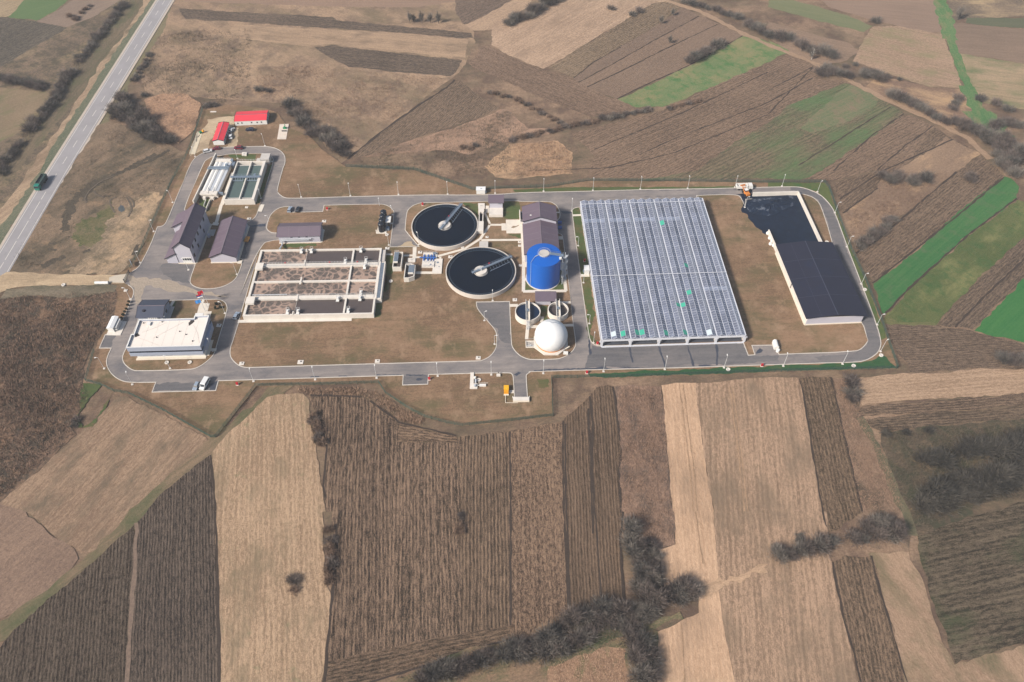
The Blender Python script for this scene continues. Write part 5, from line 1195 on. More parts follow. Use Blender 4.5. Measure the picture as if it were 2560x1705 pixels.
sheet('sludge_yard', 'M 300,235 370,255 405,330 390,395 372,420 385,470 450,490 460,540 525,605 600,680 645,732 700,757 740,730 830,880 900,940 1420,890 1400,800 1115,225 900,245 525,262 515,200 512,165 470,175 440,215', blackm, z=.15, rag=(1.2, .4))
hp = MB(); Q = pts('M 520,275 800,250 1020,235 1085,260 1100,330 1030,390 900,440 760,520 640,500 520,490 450,440 440,350')
cxh = sum((p.x for p in Q)) / len(Q); cyh = sum((p.y for p in Q)) / len(Q)
nv = 40; rings = 7; loop = []
Q2 = smooth_loop(Q, 2, True, 170); tot = len(Q2)
vs = []; fs = []
for j in range(rings):
    s_ = 1 - j / (rings - .3); z_ = .14 + (1 - s_) ** .8 * 1.5
    for i in range(tot):
        p = Q2[i]; f_ = s_ + rnd.uniform(-.05, .05) * (j > 0)
        vs.append((cxh + (p.x - cxh) * f_, cyh + (p.y - cyh) * f_, z_ + (rnd.uniform(-.22, .22) if j else 0)))
vs.append((cxh, cyh, 1.7))
for j in range(rings - 1):
    for i in range(tot): fs.append((j * tot + i, j * tot + (i + 1) % tot, (j + 1) * tot + (i + 1) % tot, (j + 1) * tot + i))
for i in range(tot): fs.append(((rings - 1) * tot + i, (rings - 1) * tot + (i + 1) % tot, rings * tot))
o = hp.add(vs, fs).build('sludge_heap', mat('black_sludge', (22, 38, 60), .85, .3, .3, spec=.15, bump=1.0, dirt=((150, 156, 166), .3, .06)))  # pale streaks stand for reflections, painted into the heap colour
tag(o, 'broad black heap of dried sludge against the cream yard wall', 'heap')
bag = MB().box(-.55, .55, -.55, .55, 0, 1.05)
bagp = None
bl = ['white bulk bag standing apart at the open end of the row by the yard wall', 'white bulk bag next to the lone one by the yard wall', 'white bulk bag in the middle of the cluster, set back against the wall', 'white bulk bag in the middle of the cluster, away from the wall', 'white bulk bag low in the cluster, touching the wall', 'white bulk bag nearest the storage hall corner']
for i, (x, y) in enumerate(((710, 745), (735, 805), (765, 845), (745, 880), (785, 900), (815, 930))):
    p = at('M', x, y)
    if not bagp:
        bagp = thing('bulk_bag', bl[0], 'bag', (p.x, p.y), 0, 'white bulk bags by the yard wall')
        q = MB().cyl((0, 0), .72, 0, .55, 14, .86).cyl((0, 0), .86, .55, 1.15, 14, .7).build('sack', M['white'], bagp, True)
        MB().cyl((0, 0), .3, 1.15, 1.4, 8, .4).build('spout', M['white'], bagp)
    else: dup(bagp, (p.x, p.y), i * .7, bl[i], scale=(1, 1, 1 + .08 * (i % 3)))

# ---- red-roofed barracks
for (x, y, rz, W, L, he, hr, ax, lab, nw) in ((-151.5, 376.6, 4.8, 17.2, 9.2, 2.7, 3.6, 'x', 'long white site hut with a bright red roof, broad side to the camera', 5),
                                              (-158.9, 358.5, 2.5, 5.6, 16.4, 2.6, 3.4, 'y', 'narrow white site hut with a red gable roof, end facing the camera', 5)):
    t = thing('site_hut', lab, 'hut', (x, y), rz, 'red-roofed site huts')
    gable(t, W, L, he, hr, ax, .15, wall=M['white'], roof=M['red'], plinth=False, th=.12)
    if ax == 'x':
        for q in (1.6, 3.8, 9.0, 12.0, 14.3): window(t, 'front', q, 1.1, .7, .8, 0)
        for q in (2, 4.4, 6.8): window(t, 'right', q, 1.0, .8, .9, W)
    else:
        for q in (2.5, 5, 7.4, 9.8, 12.5): window(t, 'right', q, .7, .9, 1.2, W)
# ================================================================ VEGETATION
ORD = ['first', 'second', 'third', 'fourth', 'fifth', 'sixth', 'seventh', 'eighth', 'ninth', 'tenth', 'eleventh', 'twelfth', 'thirteenth', 'fourteenth', 'fifteenth', 'sixteenth', 'seventeenth', 'eighteenth', 'nineteenth', 'twentieth', 'twenty-first', 'twenty-second', 'twenty-third', 'twenty-fourth', 'twenty-fifth', 'twenty-sixth', 'twenty-seventh', 'twenty-eighth']
def twig_mat(name, a, b_):
    m, t, p = new_mat(name); p.inputs['Roughness'].default_value = .9; p.inputs['Specular IOR Level'].default_value = .1
    oi = N(t, 'ObjectInfo'); g = N(t, 'NewGeometry'); n = N(t, 'TexNoise', Scale=.6, Detail=3.0); t.links.new(g.outputs['Position'], n.inputs['Vector'])
    f = math_n(t, 'ADD', math_n(t, 'MULTIPLY_ADD', n.outputs[0], 1.8, -.7), math_n(t, 'MULTIPLY', oi.outputs['Random'], .5), clamp=True)
    t.links.new(mix_c(t, f, lin(a), lin(b_)), p.inputs['Base Color']); return m
TW = [twig_mat('bare_twigs_grey', (78, 77, 76), (152, 142, 132)), twig_mat('bare_twigs_purple', (80, 73, 72), (140, 126, 118)), twig_mat('dry_brush', (112, 92, 80), (158, 132, 114))]
bark = mat('bark', (92, 84, 78), .9, .2, 2)
birch = mat('pale_bark', (200, 194, 188), .8, .2, 2)

def crown_mesh(seed, h, sp, n, base=.15, up=.9, wid=.075, clump=9, tl=1.3):
    """bare crown: limbs, branches and many fine twigs"""
    r = random.Random(seed); mb = MB(); stems = MB()
    tips = []
    for c in range(clump):
        a = r.uniform(0, 6.283); d = sp * math.sqrt(r.random()) * .85
        z = h * (base + (1 - base) * r.uniform(.35, .95) * (1 - .45 * (d / sp) ** 2))
        tip = Vector((d * math.cos(a), d * math.sin(a), z)); tips.append(tip)
        p0 = Vector((r.uniform(-.2, .2) * sp * .5, r.uniform(-.2, .2) * sp * .5, h * base * .6))
        mid = p0.lerp(tip, .5) + Vector((r.uniform(-.3, .3), r.uniform(-.3, .3), r.uniform(0, .4)))
        stems.tube([p0, mid, tip], .05 + .012 * h, 4)
    for i in range(n):
        t_ = r.choice(tips); p = t_ * r.uniform(.45, 1.0)
        p = p + Vector((r.gauss(0, .34), r.gauss(0, .34), r.gauss(0, .26))) * (sp * .72)
        if p.z < .05: p.z = r.uniform(.05, .5)
        d = Vector((p.x * .55 + r.gauss(0, .6), p.y * .55 + r.gauss(0, .6), up * r.uniform(.3, 1.6) * max(1, sp * .5))).normalized()
        L = tl * r.uniform(.5, 1.3); s = d.cross(Vector((r.gauss(0, 1), r.gauss(0, 1), r.gauss(0, 1)))).normalized() * (wid * r.uniform(.6, 1.5))
        q = p + d * L; k = p + d * (L * .55) + s.cross(d) * r.uniform(-.8, .8)
        mb.add([p - s, p + s, k + s * .7, k - s * .7, q], [(0, 1, 2, 3), (3, 2, 4)])
    return mb, stems

def proto(name, kind, seed, h, sp, n, m, **kw):
    t = thing(name, 'x', kind, (0, 0, -.2)); tr = kw.pop('trunk', 0); bm_ = kw.pop('barkm', bark)
    cr, st = crown_mesh(seed, h, sp, n, **kw)
    if tr: st.cyl((0, 0), tr, -.3, h * .5, 7, tr * .5)
    cr.build('crown', m, t, fix=False); st.build('trunk' if tr else 'stem', bm_, t)
    return t
PRO = {
    'bush': [proto('bare_bush', 'bush', 11 + i, 3.2, 2.9, 900, TW[i % 2], base=.05, clump=12, wid=.05) for i in range(4)],
    'big': [proto('bare_bush', 'bush', 31 + i, 4.2, 3.7, 1350, TW[i % 2], base=.08, clump=17, wid=.052, tl=1.6) for i in range(4)],
    'tree': [proto('bare_tree', 'tree', 51 + i, 6.6, 3.2, 1300, TW[i % 2], base=.25, clump=17, wid=.052, tl=1.8, trunk=.22) for i in range(4)],
    'brush': [proto('dry_brush', 'bush', 71 + i, 1.4, 2.0, 620, TW[2 if i else 1], base=.0, clump=10, wid=.05, tl=.9) for i in range(3)],
    'slim': [proto('bare_tree', 'tree', 91 + i, 8.5, 1.5, 420, TW[0], base=.15, clump=9, wid=.07, tl=1.8, trunk=.16) for i in range(2)],
    'birch': [proto('birch_tree', 'tree', 97, 8.0, 1.8, 380, TW[0], base=.3, clump=8, wid=.06, tl=1.5, trunk=.2, barkm=birch)],
    'sapling': [proto('young_conifer', 'sapling', 99, 2.0, .45, 260, mat('conifer_green', (44, 62, 42), .9, .2, 2), base=.0, clump=7, wid=.10, tl=.6)],
}
USED = {}
def plant(kind, p, label, group=None, sc=1.0, z=-.25):
    i = USED.get(kind, 0); USED[kind] = i + 1; pr = PRO[kind]; src = pr[i % len(pr)]
    s = (sc * rnd.uniform(.9, 1.1), sc * rnd.uniform(.9, 1.1), sc * rnd.uniform(.88, 1.12))
    if i < len(pr):
        src.location = (p.x, p.y, z); src.scale = s; src.rotation_euler = (0, 0, rnd.uniform(0, 6.28)); o = src; o['label'] = label
        if group: o['group'] = group
    else: o = dup(src, (p.x, p.y, z), rnd.uniform(0, 6.28), label, group, s)
    return o

def hedge(kind, spec, where, desc='bare bush', frm='left', sc=1.0, scs=None, z=-.25, group=None):
    """plants one by one along a listed row; every one gets its own ordinal label"""
    P = pts(spec); n = len(P)
    for i, p in enumerate(P):
        o_ = 'the lone' if n == 1 else ('the ' + ORD[i] if i < n - 1 else 'the last')
        lab = ('%s %s' % (desc, where)) if n == 1 else '%s %s, %s from %s' % (desc, where, ORD[i], frm)
        plant(kind, p, lab, group or (where if n > 1 else None), sc * (scs[i % len(scs)] if scs else 1), z)

def line(spec, step, jit=1.0, wide=0.0):
    P = pts(spec); out = []; acc = 0.0
    for a, b_ in zip(P[:-1], P[1:]):
        L = (b_ - a).length; d = (b_ - a) / max(L, 1e-6); nn = Vector((-d.y, d.x, 0)); t_ = acc
        while t_ < L:
            out.append(a + d * t_ + nn * rnd.uniform(-wide, wide) + Vector((rnd.uniform(-jit, jit), rnd.uniform(-jit, jit), 0))); t_ += step
        acc = t_ - L
    return out
def row(kind, spec, step, where, desc, frm='left', sc=(.85, 1.2), wide=0.0, mixk=None, group=None):
    P = line(spec, step, .8, wide)[:28]
    for i, p in enumerate(P):
        plant(mixk if mixk and i % 3 == 1 else kind, p, '%s %s, %s from %s' % (desc, where, ORD[i], frm), group or (desc + ' ' + where), rnd.uniform(*sc))

# hedges and thickets, north side
row('big', 'q20 -20,230 150,150 300,60 480,-40', 5.0, 'in the hedge of the pale top field', 'tall grey bush', wide=1.2, mixk='tree')
row('big', 'q20 1630,580 1760,510 1880,440 1950,400', 3.6, 'in the clump above the pale green strip', 'grey-blue bush', mixk='tree', sc=(.8, 1.1))
row('bush', 'q20 1590,30 1700,60 1900,110 2000,150 2120,210', 5.5, 'in the hedge above the tan lane at the top', 'grey bush', mixk='big', wide=1.0)
row('big', 'q20 2170,250 2260,290 2350,330 q30 80,350 180,370', 5.5, 'in the hedge above the green strip corner', 'grey bush', wide=1.5)
row('big', 'q30 270,430 350,470 450,490 550,520 620,540', 4.2, 'in the thicket along the north-east lane', 'dark grey tree', mixk='tree', wide=2.0)
row('big', 'q30 470,680 560,660 650,690 760,710', 4.5, 'in the rounded thicket below the birch', 'dark purple bush', wide=1.5)
hedge('big', 'q30 880,710 940,690 990,720 1030,740', 'in the round thicket right of the birch', 'dark purple bush', sc=1.05)
row('bush', 'q30 700,620 800,610 900,660 1060,700 1180,720 1290,750', 7, 'in the low hedge under the straw field', 'brown bush', wide=1.0, sc=(.6, .9))
row('big', 'q30 1150,900 1230,930 1330,970 1400,1010', 4.2, 'in the first clump beside the right-hand lane', 'grey bush')
row('bush', 'q30 1480,1050 1580,1110 1700,1160', 5.0, 'in the thin hedge beside the right-hand lane', 'grey bush', wide=.8)
row('big', 'q30 1720,1150 1830,1200 1950,1250 2050,1330 2130,1420 2200,1500 2270,1560', 4.2, 'in the dark belt at the eastern', 'dark tree', mixk='tree', wide=2.5, sc=(1.0, 1.4))
row('big', 'q30 2100,1290 2200,1370 2300,1450 2380,1540', 4.2, 'in the outer row of the eastern belt', 'dark tree', mixk='tree', wide=2.0, sc=(1.0, 1.4))
row('big', 'q31 2140,-40 2230,30 2330,80', 4.5, 'in the clump above the bright green field', 'dark bush', sc=(1.0, 1.3))
row('big', 'q30 2060,1190 2150,1150 2250,1150 2340,1200', 5.5, 'in the thicket right of the lush green track', 'grey bush', sc=(.9, 1.2))
row('bush', 'q30 1960,930 2080,960 2200,1010 2330,1060', 7.5, 'in the thin scrub beside the lush green track', 'grey bush')
row('bush', 'q30 1700,1000 1750,930 1690,860', 6, 'in the scrub left of the lush track', 'brown bush')
row('big', 'q31 1060,70 1130,110 1200,90', 4.2, 'in the left clump of the weedy meadow', 'dark bush')
row('big', 'q31 1310,120 1400,100 1490,90', 3.8, 'in the right clump of the weedy meadow', 'dark bush')
hedge('big', 'q31 1850,90', 'standing alone among the ploughed strips near the bright green field', 'grey rounded bush', sc=.9)
row('bush', 'q31 820,700 920,630 1020,560 1110,490 1180,440', 3.6, 'in the dark hedge running towards the hall bend', 'dark bush', wide=.8)
hedge('bush', 'q20 910,85', 'alone in the pale top field', 'small round grey bush', sc=.9)
hedge('bush', 'q20 1110,140 1165,110', 'on the ploughed edge below the pale top field', 'pale grey bush')
hedge('slim', 'q20 1370,215 1480,140 1450,395', 'standing in the northern ploughed strips', 'small grey tree', sc=.75)
hedge('bush', 'q30 985,200', 'at the end of the faded green strip in the north-east', 'lone grey bush', sc=1.3)
hedge('slim', 'q30 1745,180', 'behind the lush green track in the north-east', 'tall thin bare tree', sc=1.2)
hedge('birch', 'q30 398,545', 'with a white trunk in front of the north-east thicket', 'birch tree')
hedge('slim', 'q10 1415,205 1450,205 1525,205 1605,210 1680,212', 'in the short row on the mauve strip', 'slim bare tree', sc=.9)
row('brush', 'q20 0,1300 200,1245 420,1190 620,1140 800,1110', 3.6, 'in the low purple hedge', 'low purple brush', wide=.5, sc=(.9, 1.3))
row('bush', 'q20 840,1100 950,1085 1080,1050 1180,1030 1280,1010', 3.4, 'in the right half of the low purple hedge', 'low grey bush', sc=(.6, .85))
row('brush', 'q20 1440,1000 1520,980 1600,965 1740,925', 4.0, 'in the short hedge below the pale green strip', 'low dark brush')
row('brush', 'q10 2150,850 2250,880 q20 0,900 120,960 250,1030 400,1110 460,1130', 4.2, 'in the ditch below the diagonal field', 'dark brush')
row('bush', 'q10 290,960 350,1020 390,1060 460,1130 520,1190 590,1250 650,1300 720,1350 770,1410 800,1450', 3.6, 'in the thicket by the triangle field', 'dark grey bush', wide=2.2, mixk='big', sc=(.95, 1.25))
row('bush', 'q10 640,1200 700,1260 780,1310 830,1380', 4.0, 'in the fringe of the triangle field thicket', 'dark grey bush', wide=1.0)
hedge('bush', 'q10 30,830 110,840', 'left of the dark thicket above the red huts', 'small dark bush', sc=.85)
hedge('bush', 'q00 1900,985 1960,980', 'just above the gravel yard of the red huts', 'dark bush', sc=.85)
hedge('brush', 'q10 1900,1360 1980,1370 2020,1340', 'on the pink meadow beside the triangle field', 'dark low brush')
# thicket by the highway
row('big', 'q00 1110,930 1160,980 1200,1030 1260,1080 1310,1130 1380,1200 1440,1260 1500,1310 1570,1330', 3.8, 'in the main row of the highway thicket', 'dark bush', wide=2.2, mixk='tree', sc=(.9, 1.2))
row('big', 'q00 1050,1020 1100,1070 1180,1110 1250,1160 1330,1230 1420,1310', 3.8, 'in the near row of the highway thicket', 'dark bush', wide=1.4, sc=(.85, 1.1))
row('bush', 'q00 1340,880 1400,870', 4.0, 'at the upper tip of the highway thicket', 'small dark bush', sc=(.7, .9))
row('bush', 'q00 1235,740 1270,680 1330,590 1390,470', 3.8, 'in the thin row along the highway verge', 'grey bush', sc=(.6, .85))
row('bush', 'q00 1140,40 1080,100 1010,220 950,290 880,380 800,480 740,550 700,600', 3.9, 'along the upper ditch left of the highway', 'dark bush', sc=(.6, 1.15), wide=1.0)
row('bush', 'q00 640,680 580,760 540,860 480,960 400,1060 330,1130 260,1200', 3.4, 'along the middle ditch left of the highway', 'dark bush', sc=(.7, 1.3), wide=1.2)
row('bush', 'q00 210,1330 130,1400 60,1470 0,1530 q01 10,60', 3.4, 'along the lower ditch left of the highway', 'dark bush', sc=(.8, 1.2), wide=1.0)
row('big', 'q00 -40,720 60,735 150,760 260,790 400,815', 3.4, 'in the dark hedge at the western edge', 'dark bush', sc=(.7, 1.0), wide=.8)
row('brush', 'q00 650,150 700,190 760,100 820,50 860,70', 6, 'in the straw corner left of the highway', 'grey brush')
# south thickets
row('tree', 'q23 1080,200 1130,280 1180,360 1100,430 1170,520 1250,590 1180,660 1240,740 1200,820', 3.6, 'in the tall grove beside the pale straw strip', 'grey bare tree', frm='top', wide=1.6, mixk='big', sc=(.75, 1.05))
row('big', 'q23 1260,330 1290,430 1300,520 1300,620 1310,720', 3.8, 'on the right flank of the tall grove', 'dark bush', frm='top', sc=(.7, 1.0))
row('big', 'q23 1430,790 1500,740 1570,700 1640,710 1660,780 1580,800 1480,830', 3.2, 'in the round clump by the pale straw', 'dark purple bush', wide=.8, sc=(.8, 1.0))
row('tree', 'q23 840,900 930,920 1020,900 1110,940 1200,920 1300,880 1360,860', 3.6, 'in the grove at the ditch bend', 'grey bare tree', wide=1.6, mixk='big', sc=(.75, 1.0))
row('big', 'q23 870,1010 980,1040 1090,1020 1200,990', 3.6, 'on the near side of the ditch bend grove', 'dark bush', sc=(.75, 1.0))
row('big', 'q23 230,1230 320,1170 400,1110 500,1040 600,1020 700,1010 780,1010', 3.4, 'in the ditch thicket south of the lumpy field', 'grey bush', wide=1.2, mixk='tree', sc=(.8, 1.05))
row('big', 'q23 280,1290 390,1260 500,1230 610,1200 700,1150 790,1110', 3.4, 'in the near row of the ditch thicket', 'dark bush', wide=1.0, sc=(.75, 1.0))
row('big', 'q13 2330,1260 2240,1340 2140,1380 2040,1420 1930,1430 1830,1450 1730,1490 1620,1520 1520,1550', 3.6, 'in the ditch thicket at the southern side', 'dark bush', frm='right', wide=1.2, mixk='tree', sc=(.7, .95))
row('big', 'q23 0,1270 60,1240 110,1290 40,1340', 3.2, 'in the small thicket beside the ditch gap', 'dark bush', sc=(.8, 1.0))
row('big', 'q23 1100,1180 1180,1220 1260,1160', 3.6, 'at the head of the southern hedge', 'grey bush', sc=(.85, 1.05))
row('big', 'q23 1130,1290 1150,1380 1170,1470 1190,1560', 3.6, 'on the left of the southern hedge', 'grey bush', frm='top', sc=(.85, 1.05), mixk='tree')
row('big', 'q23 1230,1290 1250,1380 1270,1470 1280,1560', 3.6, 'on the right of the southern hedge', 'dark bush', frm='top', sc=(.85, 1.05))
row('big', 'q33 100,430 190,410 290,380 380,350 470,320', 3.6, 'in the left oval thicket between the straw fields', 'dark bush', wide=1.0, sc=(.75, .95))
row('bush', 'q33 480,300 560,290 640,290', 3.4, 'at the right end of the oval thicket', 'dark bush')
hedge('bush', 'q33 80,350 280,250', 'behind the oval thicket between the straw fields', 'small dark bush', sc=.7)
row('big', 'q33 930,170 1000,100 1080,110 1160,160 1200,220 1100,250 1000,230', 3.4, 'in the round thicket beside the grass track', 'dark grey bush', wide=1.0, mixk='tree', sc=(.8, 1.0))
row('bush', 'q33 760,240 830,250 890,220', 4.0, 'left of the round thicket beside the grass track', 'brown bush')
row('bush', 'q32 740,400 780,470 760,560 700,520', 4.5, 'in the scrub at the straw field corner', 'grey bush')
row('big', 'q32 2150,190 2250,200 2350,210', 4.2, 'in the eastern hedge by the brown field', 'dark bush', sc=(.8, 1.0))
row('big', 'q32 1470,1120 1560,1080 1640,1120 1550,1180', 3.8, 'in the left clump of the south-east thicket', 'dark bush')
row('big', 'q32 1780,1030 1900,1000 2020,1000 2140,1030 2250,970 2350,920', 4.6, 'in the middle belt of the south-east thicket', 'dark bush', wide=1.5, sc=(1.0, 1.4))
row('big', 'q32 1430,1470 1550,1420 1680,1370 1800,1340 1930,1300 2050,1270 2180,1240 2320,1210', 4.4, 'in the near belt of the south-east thicket', 'grey bush', wide=1.2, sc=(1.0, 1.4), mixk='tree')
row('big', 'q32 1450,1560 1580,1500 1720,1450 1860,1420 2000,1380 2140,1350 2290,1320', 4.4, 'in the front row of the south-east thicket', 'grey bush', wide=1.0, sc=(.95, 1.3))
row('bush', 'q32 1060,870 1250,840 1450,830 1600,850', 9, 'along the top of the south-east thicket', 'dark bush', sc=(.5, .75))
hedge('bush', 'q13 345,640', 'standing alone on the pale stubble strip', 'single dark brown bush', sc=.85)
hedge('brush', 'q13 352,730', 'just below the lone dark bush on the stubble', 'low dark brush', sc=.9)
row('brush', 'q12 520,690 545,760 570,830 590,900 600,970', 2.8, 'on the upper ploughed field edge', 'brown brush', frm='top', sc=(1.0, 1.35))
row('brush', 'q13 680,180 680,250 675,320 680,390 690,470 690,560 680,640', 3.0, 'on the lower ploughed field edge', 'dark brush', frm='top', sc=(1.0, 1.35))
row('brush', 'q13 1865,60 1870,120 1868,190 1866,250', 3.0, 'in the gap of the ploughed centre field', 'brown brush', frm='top', sc=(.8, 1.0))
hedge('bush', 'q02 690,780 700,730', 'at the tip of the green grass wedge', 'dark bush', sc=.6)
dark_tw = twig_mat('dark_thicket_twigs', (58, 58, 56), (106, 100, 92))
for o in list(bpy.data.objects):
    if 'south-east thicket' in o.get('label', ''):
        for c_ in o.children:
            if c_.name.startswith('crown'): c_.material_slots[0].link = 'OBJECT'; c_.material_slots[0].material = dark_tw
# saplings in the plant
hedge('sapling', 'q01 1195,1220 1185,1250 1172,1285 1155,1310 1140,1340 1125,1365', 'along the west road by the gate', 'young dark conifer', frm='top', z=.0)
hedge('sapling', 'C 1975,480 1955,545 2035,530', 'on the lawn right of the flagpoles', 'young dark conifer', z=.1)
for k_, v_ in PRO.items():
    for o in v_[USED.get(k_, 0):]:
        for c_ in list(o.children): bpy.data.objects.remove(c_)
        bpy.data.objects.remove(o)

# ---------------- grass and reed stuff (uncountable)
def inside(p, P):
    c_ = False; j = len(P) - 1
    for i in range(len(P)):
        if (P[i].y > p[1]) != (P[j].y > p[1]) and p[0] < (P[j].x - P[i].x) * (p[1] - P[i].y) / (P[j].y - P[i].y) + P[i].x: c_ = not c_
        j = i
    return c_
def tufts(name, spec, n, m, h=(.5, 1.1), sp=.5, w=.07, z=-.25, blades=5, label=None):
    P = pts(spec); xs = [p.x for p in P]; ys = [p.y for p in P]; mb = MB(); k = 0; r = random.Random(len(spec))
    cl = [(r.uniform(min(xs), max(xs)), r.uniform(min(ys), max(ys))) for _ in range(max(6, n // 60))]
    while k < n:
        if r.random() < .55: c_ = r.choice(cl); q = (c_[0] + r.gauss(0, 4), c_[1] + r.gauss(0, 4))
        else: q = (r.uniform(min(xs), max(xs)), r.uniform(min(ys), max(ys)))
        if not inside(q, P):
            k += .05; continue
        k += 1; lean = r.uniform(0, 6.28)
        for b_ in range(blades):
            x, y = q[0] + r.gauss(0, sp), q[1] + r.gauss(0, sp); hh = r.uniform(*h); a = lean + r.gauss(0, .7); l = hh * r.uniform(.3, .9)
            s = (math.cos(a + 1.57) * w * r.uniform(.7, 1.6), math.sin(a + 1.57) * w * r.uniform(.7, 1.6))
            mb.add([(x - s[0], y - s[1], z), (x + s[0], y + s[1], z), (x + math.cos(a) * l, y + math.sin(a) * l, z + hh)], [(0, 1, 2)])
    o = mb.build(name, m, fix=False); return tag(o, kind='stuff')
reed = twig_mat('dry_reed', (120, 98, 84), (178, 146, 124)); straw = twig_mat('dry_straw', (150, 122, 102), (206, 172, 144)); dgrass = twig_mat('dark_weeds', (84, 78, 66), (124, 110, 94)); ggrass = twig_mat('green_weeds', (58, 84, 54), (92, 110, 72))
tufts('dry_reeds', 'q01 -20,1180 700,1130 1080,1130 1010,1340 880,1568 q02 840,0 740,250 740,400 820,480 640,790 680,850 0,1440 -20,1400', 5200, reed, (.7, 1.5))
tufts('dark_weeds', 'q01 -20,1180 700,1130 1080,1130 1010,1340 880,1568 q02 840,0 740,250 740,400 820,480 640,790 680,850 0,1440 -20,1400', 2600, dgrass, (.6, 1.3), sp=.9)
tufts('ditch_weeds', 'q00 1180,20 1130,120 900,420 740,620 560,900 300,1260 60,1540 -60,1540 240,1180 520,860 680,560 940,260 1130,20', 1600, dgrass, (.5, 1.2), sp=.8)
tufts('dry_grass', 'q00 1320,920 1500,860 1700,860 1850,960 1800,1180 1640,1320 1500,1200 1380,1060', 1100, straw, (.5, 1.0))
tufts('dry_grass', 'q10 0,620 500,600 900,640 1750,720 1450,960 850,1400 300,950 0,900', 3000, reed, (.4, .9), sp=.8)
tufts('dry_grass', 'q00 1500,300 2300,260 2300,900 1900,960 1500,860 1300,800 1280,650', 2200, dgrass, (.5, 1.0), sp=.8)
tufts('dry_grass', 'q20 20,1330 420,1300 540,1400 540,1590 20,1620', 1000, straw, (.5, 1.0))
tufts('dry_grass', 'q10 900,1480 1350,1320 1750,1200 2100,1080 2300,1010 q20 150,1180 0,1290 q11 2300,20 1600,60 1000,60', 1900, dgrass, (.5, 1.1), sp=.8)
tufts('dry_grass', 'q01 100,880 420,350 660,30 q00 1000,1180 1280,1230 1700,1440 q01 1520,140 1420,300 1000,300 700,500 640,760 560,930', 2600, dgrass, (.5, 1.0), sp=.8)
tufts('dry_grass', 'q31 700,400 1015,180 1260,20 1700,20 1430,260 1000,600 820,740', 1300, reed, (.4, 1.0), sp=.7)
tufts('dry_grass', 'q22 980,440 1360,430 1400,700 1470,1568 q23 1480,280 1060,200 1045,0 q22 1010,1568 1000,1000', 2600, reed, (.5, 1.1), sp=.6)
tufts('dry_grass', 'q32 620,345 780,340 830,640 1040,1000 1260,1568 880,1560 700,830', 1700, reed, (.4, 1.0), sp=.7)
tufts('dark_weeds', 'q32 1060,850 1700,785 2400,720 2400,1420 1900,1470 q33 1380,160 q32 1080,1000', 2600, dgrass, (.5, 1.2), sp=.9)
tufts('ditch_weeds', 'q13 1150,1580 1700,1400 2355,1200 q23 500,960 830,890 1300,1050 700,1280 0,1420 q13 1500,1600', 1500, dgrass, (.5, 1.1), sp=.7)
tufts('green_weeds', 'q23 450,1330 700,1270 1000,1130 1080,1040 900,1060 800,1120 600,1280', 700, ggrass, (.3, .7), sp=.7)
tufts('dry_grass', 'q23 340,1430 700,1300 1040,1250 1080,1700 340,1700', 1200, straw, (.4, .9), sp=.6)
tufts('dry_grass', 'q12 380,440 900,430 1150,480 1330,620 1560,720 1500,770 1330,730 1060,545 960,500 480,490', 1100, straw, (.4, .9), sp=.5)
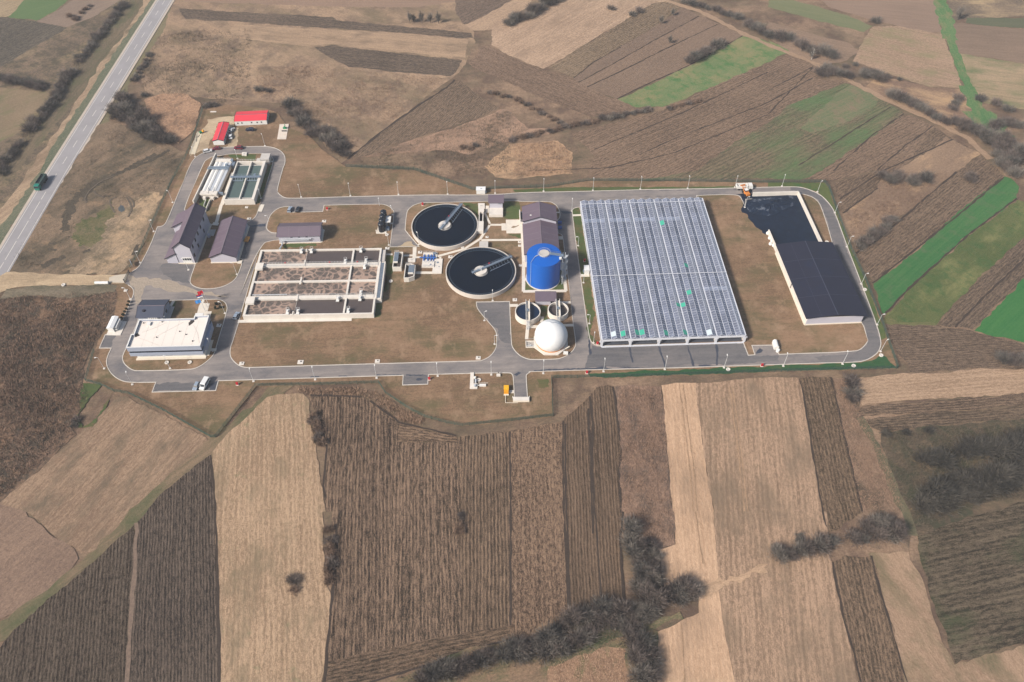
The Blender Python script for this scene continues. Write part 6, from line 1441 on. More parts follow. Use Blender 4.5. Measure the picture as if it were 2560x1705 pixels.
# ================================================================ VEHICLES, LAMPS AND SMALL THINGS
def car(label, k, x, y, deg, paint, kind='hatch', name='parked_car', cat='car'):
    p = at(k, x, y); t = thing(name, label, cat, (p.x, p.y, .04 if k != 'A' else .05), deg)
    L, Wd, H_ = {'hatch': (4.1, 1.76, 1.48), 'suv': (4.5, 1.85, 1.75), 'van': (5.6, 2.0, 2.35), 'sedan': (4.5, 1.78, 1.44)}[kind]
    h = L / 2
    if kind == 'van': lo = [(-h, .35), (h, .35), (h, 1.05), (h - .9, 1.25), (h - 1.6, 2.2), (h - 1.9, H_), (-h + .1, H_), (-h, 1.2)]; wins = [(h - .98, 1.3, h - 1.62, 2.15), ]
    elif kind == 'suv': lo = [(-h, .4), (h, .4), (h, .95), (h - 1.1, 1.1), (-h, 1.1)]
    else: lo = [(-h, .32), (h, .32), (h, .75), (h - .95, .92), (-h + (.5 if kind == 'sedan' else 0.05), .95), (-h, .8)]
    mb = MB()
    n = len(lo); w2 = Wd / 2
    vs = [(x_, -w2, z_) for x_, z_ in lo] + [(x_, w2, z_) for x_, z_ in lo]
    mb.add(vs, [tuple(range(n)), tuple(range(2 * n - 1, n - 1, -1))] + [(i, (i + 1) % n, n + (i + 1) % n, n + i) for i in range(n)])
    if kind != 'van':
        zt = H_; zb = .9 if kind != 'suv' else 1.05
        f0, f1 = h - 1.05, h - 1.75; b1, b0 = (-h + .55, -h + .1) if kind != 'sedan' else (-h + 1.15, -h + .5)
        iw = w2 - .2
        gl = MB().add([(f0, -w2 + .05, zb), (f0, w2 - .05, zb), (b0, w2 - .05, zb), (b0, -w2 + .05, zb), (f1, -iw, zt - .06), (f1, iw, zt - .06), (b1, iw, zt - .06), (b1, -iw, zt - .06)],
                      [(3, 2, 1, 0), (4, 5, 6, 7), (0, 1, 5, 4), (1, 2, 6, 5), (2, 3, 7, 6), (3, 0, 4, 7)])
        mb.add([(f1 + .05, -iw - .02, zt - .07), (f1 + .05, iw + .02, zt - .07), (b1 - .05, iw + .02, zt - .07), (b1 - .05, -iw - .02, zt - .07), (f1, -iw + .05, zt), (f1, iw - .05, zt), (b1, iw - .05, zt), (b1, -iw + .05, zt)],
               [(3, 2, 1, 0), (4, 5, 6, 7), (0, 1, 5, 4), (1, 2, 6, 5), (2, 3, 7, 6), (3, 0, 4, 7)])
    else:
        gl = MB().beam((h - .95, 0, 1.28), (h - 1.55, 0, 2.15), Wd - .3, .06)
        for s in (-1, 1): gl.box(-h + .5, h - 1.9, min(s * w2, s * (w2 + .015)), max(s * w2, s * (w2 + .015)), 1.4, 2.0)
    mb.build('body', paint, t); gl.build('windows', M['glass'], t)
    for sx in (-1, 1):
        for sy in (-1, 1):
            w_ = MB()
            for i in range(14): pass
            a = 14; r = .33
            vs = []
            for yy in (sy * (w2 - .18), sy * (w2 + .03)): vs += [(sx * (h - .8) + r * math.cos(6.283 * i / a), yy, .33 + r * math.sin(6.283 * i / a)) for i in range(a)]
            w_.add(vs, [(i, (i + 1) % a, a + (i + 1) % a, a + i) for i in range(a)] + [tuple(range(a)), tuple(range(2 * a - 1, a - 1, -1))])
            w_.build('wheel', M['rubber'], t)
    for s in (-1, 1): MB().box(h - .02, h + .03, s * (w2 - .35) - .18, s * (w2 - .35) + .18, .6, .78).build('headlight', M['white'], t)
    return t
cw_ = mat('car_white', (238, 238, 238), .3, .03, 1, spec=.5); cs = mat('car_silver', (176, 190, 206), .3, .03, 1, spec=.5, metal=.3); cb = mat('car_blue_black', (24, 36, 62), .25, .1, 1, spec=.6)
cr = mat('car_dark_red', (120, 22, 44), .3, .05, 1, spec=.5); ck = mat('car_black', (26, 32, 40), .25, .1, 1, spec=.6)
car('white off-road car on the bend of the north-west loop road', 'A', 440, 885, 22, cw_, 'suv')
car('dark red car parked right behind the white off-road car', 'A', 605, 835, 190, cr)
car('dark red car alone on the loop road opposite the gravel yard', 'A', 1010, 825, 180, cr, 'suv')
car('white car parked beside the narrow red-roofed hut, the farther one', 'A', 885, 495, 75, cw_)
car('white car parked beside the narrow red-roofed hut, the nearer one', 'A', 860, 615, 105, cw_, 'sedan')
car('dark blue car in front of the long red-roofed hut', 'A', 1220, 490, 178, cb, 'suv')
car('light silver-blue car at the left end of the lay-by off the north road', 'F', 385, 270, 86, cs)
car('black car second in the lay-by off the north road', 'F', 505, 270, 86, ck)
car('silver estate car driving beside the aeration basin', 'q01', 2178, 1345, 82, cs)
car('silver hatchback in the front car park, left of the white van', 'q02', 1810, 425, 262, cs)
car('white van in the front car park', 'q02', 1888, 410, 258, cw_, 'van', 'parked_van', 'van')

# tipper lorry on the highway
p = at('q01', 385, 135); t = thing('lorry', 'dark lorry with a green cab and a long open load bed on the highway', 'lorry', (p.x, p.y, 0), 90)
MB().box(-5.6, 2.6, -1.2, 1.2, .9, 1.3).build('chassis', M['trim'], t)
MB().box(-5.6, 2.4, -1.3, -1.2, 1.3, 3.0).box(-5.6, 2.4, 1.2, 1.3, 1.3, 3.0).box(2.3, 2.4, -1.2, 1.2, 1.3, 3.1).box(-5.6, -5.5, -1.2, 1.2, 1.3, 3.0).box(-5.5, 2.3, -1.2, 1.2, 1.3, 2.2).build('load_bed', mat('dark_green_bed', (62, 82, 80), .6, .2, .6), t)
cg = mat('cab_green', (30, 128, 110), .4, .08, .6, spec=.5)
MB().extr([(2.7, .6), (5.0, .6), (5.0, 1.7), (4.7, 2.9), (2.7, 3.0)], 'y', -1.2, 1.2).build('cab', cg, t); MB().beam((5.0, 0, 1.8), (4.76, 0, 2.75), 2.1, .06).build('windscreen', M['glass'], t)
for sx in (4.2, -1.8, -3.2, -4.6):
    for s in (-1, 1):
        w_ = MB(); a = 14; vs = []
        for yy in (s * .85, s * 1.25): vs += [(sx + .5 * math.cos(6.283 * i / a), yy, .5 + .5 * math.sin(6.283 * i / a)) for i in range(a)]
        w_.add(vs, [(i, (i + 1) % a, a + (i + 1) % a, a + i) for i in range(a)] + [tuple(range(a)), tuple(range(2 * a - 1, a - 1, -1))]).build('wheel', M['rubber'], t)
t.rotation_euler.z = R(-90)

# white tipper truck and orange wheel loader at the sludge yard
def wheels(t, xs, w2, r, wd=.4):
    for sx in xs:
        for s in (-1, 1):
            w_ = MB(); a = 14; vs = []
            for yy in (s * (w2 - wd), s * w2): vs += [(sx + r * math.cos(6.283 * i / a), yy, r + r * math.sin(6.283 * i / a)) for i in range(a)]
            w_.add(vs, [(i, (i + 1) % a, a + (i + 1) % a, a + i) for i in range(a)] + [tuple(range(a)), tuple(range(2 * a - 1, a - 1, -1))]).build('wheel', M['rubber'], t)
p = at('M', 410, 165); t = thing('tipper_truck', 'white tipper truck being loaded on the north-east road', 'truck', (p.x, p.y, .04), 2)
MB().box(-4.0, 3.8, -1.1, 1.1, .7, 1.1).build('chassis', M['trim'], t)
MB().box(-4.1, 1.3, -1.3, -1.15, 1.1, 2.7).box(-4.1, 1.3, 1.15, 1.3, 1.1, 2.7).box(1.2, 1.35, -1.3, 1.3, 1.1, 2.9).box(-4.15, -4.0, -1.3, 1.3, 1.1, 2.6).box(-4, 1.2, -1.15, 1.15, 1.1, 1.5).build('load_bed', M['white'], t)
MB().extr([(1.7, .6), (3.9, .6), (3.9, 1.7), (3.6, 2.8), (1.7, 2.9)], 'y', -1.2, 1.2).build('cab', M['white'], t); MB().beam((3.92, 0, 1.75), (3.66, 0, 2.65), 2.0, .06).build('windscreen', M['glass'], t)
wheels(t, (2.8, -1.4, -2.9), 1.25, .5)
p = at('M', 420, 225); t = thing('wheel_loader', 'orange wheel loader with its bucket raised over the white tipper truck', 'loader', (p.x, p.y, .1), 106); t.scale = (.88, .88, .88)
MB().box(-3.6, -.2, -1.1, 1.1, .9, 2.2).box(-.2, 1.5, -.7, .7, .9, 1.8).build('body', M['orange'], t)
MB().box(-1.3, .3, -.85, .85, 2.2, 3.1).build('cab', M['glass'], t); MB().box(-1.4, .4, -.95, .95, 3.1, 3.3).build('cab_roof', M['white'], t)
am = MB().beam((1.0, -.6, 1.7), (3.6, -.6, 3.1), .25, .35).beam((1.0, .6, 1.7), (3.6, .6, 3.1), .25, .35).build('lift_arm', M['orange'], t)
MB().extr([(3.5, 2.7), (4.7, 2.6), (4.7, 2.75), (3.75, 2.9), (3.75, 3.7), (3.5, 3.7)], 'y', -1.35, 1.35).build('bucket', M['orange'], t)
wheels(t, (-2.6, .9), 1.25, .75, .5)
p = at('B', 1610, 975); t = thing('site_dumper', 'small orange-yellow box trailer parked beside the garage building', 'trailer', (p.x, p.y, .05), 83)
MB().box(-1.5, 1.5, -.9, -.8, .6, 1.5).box(-1.5, 1.5, .8, .9, .6, 1.5).box(-1.5, -1.4, -.8, .8, .6, 1.5).box(1.4, 1.5, -.8, .8, .6, 1.5).box(-1.4, 1.4, -.8, .8, .6, 1.0).build('load_box', mat('yellow_box', (232, 170, 92), .5, .08, .8), t)
wheels(t, (0,), .9, .35, .25); MB().beam((1.5, 0, .6), (2.4, 0, .5), .12, .12).build('drawbar', M['trim'], t)

# ---- lamp posts
def lamp(p, ang, label, h=6.9):
    if not LP:
        t = thing('lamp_post', label, 'lamp post', (p.x, p.y, .0), 0, 'slim white lamp posts along the plant roads')
        MB().box(-.42, .42, -.42, .42, -.05, .2).build('base', M['conc'], t)
        MB().cyl((0, 0), .085, .2, 6.9, 8, .06).build('pole', M['rail'], t)
        hd = MB().beam((0, 0, 6.9), (.7, 0, 7.0), .08, .08).box(.5, 1.3, -.17, .17, 6.95, 7.12).build('lamp_head', M['white'], t)
        LP.append(t)
    else: t = dup(LP[0], (p.x, p.y, 0), None, label)
    t.rotation_euler = (0, 0, R(ang)); t.scale = (1, 1, h / 6.9); LP.append(t)
LP = []
for k, x, y, a, lab, h in (
    ('q01', 1590, 295, 150, 'lamp post left of the west road, level with the tall process building', 6.9), ('q01', 1415, 562, 0, 'lamp post beside the kink in the west road', 6.9), ('q01', 1290, 850, 0, 'lamp post at the inner end of the gate bend', 6.9),
    ('q01', 1735, 915, 180, 'lamp post in front of the process building door', 6.9), ('q01', 2180, 957, 170, 'lamp post on the oval lawn below the garage building', 6.9), ('q01', 1200, 1185, 180, 'lamp post by the west road south of the gate', 6.9),
    ('q01', 2070, 1315, 170, 'lamp post on the lawn right of the flagpoles', 6.9), ('q02', 960, 255, 190, 'lamp post outside the south-west road bend', 6.9), ('q02', 1218, 402, 110, 'lamp post by the front road, left of the car park', 6.9),
    ('q02', 1565, 255, 120, 'lamp post on the lawn in front of the office block', 6.9), ('q02', 1960, 95, 130, 'lamp post at the office block side entrance', 6.9), ('q02', 2333, 372, 100, 'lamp post by the front road, just right of the car park', 6.9),
    ('q12', 545, 357, 100, 'lamp post by the front road below the big lawn, farthest left', 6.9), ('q12', 1110, 342, 95, 'lamp post by the front road below the middle of the big lawn', 6.9), ('q12', 1672, 324, 92, 'lamp post by the front road, right of the small lay-by', 6.9), ('q12', 2165, 312, 90, 'lamp post by the front road, left of the loading bay', 6.9),
    ('q22', 288, 299, 90, 'lamp post by the front road below the white gas dome', 6.9), ('q22', 842, 282, 88, 'lamp post by the front road below the greenhouse left corner', 6.9), ('q22', 1405, 262, 86, 'lamp post by the front road below the middle of the greenhouse', 6.9), ('q22', 1950, 247, 84, 'lamp post by the front road below the greenhouse right corner', 6.9),
    ('q32', 140, 232, 80, 'lamp post by the front road, left of the last one before the east bend', 6.9), ('q32', 685, 213, 78, 'lamp post by the front road, last before the east bend', 6.9), ('q32', 1035, 98, 30, 'lamp post outside the south-east road bend', 6.9),
    ('q31', 1003, 1420, 10, 'lamp post by the east road, level with the hall front', 6.3), ('q31', 858, 1045, 10, 'lamp post by the east road, level with the middle of the hall', 6.3), ('q31', 727, 703, 10, 'lamp post by the east road, level with the hall back', 6.3), ('q31', 615, 390, 10, 'lamp post by the east road, level with the sludge yard', 6.3), ('q31', 455, 198, 40, 'lamp post at the north-east bend, outer side', 6.3), ('q31', 128, 145, 70, 'lamp post by the north road, behind the yard wall', 6.3),
    ('M', 293, 145, 70, 'lamp post by the north road behind the white tipper truck', 6.3), ('M', 418, 402, 10, 'lamp post at the black sludge edge near the wheel loader', 6.3),
    ('K', 305, 30, 90, 'lamp post by the north road, level with the greenhouse left end', 6.9), ('K', 885, 15, 90, 'lamp post by the north road, level with the greenhouse middle', 6.9), ('K', 1465, 7, 90, 'lamp post by the north road, level with the greenhouse right end', 6.9),
    ('H', 485, 195, 90, 'lamp post by the north road beside the small white cabin', 6.9), ('H', 1500, 153, 90, 'lamp post by the north road behind the sludge building', 6.9),
    ('F', 547, 75, 110, 'lamp post by the north road, farthest left of its straight', 6.9), ('F', 1272, 55, 100, 'lamp post by the north road, above the middle of the pump lawn', 6.9), ('F', 1980, 38, 95, 'lamp post by the north road, above the short side road', 6.9), ('G', 1040, 35, 95, 'lamp post by the north road, above the far clarifier', 6.9),
    ('F', 1700, 205, 100, 'lamp post behind the row of black tanks', 4), ('F', 1890, 338, 120, 'lamp post right of the row of black tanks', 5), ('F', 75, 445, 180, 'lamp post at the left tip of the blower house lawn', 4), ('F', 1838, 783, 130, 'lamp post left of the dead-end side road', 6.9),
    ('G', 570, 860, 120, 'lamp post at the left edge of the far clarifier', 6.9), ('I', 405, 1190, 90, 'lamp post in front of the near clarifier', 5.5), ('J', 243, 482, 20, 'lamp post on the slanted edge of the big lawn', 5.5), ('J', 443, 945, 0, 'lamp post at the right corner of the big lawn', 5.5),
    ('J', 2300, 542, 180, 'lamp post on the greenhouse verge, level with the gas dome', 5.5), ('I', 2185, 838, 180, 'lamp post on the greenhouse verge just below the white cabinet', 5.0), ('H', 2225, 1297, 180, 'lamp post on the greenhouse verge, level with the blue tank', 5.5), ('L', 198, 712, 80, 'lamp post on the greenhouse verge by the front road', 5.5), ('H', 2090, 570, 90, 'lamp post at the north tip of the greenhouse verge', 6.9),
    ('A', 1490, 772, 120, 'lamp post above the top of the north-west loop road', 6.9), ('D', 1792, 1237, 120, 'lamp post right of the open settling tank', 5.0), ('D', 1212, 262, 110, 'lamp post on the grass behind the open settling tank', 5.0), ('A', 205, 970, 120, 'lamp post outside the loop road near the concrete strip', 5.5)):
    lamp(at(k, x, y), a, lab, h)

# ---- hatch pads and ring manholes
pads = [('q12', 410, 199, 'left on the big front lawn'), ('q12', 1117, 190, 'in the middle of the big front lawn edge'), ('q12', 2045, 160, 'at the right corner of the big front lawn'), ('q02', 2225, 212, 'at the left corner of the big front lawn'),
        ('B', 1595, 360, 'just in front of the open settling tank'), ('B', 1640, 575, 'behind the garage building'), ('C', 487, 240, 'on the strip south of the gate'), ('C', 2010, 812, 'on the lawn right of the office block'), ('F', 885, 435, 'behind the blower house'),
        ('F', 1815, 835, 'at the back right corner of the aeration basin'), ('G', 1285, 912, 'on the path between the two clarifiers'), ('G', 590, 990, 'left of the blue pipework pit'), ('G', 1085, 1065, 'at the left rim of the near clarifier'), ('G', 1682, 742, 'beside the forked path'),
        ('I', 840, 1178, 'behind the left thickener tank'), ('I', 945, 505, 'between the near clarifier and the blue tank'), ('H', 995, 1225, 'beside the sludge building, the upper of two'), ('H', 1000, 1300, 'beside the sludge building, the lower of two')]
for i, (k, x, y, lab) in enumerate(pads):
    p = at(k, x, y)
    if i == 0:
        pd = thing('hatch_pad', 'square white concrete hatch ' + lab, 'hatch', (p.x, p.y, .1), 0, 'square white hatches in the lawns')
        MB().box(-1.15, 1.15, -1.0, 1.0, -.1, .22).build('pad', M['conc'], pd); MB().box(-.1, .55, 0, .6, .22, .27).build('cover', M['trim'], pd)
    else: dup(pd, (p.x, p.y, .1), R(rnd.uniform(-4, 4)), 'square white concrete hatch ' + lab, scale=(.62 if i in (4, 6, 10, 13, 15, 16, 17) else .85,) * 2 + (1,))
rings = [('F', 1810, 635, 'in front of the black tanks'), ('F', 1868, 1318, 'right of the aeration basin'), ('C', 1160, 1420, 'on the lawn before the office, left one'), ('C', 1535, 1415, 'on the lawn before the office, right one'), ('q32', 1040, 135, 'outside the south-east bend'), ('q32', 787, 232, 'on the verge left of the south-east bend'),
         ('q22', 1988, 265, 'on the green verge below the greenhouse'), ('N', 1215, 258, 'beside the valve platform south of the road'), ('M', 1468, 848, 'behind the storage hall'), ('q31', 890, 1098, 'beside the east road'), ('q01', 585, 1055, 'on the bank of the access track')]
for i, (k, x, y, lab) in enumerate(rings):
    p = at(k, x, y)
    if i == 0:
        rg_ = thing('manhole', 'round white concrete manhole ' + lab, 'manhole', (p.x, p.y, .05), 0, 'round concrete manholes')
        MB().ring((0, 0), .42, .85, -.1, .35, 24).build('ring', M['conc'], rg_); MB().cyl((0, 0), .42, .0, .2, 16).build('cover', M['conc2'], rg_)
    else: dup(rg_, (p.x, p.y, .02 if i > 3 else .08), 0, 'round white concrete manhole ' + lab)
hyd = [('F', 932, 262, 'right of the lay-by off the north road'), ('G', 632, 215, 'above the far clarifier'), ('N', 580, 252, 'at the small lay-by off the front road'), ('J', 2250, 1515, 'on the front verge near the greenhouse left corner'), ('L', 2103, 975, 'on the front verge right of the greenhouse'), ('q02', 2185, 405, 'right of the front car park'), ('K', 1780, 590, 'beside the right wall of the greenhouse'), ('L', 240, 728, 'at the front tip of the greenhouse verge'), ('K', 202, 900, 'behind the white cabinet on the greenhouse verge')]
for i, (k, x, y, lab) in enumerate(hyd):
    p = at(k, x, y)
    if i == 0:
        hd_ = thing('hydrant_box', 'red hydrant cabinet ' + lab, 'hydrant', (p.x, p.y, .1), 0, 'red hydrant cabinets')
        MB().box(-.4, .4, -.25, .25, .15, 1.3).box(-.45, .45, -.3, .3, 1.3, 1.38).build('cabinet', M['redp'], hd_); MB().box(-.55, .55, -.45, .45, -.1, .15).build('base', M['conc'], hd_)
    else: dup(hd_, (p.x, p.y, .05), R(rnd.uniform(-8, 8)), 'red hydrant cabinet ' + lab)

# ---- concrete paths (setting)
mbp = []
for s, wd in (('G 1640,330 1730,520', 1.0), ('G 1735,540 1920,540', 1.3), ('G 1725,545 1570,770 1320,930 870,1055', 1.3), ('G 1590,790 2250,785', 1.3), ('G 505,905 495,1080 500,1100', 1.7), ('G 300,1042 490,1040', 1.1), ('G 490,1070 600,1068', 1.1), ('G 40,1022 140,1022', 1.0), ('G 510,1322 930,1322', 1.5), ('G 920,1065 925,1330', 1.0),
              ('J 740,190 900,188', 1.6), ('J 1690,135 1930,128', 1.4), ('J 1100,605 1300,605', 1.6), ('J 1095,560 1070,850', 1.4), ('J 1750,580 1990,575', 1.4), ('J 1340,430 1380,430 1360,520', 1.2), ('I 1012,420 1008,1012', 1.5), ('I 1000,1012 1850,1002', 1.5), ('I 1840,1000 1790,560', 1.5), ('I 1025,485 1085,485', 3.4), ('I 1035,775 1085,775', 1.6),
              ('H 2110,662 2290,655', 1.3), ('I 2135,700 2300,700', 1.6), ('I 1760,440 1800,580', 3.5), ('H 1810,1135 1900,1135', 2.2), ('H 1760,600 1830,600', .9), ('C 1220,500 1270,410', 1.2), ('F 1850,465 1900,465', 1.1), ('D 1955,335 2090,335', 1.2), ('D 1760,1560 1830,1390', 2.0), ('B 1130,310 1040,640', 1.6), ('B 1040,640 1010,690', 3.0), ('F 1650,560 1660,615', .5), ('N 1590,408 1665,408', 1.4), ('F 2215,815 2215,880', 1.6)):
    P = pts(s); o = strip_mb(P, wd, .05, .19 + .002 * (len(mbp) % 7)).build('concrete_path', M['path']); tag(o, kind='structure'); mbp.append(o)
for s in ('G 1990,460 2255,458 2262,678 2000,680', 'G 1918,522 1988,522 2000,632 1920,632'):
    o = MB().prism([(p.x, p.y) for p in pts(s)], .0, .33 if '1990' in s else .37).build('concrete_slab', M['path']); tag(o, kind='structure')
for s in ('G 2075,590 2110,560 2150,565 2205,545 2200,560 2160,580 2110,600',):
    sheet('slab_stain', s, mat('slab_stain', (150, 130, 108), .9, .2, .8), z=.34)
for s, hh in (('G 1538,198 1645,198 1648,282 1540,280', .5), ('G 390,1090 515,1088 512,1150 388,1150', .35), ('A 1075,905 1165,905 1155,962 1068,960', .5), ('F 1790,905 1805,905 1790,1010 1775,1010', .3)):
    pass
def pad(name, s, h, lab, cat, m=None):
    P = pts(s); c = sum(P, Vector()) / len(P)
    t = thing(name, lab, cat, (c.x, c.y, .1), 0)
    MB().prism([(p.x - c.x, p.y - c.y) for p in P], -.1, h).build('base', m or M['conc'], t); return t
t = pad('cover_slab', 'G 1538,198 1645,198 1648,282 1540,280', .5, 'square white concrete cover slab left of the valve house', 'slab'); MB().box(-.7, .5, -.3, .3, .5, .62).build('hatch', M['conc2'], t)
t = pad('cover_slab', 'G 390,1090 515,1088 512,1150 388,1150', .4, 'white concrete cover slab behind the chamfered weir chamber', 'slab'); MB().box(-.5, .5, -.4, .4, .4, .5).build('hatch', M['conc2'], t)
t = pad('cover_slab', 'A 1075,905 1165,905 1155,962 1068,960', .6, 'white cover slab on the grass behind the settling tank', 'slab'); MB().box(-.5, .3, -.4, .4, .6, .7).build('hatch', M['conc2'], t)

# ---- small cabins
t = thing('transformer_cabin', 'white transformer cabin with a ridged roof at the far west edge', 'cabin', (-170.0, 224.4), -1)
MB().box(0, 2.5, 0, 6.6, -.1, 2.6).build('wall', M['white'], t); MB().extr([(-.2, 2.55), (2.7, 2.55), (2.7, 2.7), (1.25, 3.1), (-.2, 2.7)], 'y', -.2, 6.8).build('roof', M['dome'], t)
MB().box(2.6, 3.5, .8, 6.0, .2, 2.2).box(2.5, 3.6, .4, 1.6, 1.2, 1.4).build('side_unit', M['white'], t); MB().box(-.6, 5.4, -1.6, 6.4, -.1, .16).build('slab', M['conc'], t)
t = thing('control_cabin', 'small white flat-roofed cabin on the verge beyond the north road', 'cabin', (-17.7, 317.2, .02), 0)
MB().box(0, 4.3, 0, 2.6, -.05, 2.3).build('wall', M['white'], t); MB().box(-.2, 4.5, -.2, 2.8, 2.32, 2.5).build('roof', M['dome'], t); MB().box(4.32, 4.9, .3, 1.0, .3, 1.4).box(2.0, 2.7, .9, 1.3, 2.5, 2.65).build('cooling_unit', M['steel'], t)
t = thing('switch_cabinet', 'white switch cabinet against the left wall of the greenhouse', 'cabinet', (32.6, 259.3), 2)
MB().box(0, 2.2, 0, 3.3, -.1, 2.6).build('body', M['white'], t); MB().box(-.1, 2.3, -.1, 3.4, 2.6, 2.75).build('roof', M['dome'], t); MB().box(-.5, -.02, .9, 1.9, .4, 1.4).build('cooling_unit', M['steel'], t)
p = at('L', 2258, 770); t = thing('storage_tank', 'white upright tank with a smaller round drum by the east lay-by', 'tank', (p.x, p.y), 0); t.scale = (.85, .85, .85)
MB().extr([(-1.1, 0), (1.1, 0), (1.1, 2.0), (.4, 2.7), (-.4, 2.7), (-1.1, 2.0)], 'y', -1.2, 3.2).build('tank_body', M['white'], t); MB().cyl((.5, -2.3), .85, 0, 1.5, 18).cyl((.5, -2.3), .85, 1.5, 1.7, 18, .4).build('drum', M['white'], t, True)
p = at('N', 1565, 438); t = thing('fuel_container', 'bright yellow container by the loading bay', 'container', (p.x, p.y, .02), 0)
MB().box(-.9, .9, -.2, 3.1, .1, 1.6).build('body', M['yellow'], t); MB().box(-1.0, 1.0, 1.0, 3.2, 1.6, 1.75).build('lid', mat('yellow_lid', (250, 186, 40), .45, .05, .8), t); MB().box(-1.0, 1.0, -.7, -.2, 0, .4).build('sill', M['plinth'], t)
MB().tube([(-.2, -.7, .3), (-.3, -4.4, .25), (4.6, -4.4, .25)], .1).build('pipe', M['plinth'], t)
p = at('N', 1755, 530); t = thing('loading_ramp', 'white concrete end block of the loading bay south of the road', 'loading dock', (p.x, p.y, .02), 0)
MB().box(-3.2, 3.2, -.2, 1.5, -.1, 1.0).build('block', M['conc'], t); MB().box(-3.2, 3.2, -.35, -.2, -.1, .55).build('bumper', M['plinth'], t)
mk_ = MB(); mk_.box(-3.4, -3.1, 1.6, 2.3, -.05, .4).box(3.1, 3.4, 1.6, 2.3, -.05, .4).build('side_kerb', M['conc'], t)
p = at('N', 1098, 372); t = thing('valve_platform', 'narrow white concrete platform with valves south of the front road', 'platform', (p.x, p.y, .02), 0)
MB().box(0, 1.45, 0, 8.2, -.1, .4).box(1.45, 3.0, 0, 2.5, -.1, .42).build('slab', M['conc'], t); MB().box(1.9, 2.5, 2.6, 4.4, 0, 1.0).box(1.6, 2.3, .6, 1.6, .42, 1.2).build('valve', M['steelw'], t); MB().cyl((1.9, 5.4), .45, 0, .9, 14).build('vent_drum', M['white'], t)
MB().box(3.8, 6.4, 1.2, 2.0, -.05, .8).tube([(3.0, 1.6, .4), (3.8, 1.6, .4)], .15).tube([(3.2, 2.7, .5), (7.2, 2.7, .5)], .06).build('pipe', M['white'], t)
p = at('N', 1465, 200); t = thing('meter_box', 'small white meter box with a dark post by the front road', 'box', (p.x, p.y, .02), 0); MB().box(-.8, .8, -.5, .5, -.05, .7).build('box', M['conc'], t); MB().box(-.15, .15, .5, .7, 0, 1.6).build('post', M['trim'], t)
p = at('q01', 1218, 878); t = thing('notice_board', 'pale blue notice board on posts just above the gate', 'sign', (p.x, p.y, .02), -60); MB().box(-1.6, 1.6, -.05, .05, .9, 2.6).build('panel', mat('pale_blue_board', (190, 206, 226), .5, .1, .8), t)
for s in (-1.4, 1.4): MB().box(s - .05, s + .05, .06, .14, 0, 2.6).build('leg', M['steel'], t)
# ---- gate, bins, barrels
p, q = at('q01', 1150, 1032), at('q01', 1192, 945); t = thing('sliding_gate', 'dark mesh gate standing across the plant entrance', 'gate', (p.x, p.y, .04), 0)
d = q - p; g = MB()
for z in (.25, 1.0, 1.75): g.beam((0, 0, z), (d.x, d.y, z), .1, .1)
for i in range(22): g.beam((d.x * i / 21, d.y * i / 21, .2), (d.x * i / 21, d.y * i / 21, 1.8), .06, .06)
g.build('frame', mat('gate_steel', (78, 88, 92), .5, .1, 1), t)
for i in (0, 1): MB().box(d.x * i - .15, d.x * i + .15, d.y * i - .15, d.y * i + .15, -.05, 2.1).build('post', M['trim'], t)
for i, (x, lab) in enumerate(((902, 'white barrel with a green end, lying apart on the access bank'), (945, 'white barrel in the touching pair beside the gate, the left one'), (978, 'white barrel in the touching pair beside the gate, the right one'))):
    p = at('q01', x, 1042); t = thing('barrel', lab, 'barrel', (p.x, p.y, -.15), 4, 'white barrels lying by the gate')
    MB().tube([(-1.1, 0, .75), (1.1, 0, .75)], .7, 16).build('drum', M['white'], t, True); MB().tube([(-1.2, 0, .75), (-1.08, 0, .75)], .66, 16).build('end_cap', M['green'] if i == 0 else M['conc2'], t)
# ---- flags
def flag(k, bx, by, tx, ty, h, stripes, lab):
    p = at(k, bx, by); t = thing('flagpole', lab, 'flag', (p.x, p.y, .1), 0, 'flagpoles by the office entrance')
    MB().cyl((0, 0), .11, 0, h, 8, .06).build('pole', M['rail'], t)
    n = len(stripes); hh = 1.9 / n
    for i, m in enumerate(stripes):
        z1 = h - .2 - i * hh; nx = 10; f = MB(); vs = []
        for j in range(nx + 1):
            x = -.08 - 2.6 * j / nx; y_ = .22 * math.sin(j * .9) * (j / nx); dz = -1.1 * (j / nx) ** 1.3
            vs += [(x, y_, z1 + dz), (x, y_, z1 - hh + dz)]
        f.add(vs, [(2 * j, 2 * j + 1, 2 * j + 3, 2 * j + 2) for j in range(nx)]); f.build('flag_stripe' if n > 1 else 'flag', m, t, fix=False)
fb = mat('flag_blue', (70, 150, 226), .7, .03, 1); fw = mat('flag_white', (240, 240, 242), .7, .03, 1); fd = mat('flag_dark_blue', (40, 60, 130), .7, .03, 1)
flag('C', 1832, 460, 1745, 250, 8.6, [M['redp']], 'flagpole with a plain red flag, farthest back by the office entrance')
flag('C', 1815, 510, 1735, 330, 8.4, [M['redp'], fd, fw], 'flagpole with a red, blue and white striped flag')
flag('C', 1785, 580, 1700, 430, 7.6, [fb], 'flagpole with a light blue flag, nearest the white canopy')
tag(MB().prism([(p.x, p.y) for p in pts('C 1740,385 1775,390 1755,445 1860,448 1830,560 1800,660 1640,660 1680,500')], .0, .17).build('concrete_slab', M['path']), kind='structure')
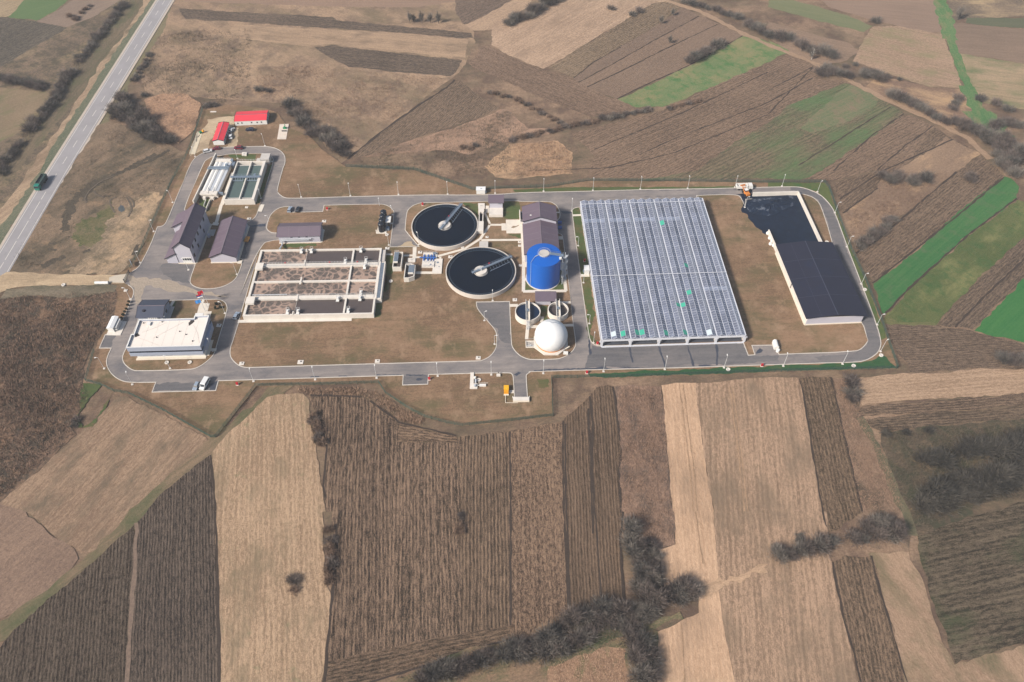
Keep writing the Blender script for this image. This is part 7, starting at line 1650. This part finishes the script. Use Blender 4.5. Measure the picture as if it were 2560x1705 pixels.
# ---- slabs and pumps by the gravel yard
o = MB().prism([(p.x, p.y) for p in pts('A 240,510 345,520 205,925 95,915')], -.1, .14).build('concrete_slab', mat('dusty_slab', (222, 208, 182), .9, .1, .3, dirt=((180, 164, 140), .2, -.1))); tag(o, kind='structure')
o = MB().prism([(p.x, p.y) for p in pts('A 1760,375 1930,368 1880,650 1715,650')], -.1, .14).build('concrete_slab', mat('rusty_slab', (228, 214, 200), .9, .08, .3, dirt=((200, 150, 116), .15, -.05))); tag(o, kind='structure')
p = at('A', 1858, 455); t = thing('pump_set', 'green pump standing on the far slab right of the red huts', 'pump', (p.x, p.y, .14), 0); MB().box(-.9, .9, -.5, .5, 0, .8).cyl((0, 0), .5, .8, 1.5, 14, .25).box(.1, .5, .2, .5, 1.5, 2.4).build('pump_body', M['green'], t); MB().box(-1.2, 1.6, -2.8, -2.4, 0, .5).build('pipe', M['trim'], t)
p = at('A', 335, 535); t = thing('cement_mixer', 'green and yellow cement mixer at the end of the long slab', 'mixer', (p.x, p.y, .05), 35); MB().box(-1.3, 0, -.5, .5, .2, 1.1).build('frame', M['green'], t); MB().cyl((.7, 0), .55, .5, 1.0, 14, .75).cyl((.7, 0), .75, 1.0, 1.7, 14, .35).build('drum', M['yellow'], t)
mb = MB()
for l in ('A 215,560 175,670 190,660', 'A 290,575 255,620', 'A 240,590 230,700'): mb.tube([Vector((v.x, v.y, .25)) for v in pts(l)], .1, 5)
tag(mb.build('scrap_pipe', M['trim']), 'thin dark scrap pipes lying on the long slab of the gravel yard', 'pipes')
o = MB().box(-1.6, 1.6, -.5, .5, 0, .35).build('white_slab', M['conc']); p = at('A', 540, 143); o.location = (p.x, p.y, -.25); tag(o, 'white concrete slab lying in the scrub behind the red huts', 'slab')

# ---- pipe gantry and settings near the tanks
p = at('D', 185, 1380); t = thing('retaining_wall', 'low white wall running from the settling tanks to the process building', 'wall', (0, 0, 0), 0)
P = pts('D 560,1300 450,1560 B 900,470 850,480', .0)
strip_mb(pts('D 555,1300 440,1568'), .35, -.05, 1.3).build('wall_panel', M['conc'], t); strip_mb(pts('D 440,1310 395,1440'), .2, -.05, .9).build('rail_wall', M['white'], t)
p = at('B', 905, 900); t = thing('vent_cowl', 'round white vent cowl on the right wall base of the process building', 'vent', (p.x, p.y, .1), 0)
MB().cyl((0, 0), .8, 0, 1.4, 16).cyl((0, 0), .9, 1.4, 1.7, 16, .4).build('cowl', M['wall'], t, True)
o = MB().box(-1.7, 1.7, -2.2, 2.2, 0, .25).build('cover_plate', M['conc2']); p = at('B', 945, 830); o.location = (p.x, p.y, .1); tag(o, 'flat grey cover plate between the process and garage buildings', 'plate')

# ---- fences
fm = mat('fence_green', (70, 98, 88), .6, .15, .8); fpost = mat('fence_post_green', (58, 84, 76), .6, .1, .8)
def fence(label, spec, h=1.8, step=2.6):
    P = pts(spec); t = thing('mesh_fence', label, 'fence', (P[0].x, P[0].y, 0), 0); o_ = Vector((P[0].x, P[0].y, 0)); Q = []
    for a, b_ in zip(P[:-1], P[1:]):
        n = max(1, int((b_ - a).length / step)); Q += [a + (b_ - a) * (i / n) - o_ for i in range(n)]
    Q.append(P[-1] - o_); w_ = MB(); ps = MB()
    for a, b_ in zip(Q[:-1], Q[1:]):
        for k in range(7): w_.beam((a.x, a.y, .08 + h * k / 6.4), (b_.x, b_.y, .08 + h * k / 6.4), .03, .045)
        for k in range(1, 9):
            c_ = a + (b_ - a) * (k / 9); w_.beam((c_.x, c_.y, .05), (c_.x, c_.y, h), .03, .035)
    w_.build('mesh_panel', fm, t)
    for q in Q[:100]: MB().box(q.x - .06, q.x + .06, q.y - .06, q.y + .06, -.25, h + .1).build('post', fpost, t)
fence('green mesh fence curving round the lawn below the front road', 'q12 0,415 600,405 1130,388 1190,482 1380,612 1550,702 1750,755 1900,782 2355,735 q22 378,692 362,340')
fence('green mesh fence along the front verge below the greenhouse', 'q22 362,340 900,335 1400,318 2355,285 q32 600,268 1180,255')
fence('green mesh fence in a V around the lawn below the front car park', 'q02 870,95 790,370 930,408 1050,465 1190,490 1500,640 1940,888 1985,888 2350,425')
fence('green mesh fence up the east side behind the storage hall', 'q32 1190,250 1110,20 q31 1055,1420 890,1000 760,720 640,400 560,165 520,112')
fence('green mesh fence along the north verge', 'q31 520,110 0,112 q21 1500,98 700,95 H 1600,68 850,88 0,120 q10 1450,1560 830,1535')
fence('green mesh fence down the west side above the gate', 'q00 1870,1000 1760,1330 1700,1470 q01 1580,110 1390,520 1290,750 1200,900')
# ---------------------------------------------------------------- haze
hz = MB().box(-900, 900, -200, 1100, -1.3, 262).build('haze', bpy.data.materials.new('haze_air'))
hm = hz.data.materials[0]; hm.use_nodes = True
for n in list(hm.node_tree.nodes):
    if n.type == 'BSDF_PRINCIPLED': hm.node_tree.nodes.remove(n)
pv = hm.node_tree.nodes.new('ShaderNodeVolumePrincipled'); pv.inputs['Density'].default_value = 0.00013; pv.inputs['Color'].default_value = (0.86, 0.89, 0.95, 1)
hm.node_tree.links.new(pv.outputs[0], [n for n in hm.node_tree.nodes if n.type == 'OUTPUT_MATERIAL'][0].inputs['Volume'])
tag(hz, kind='stuff')
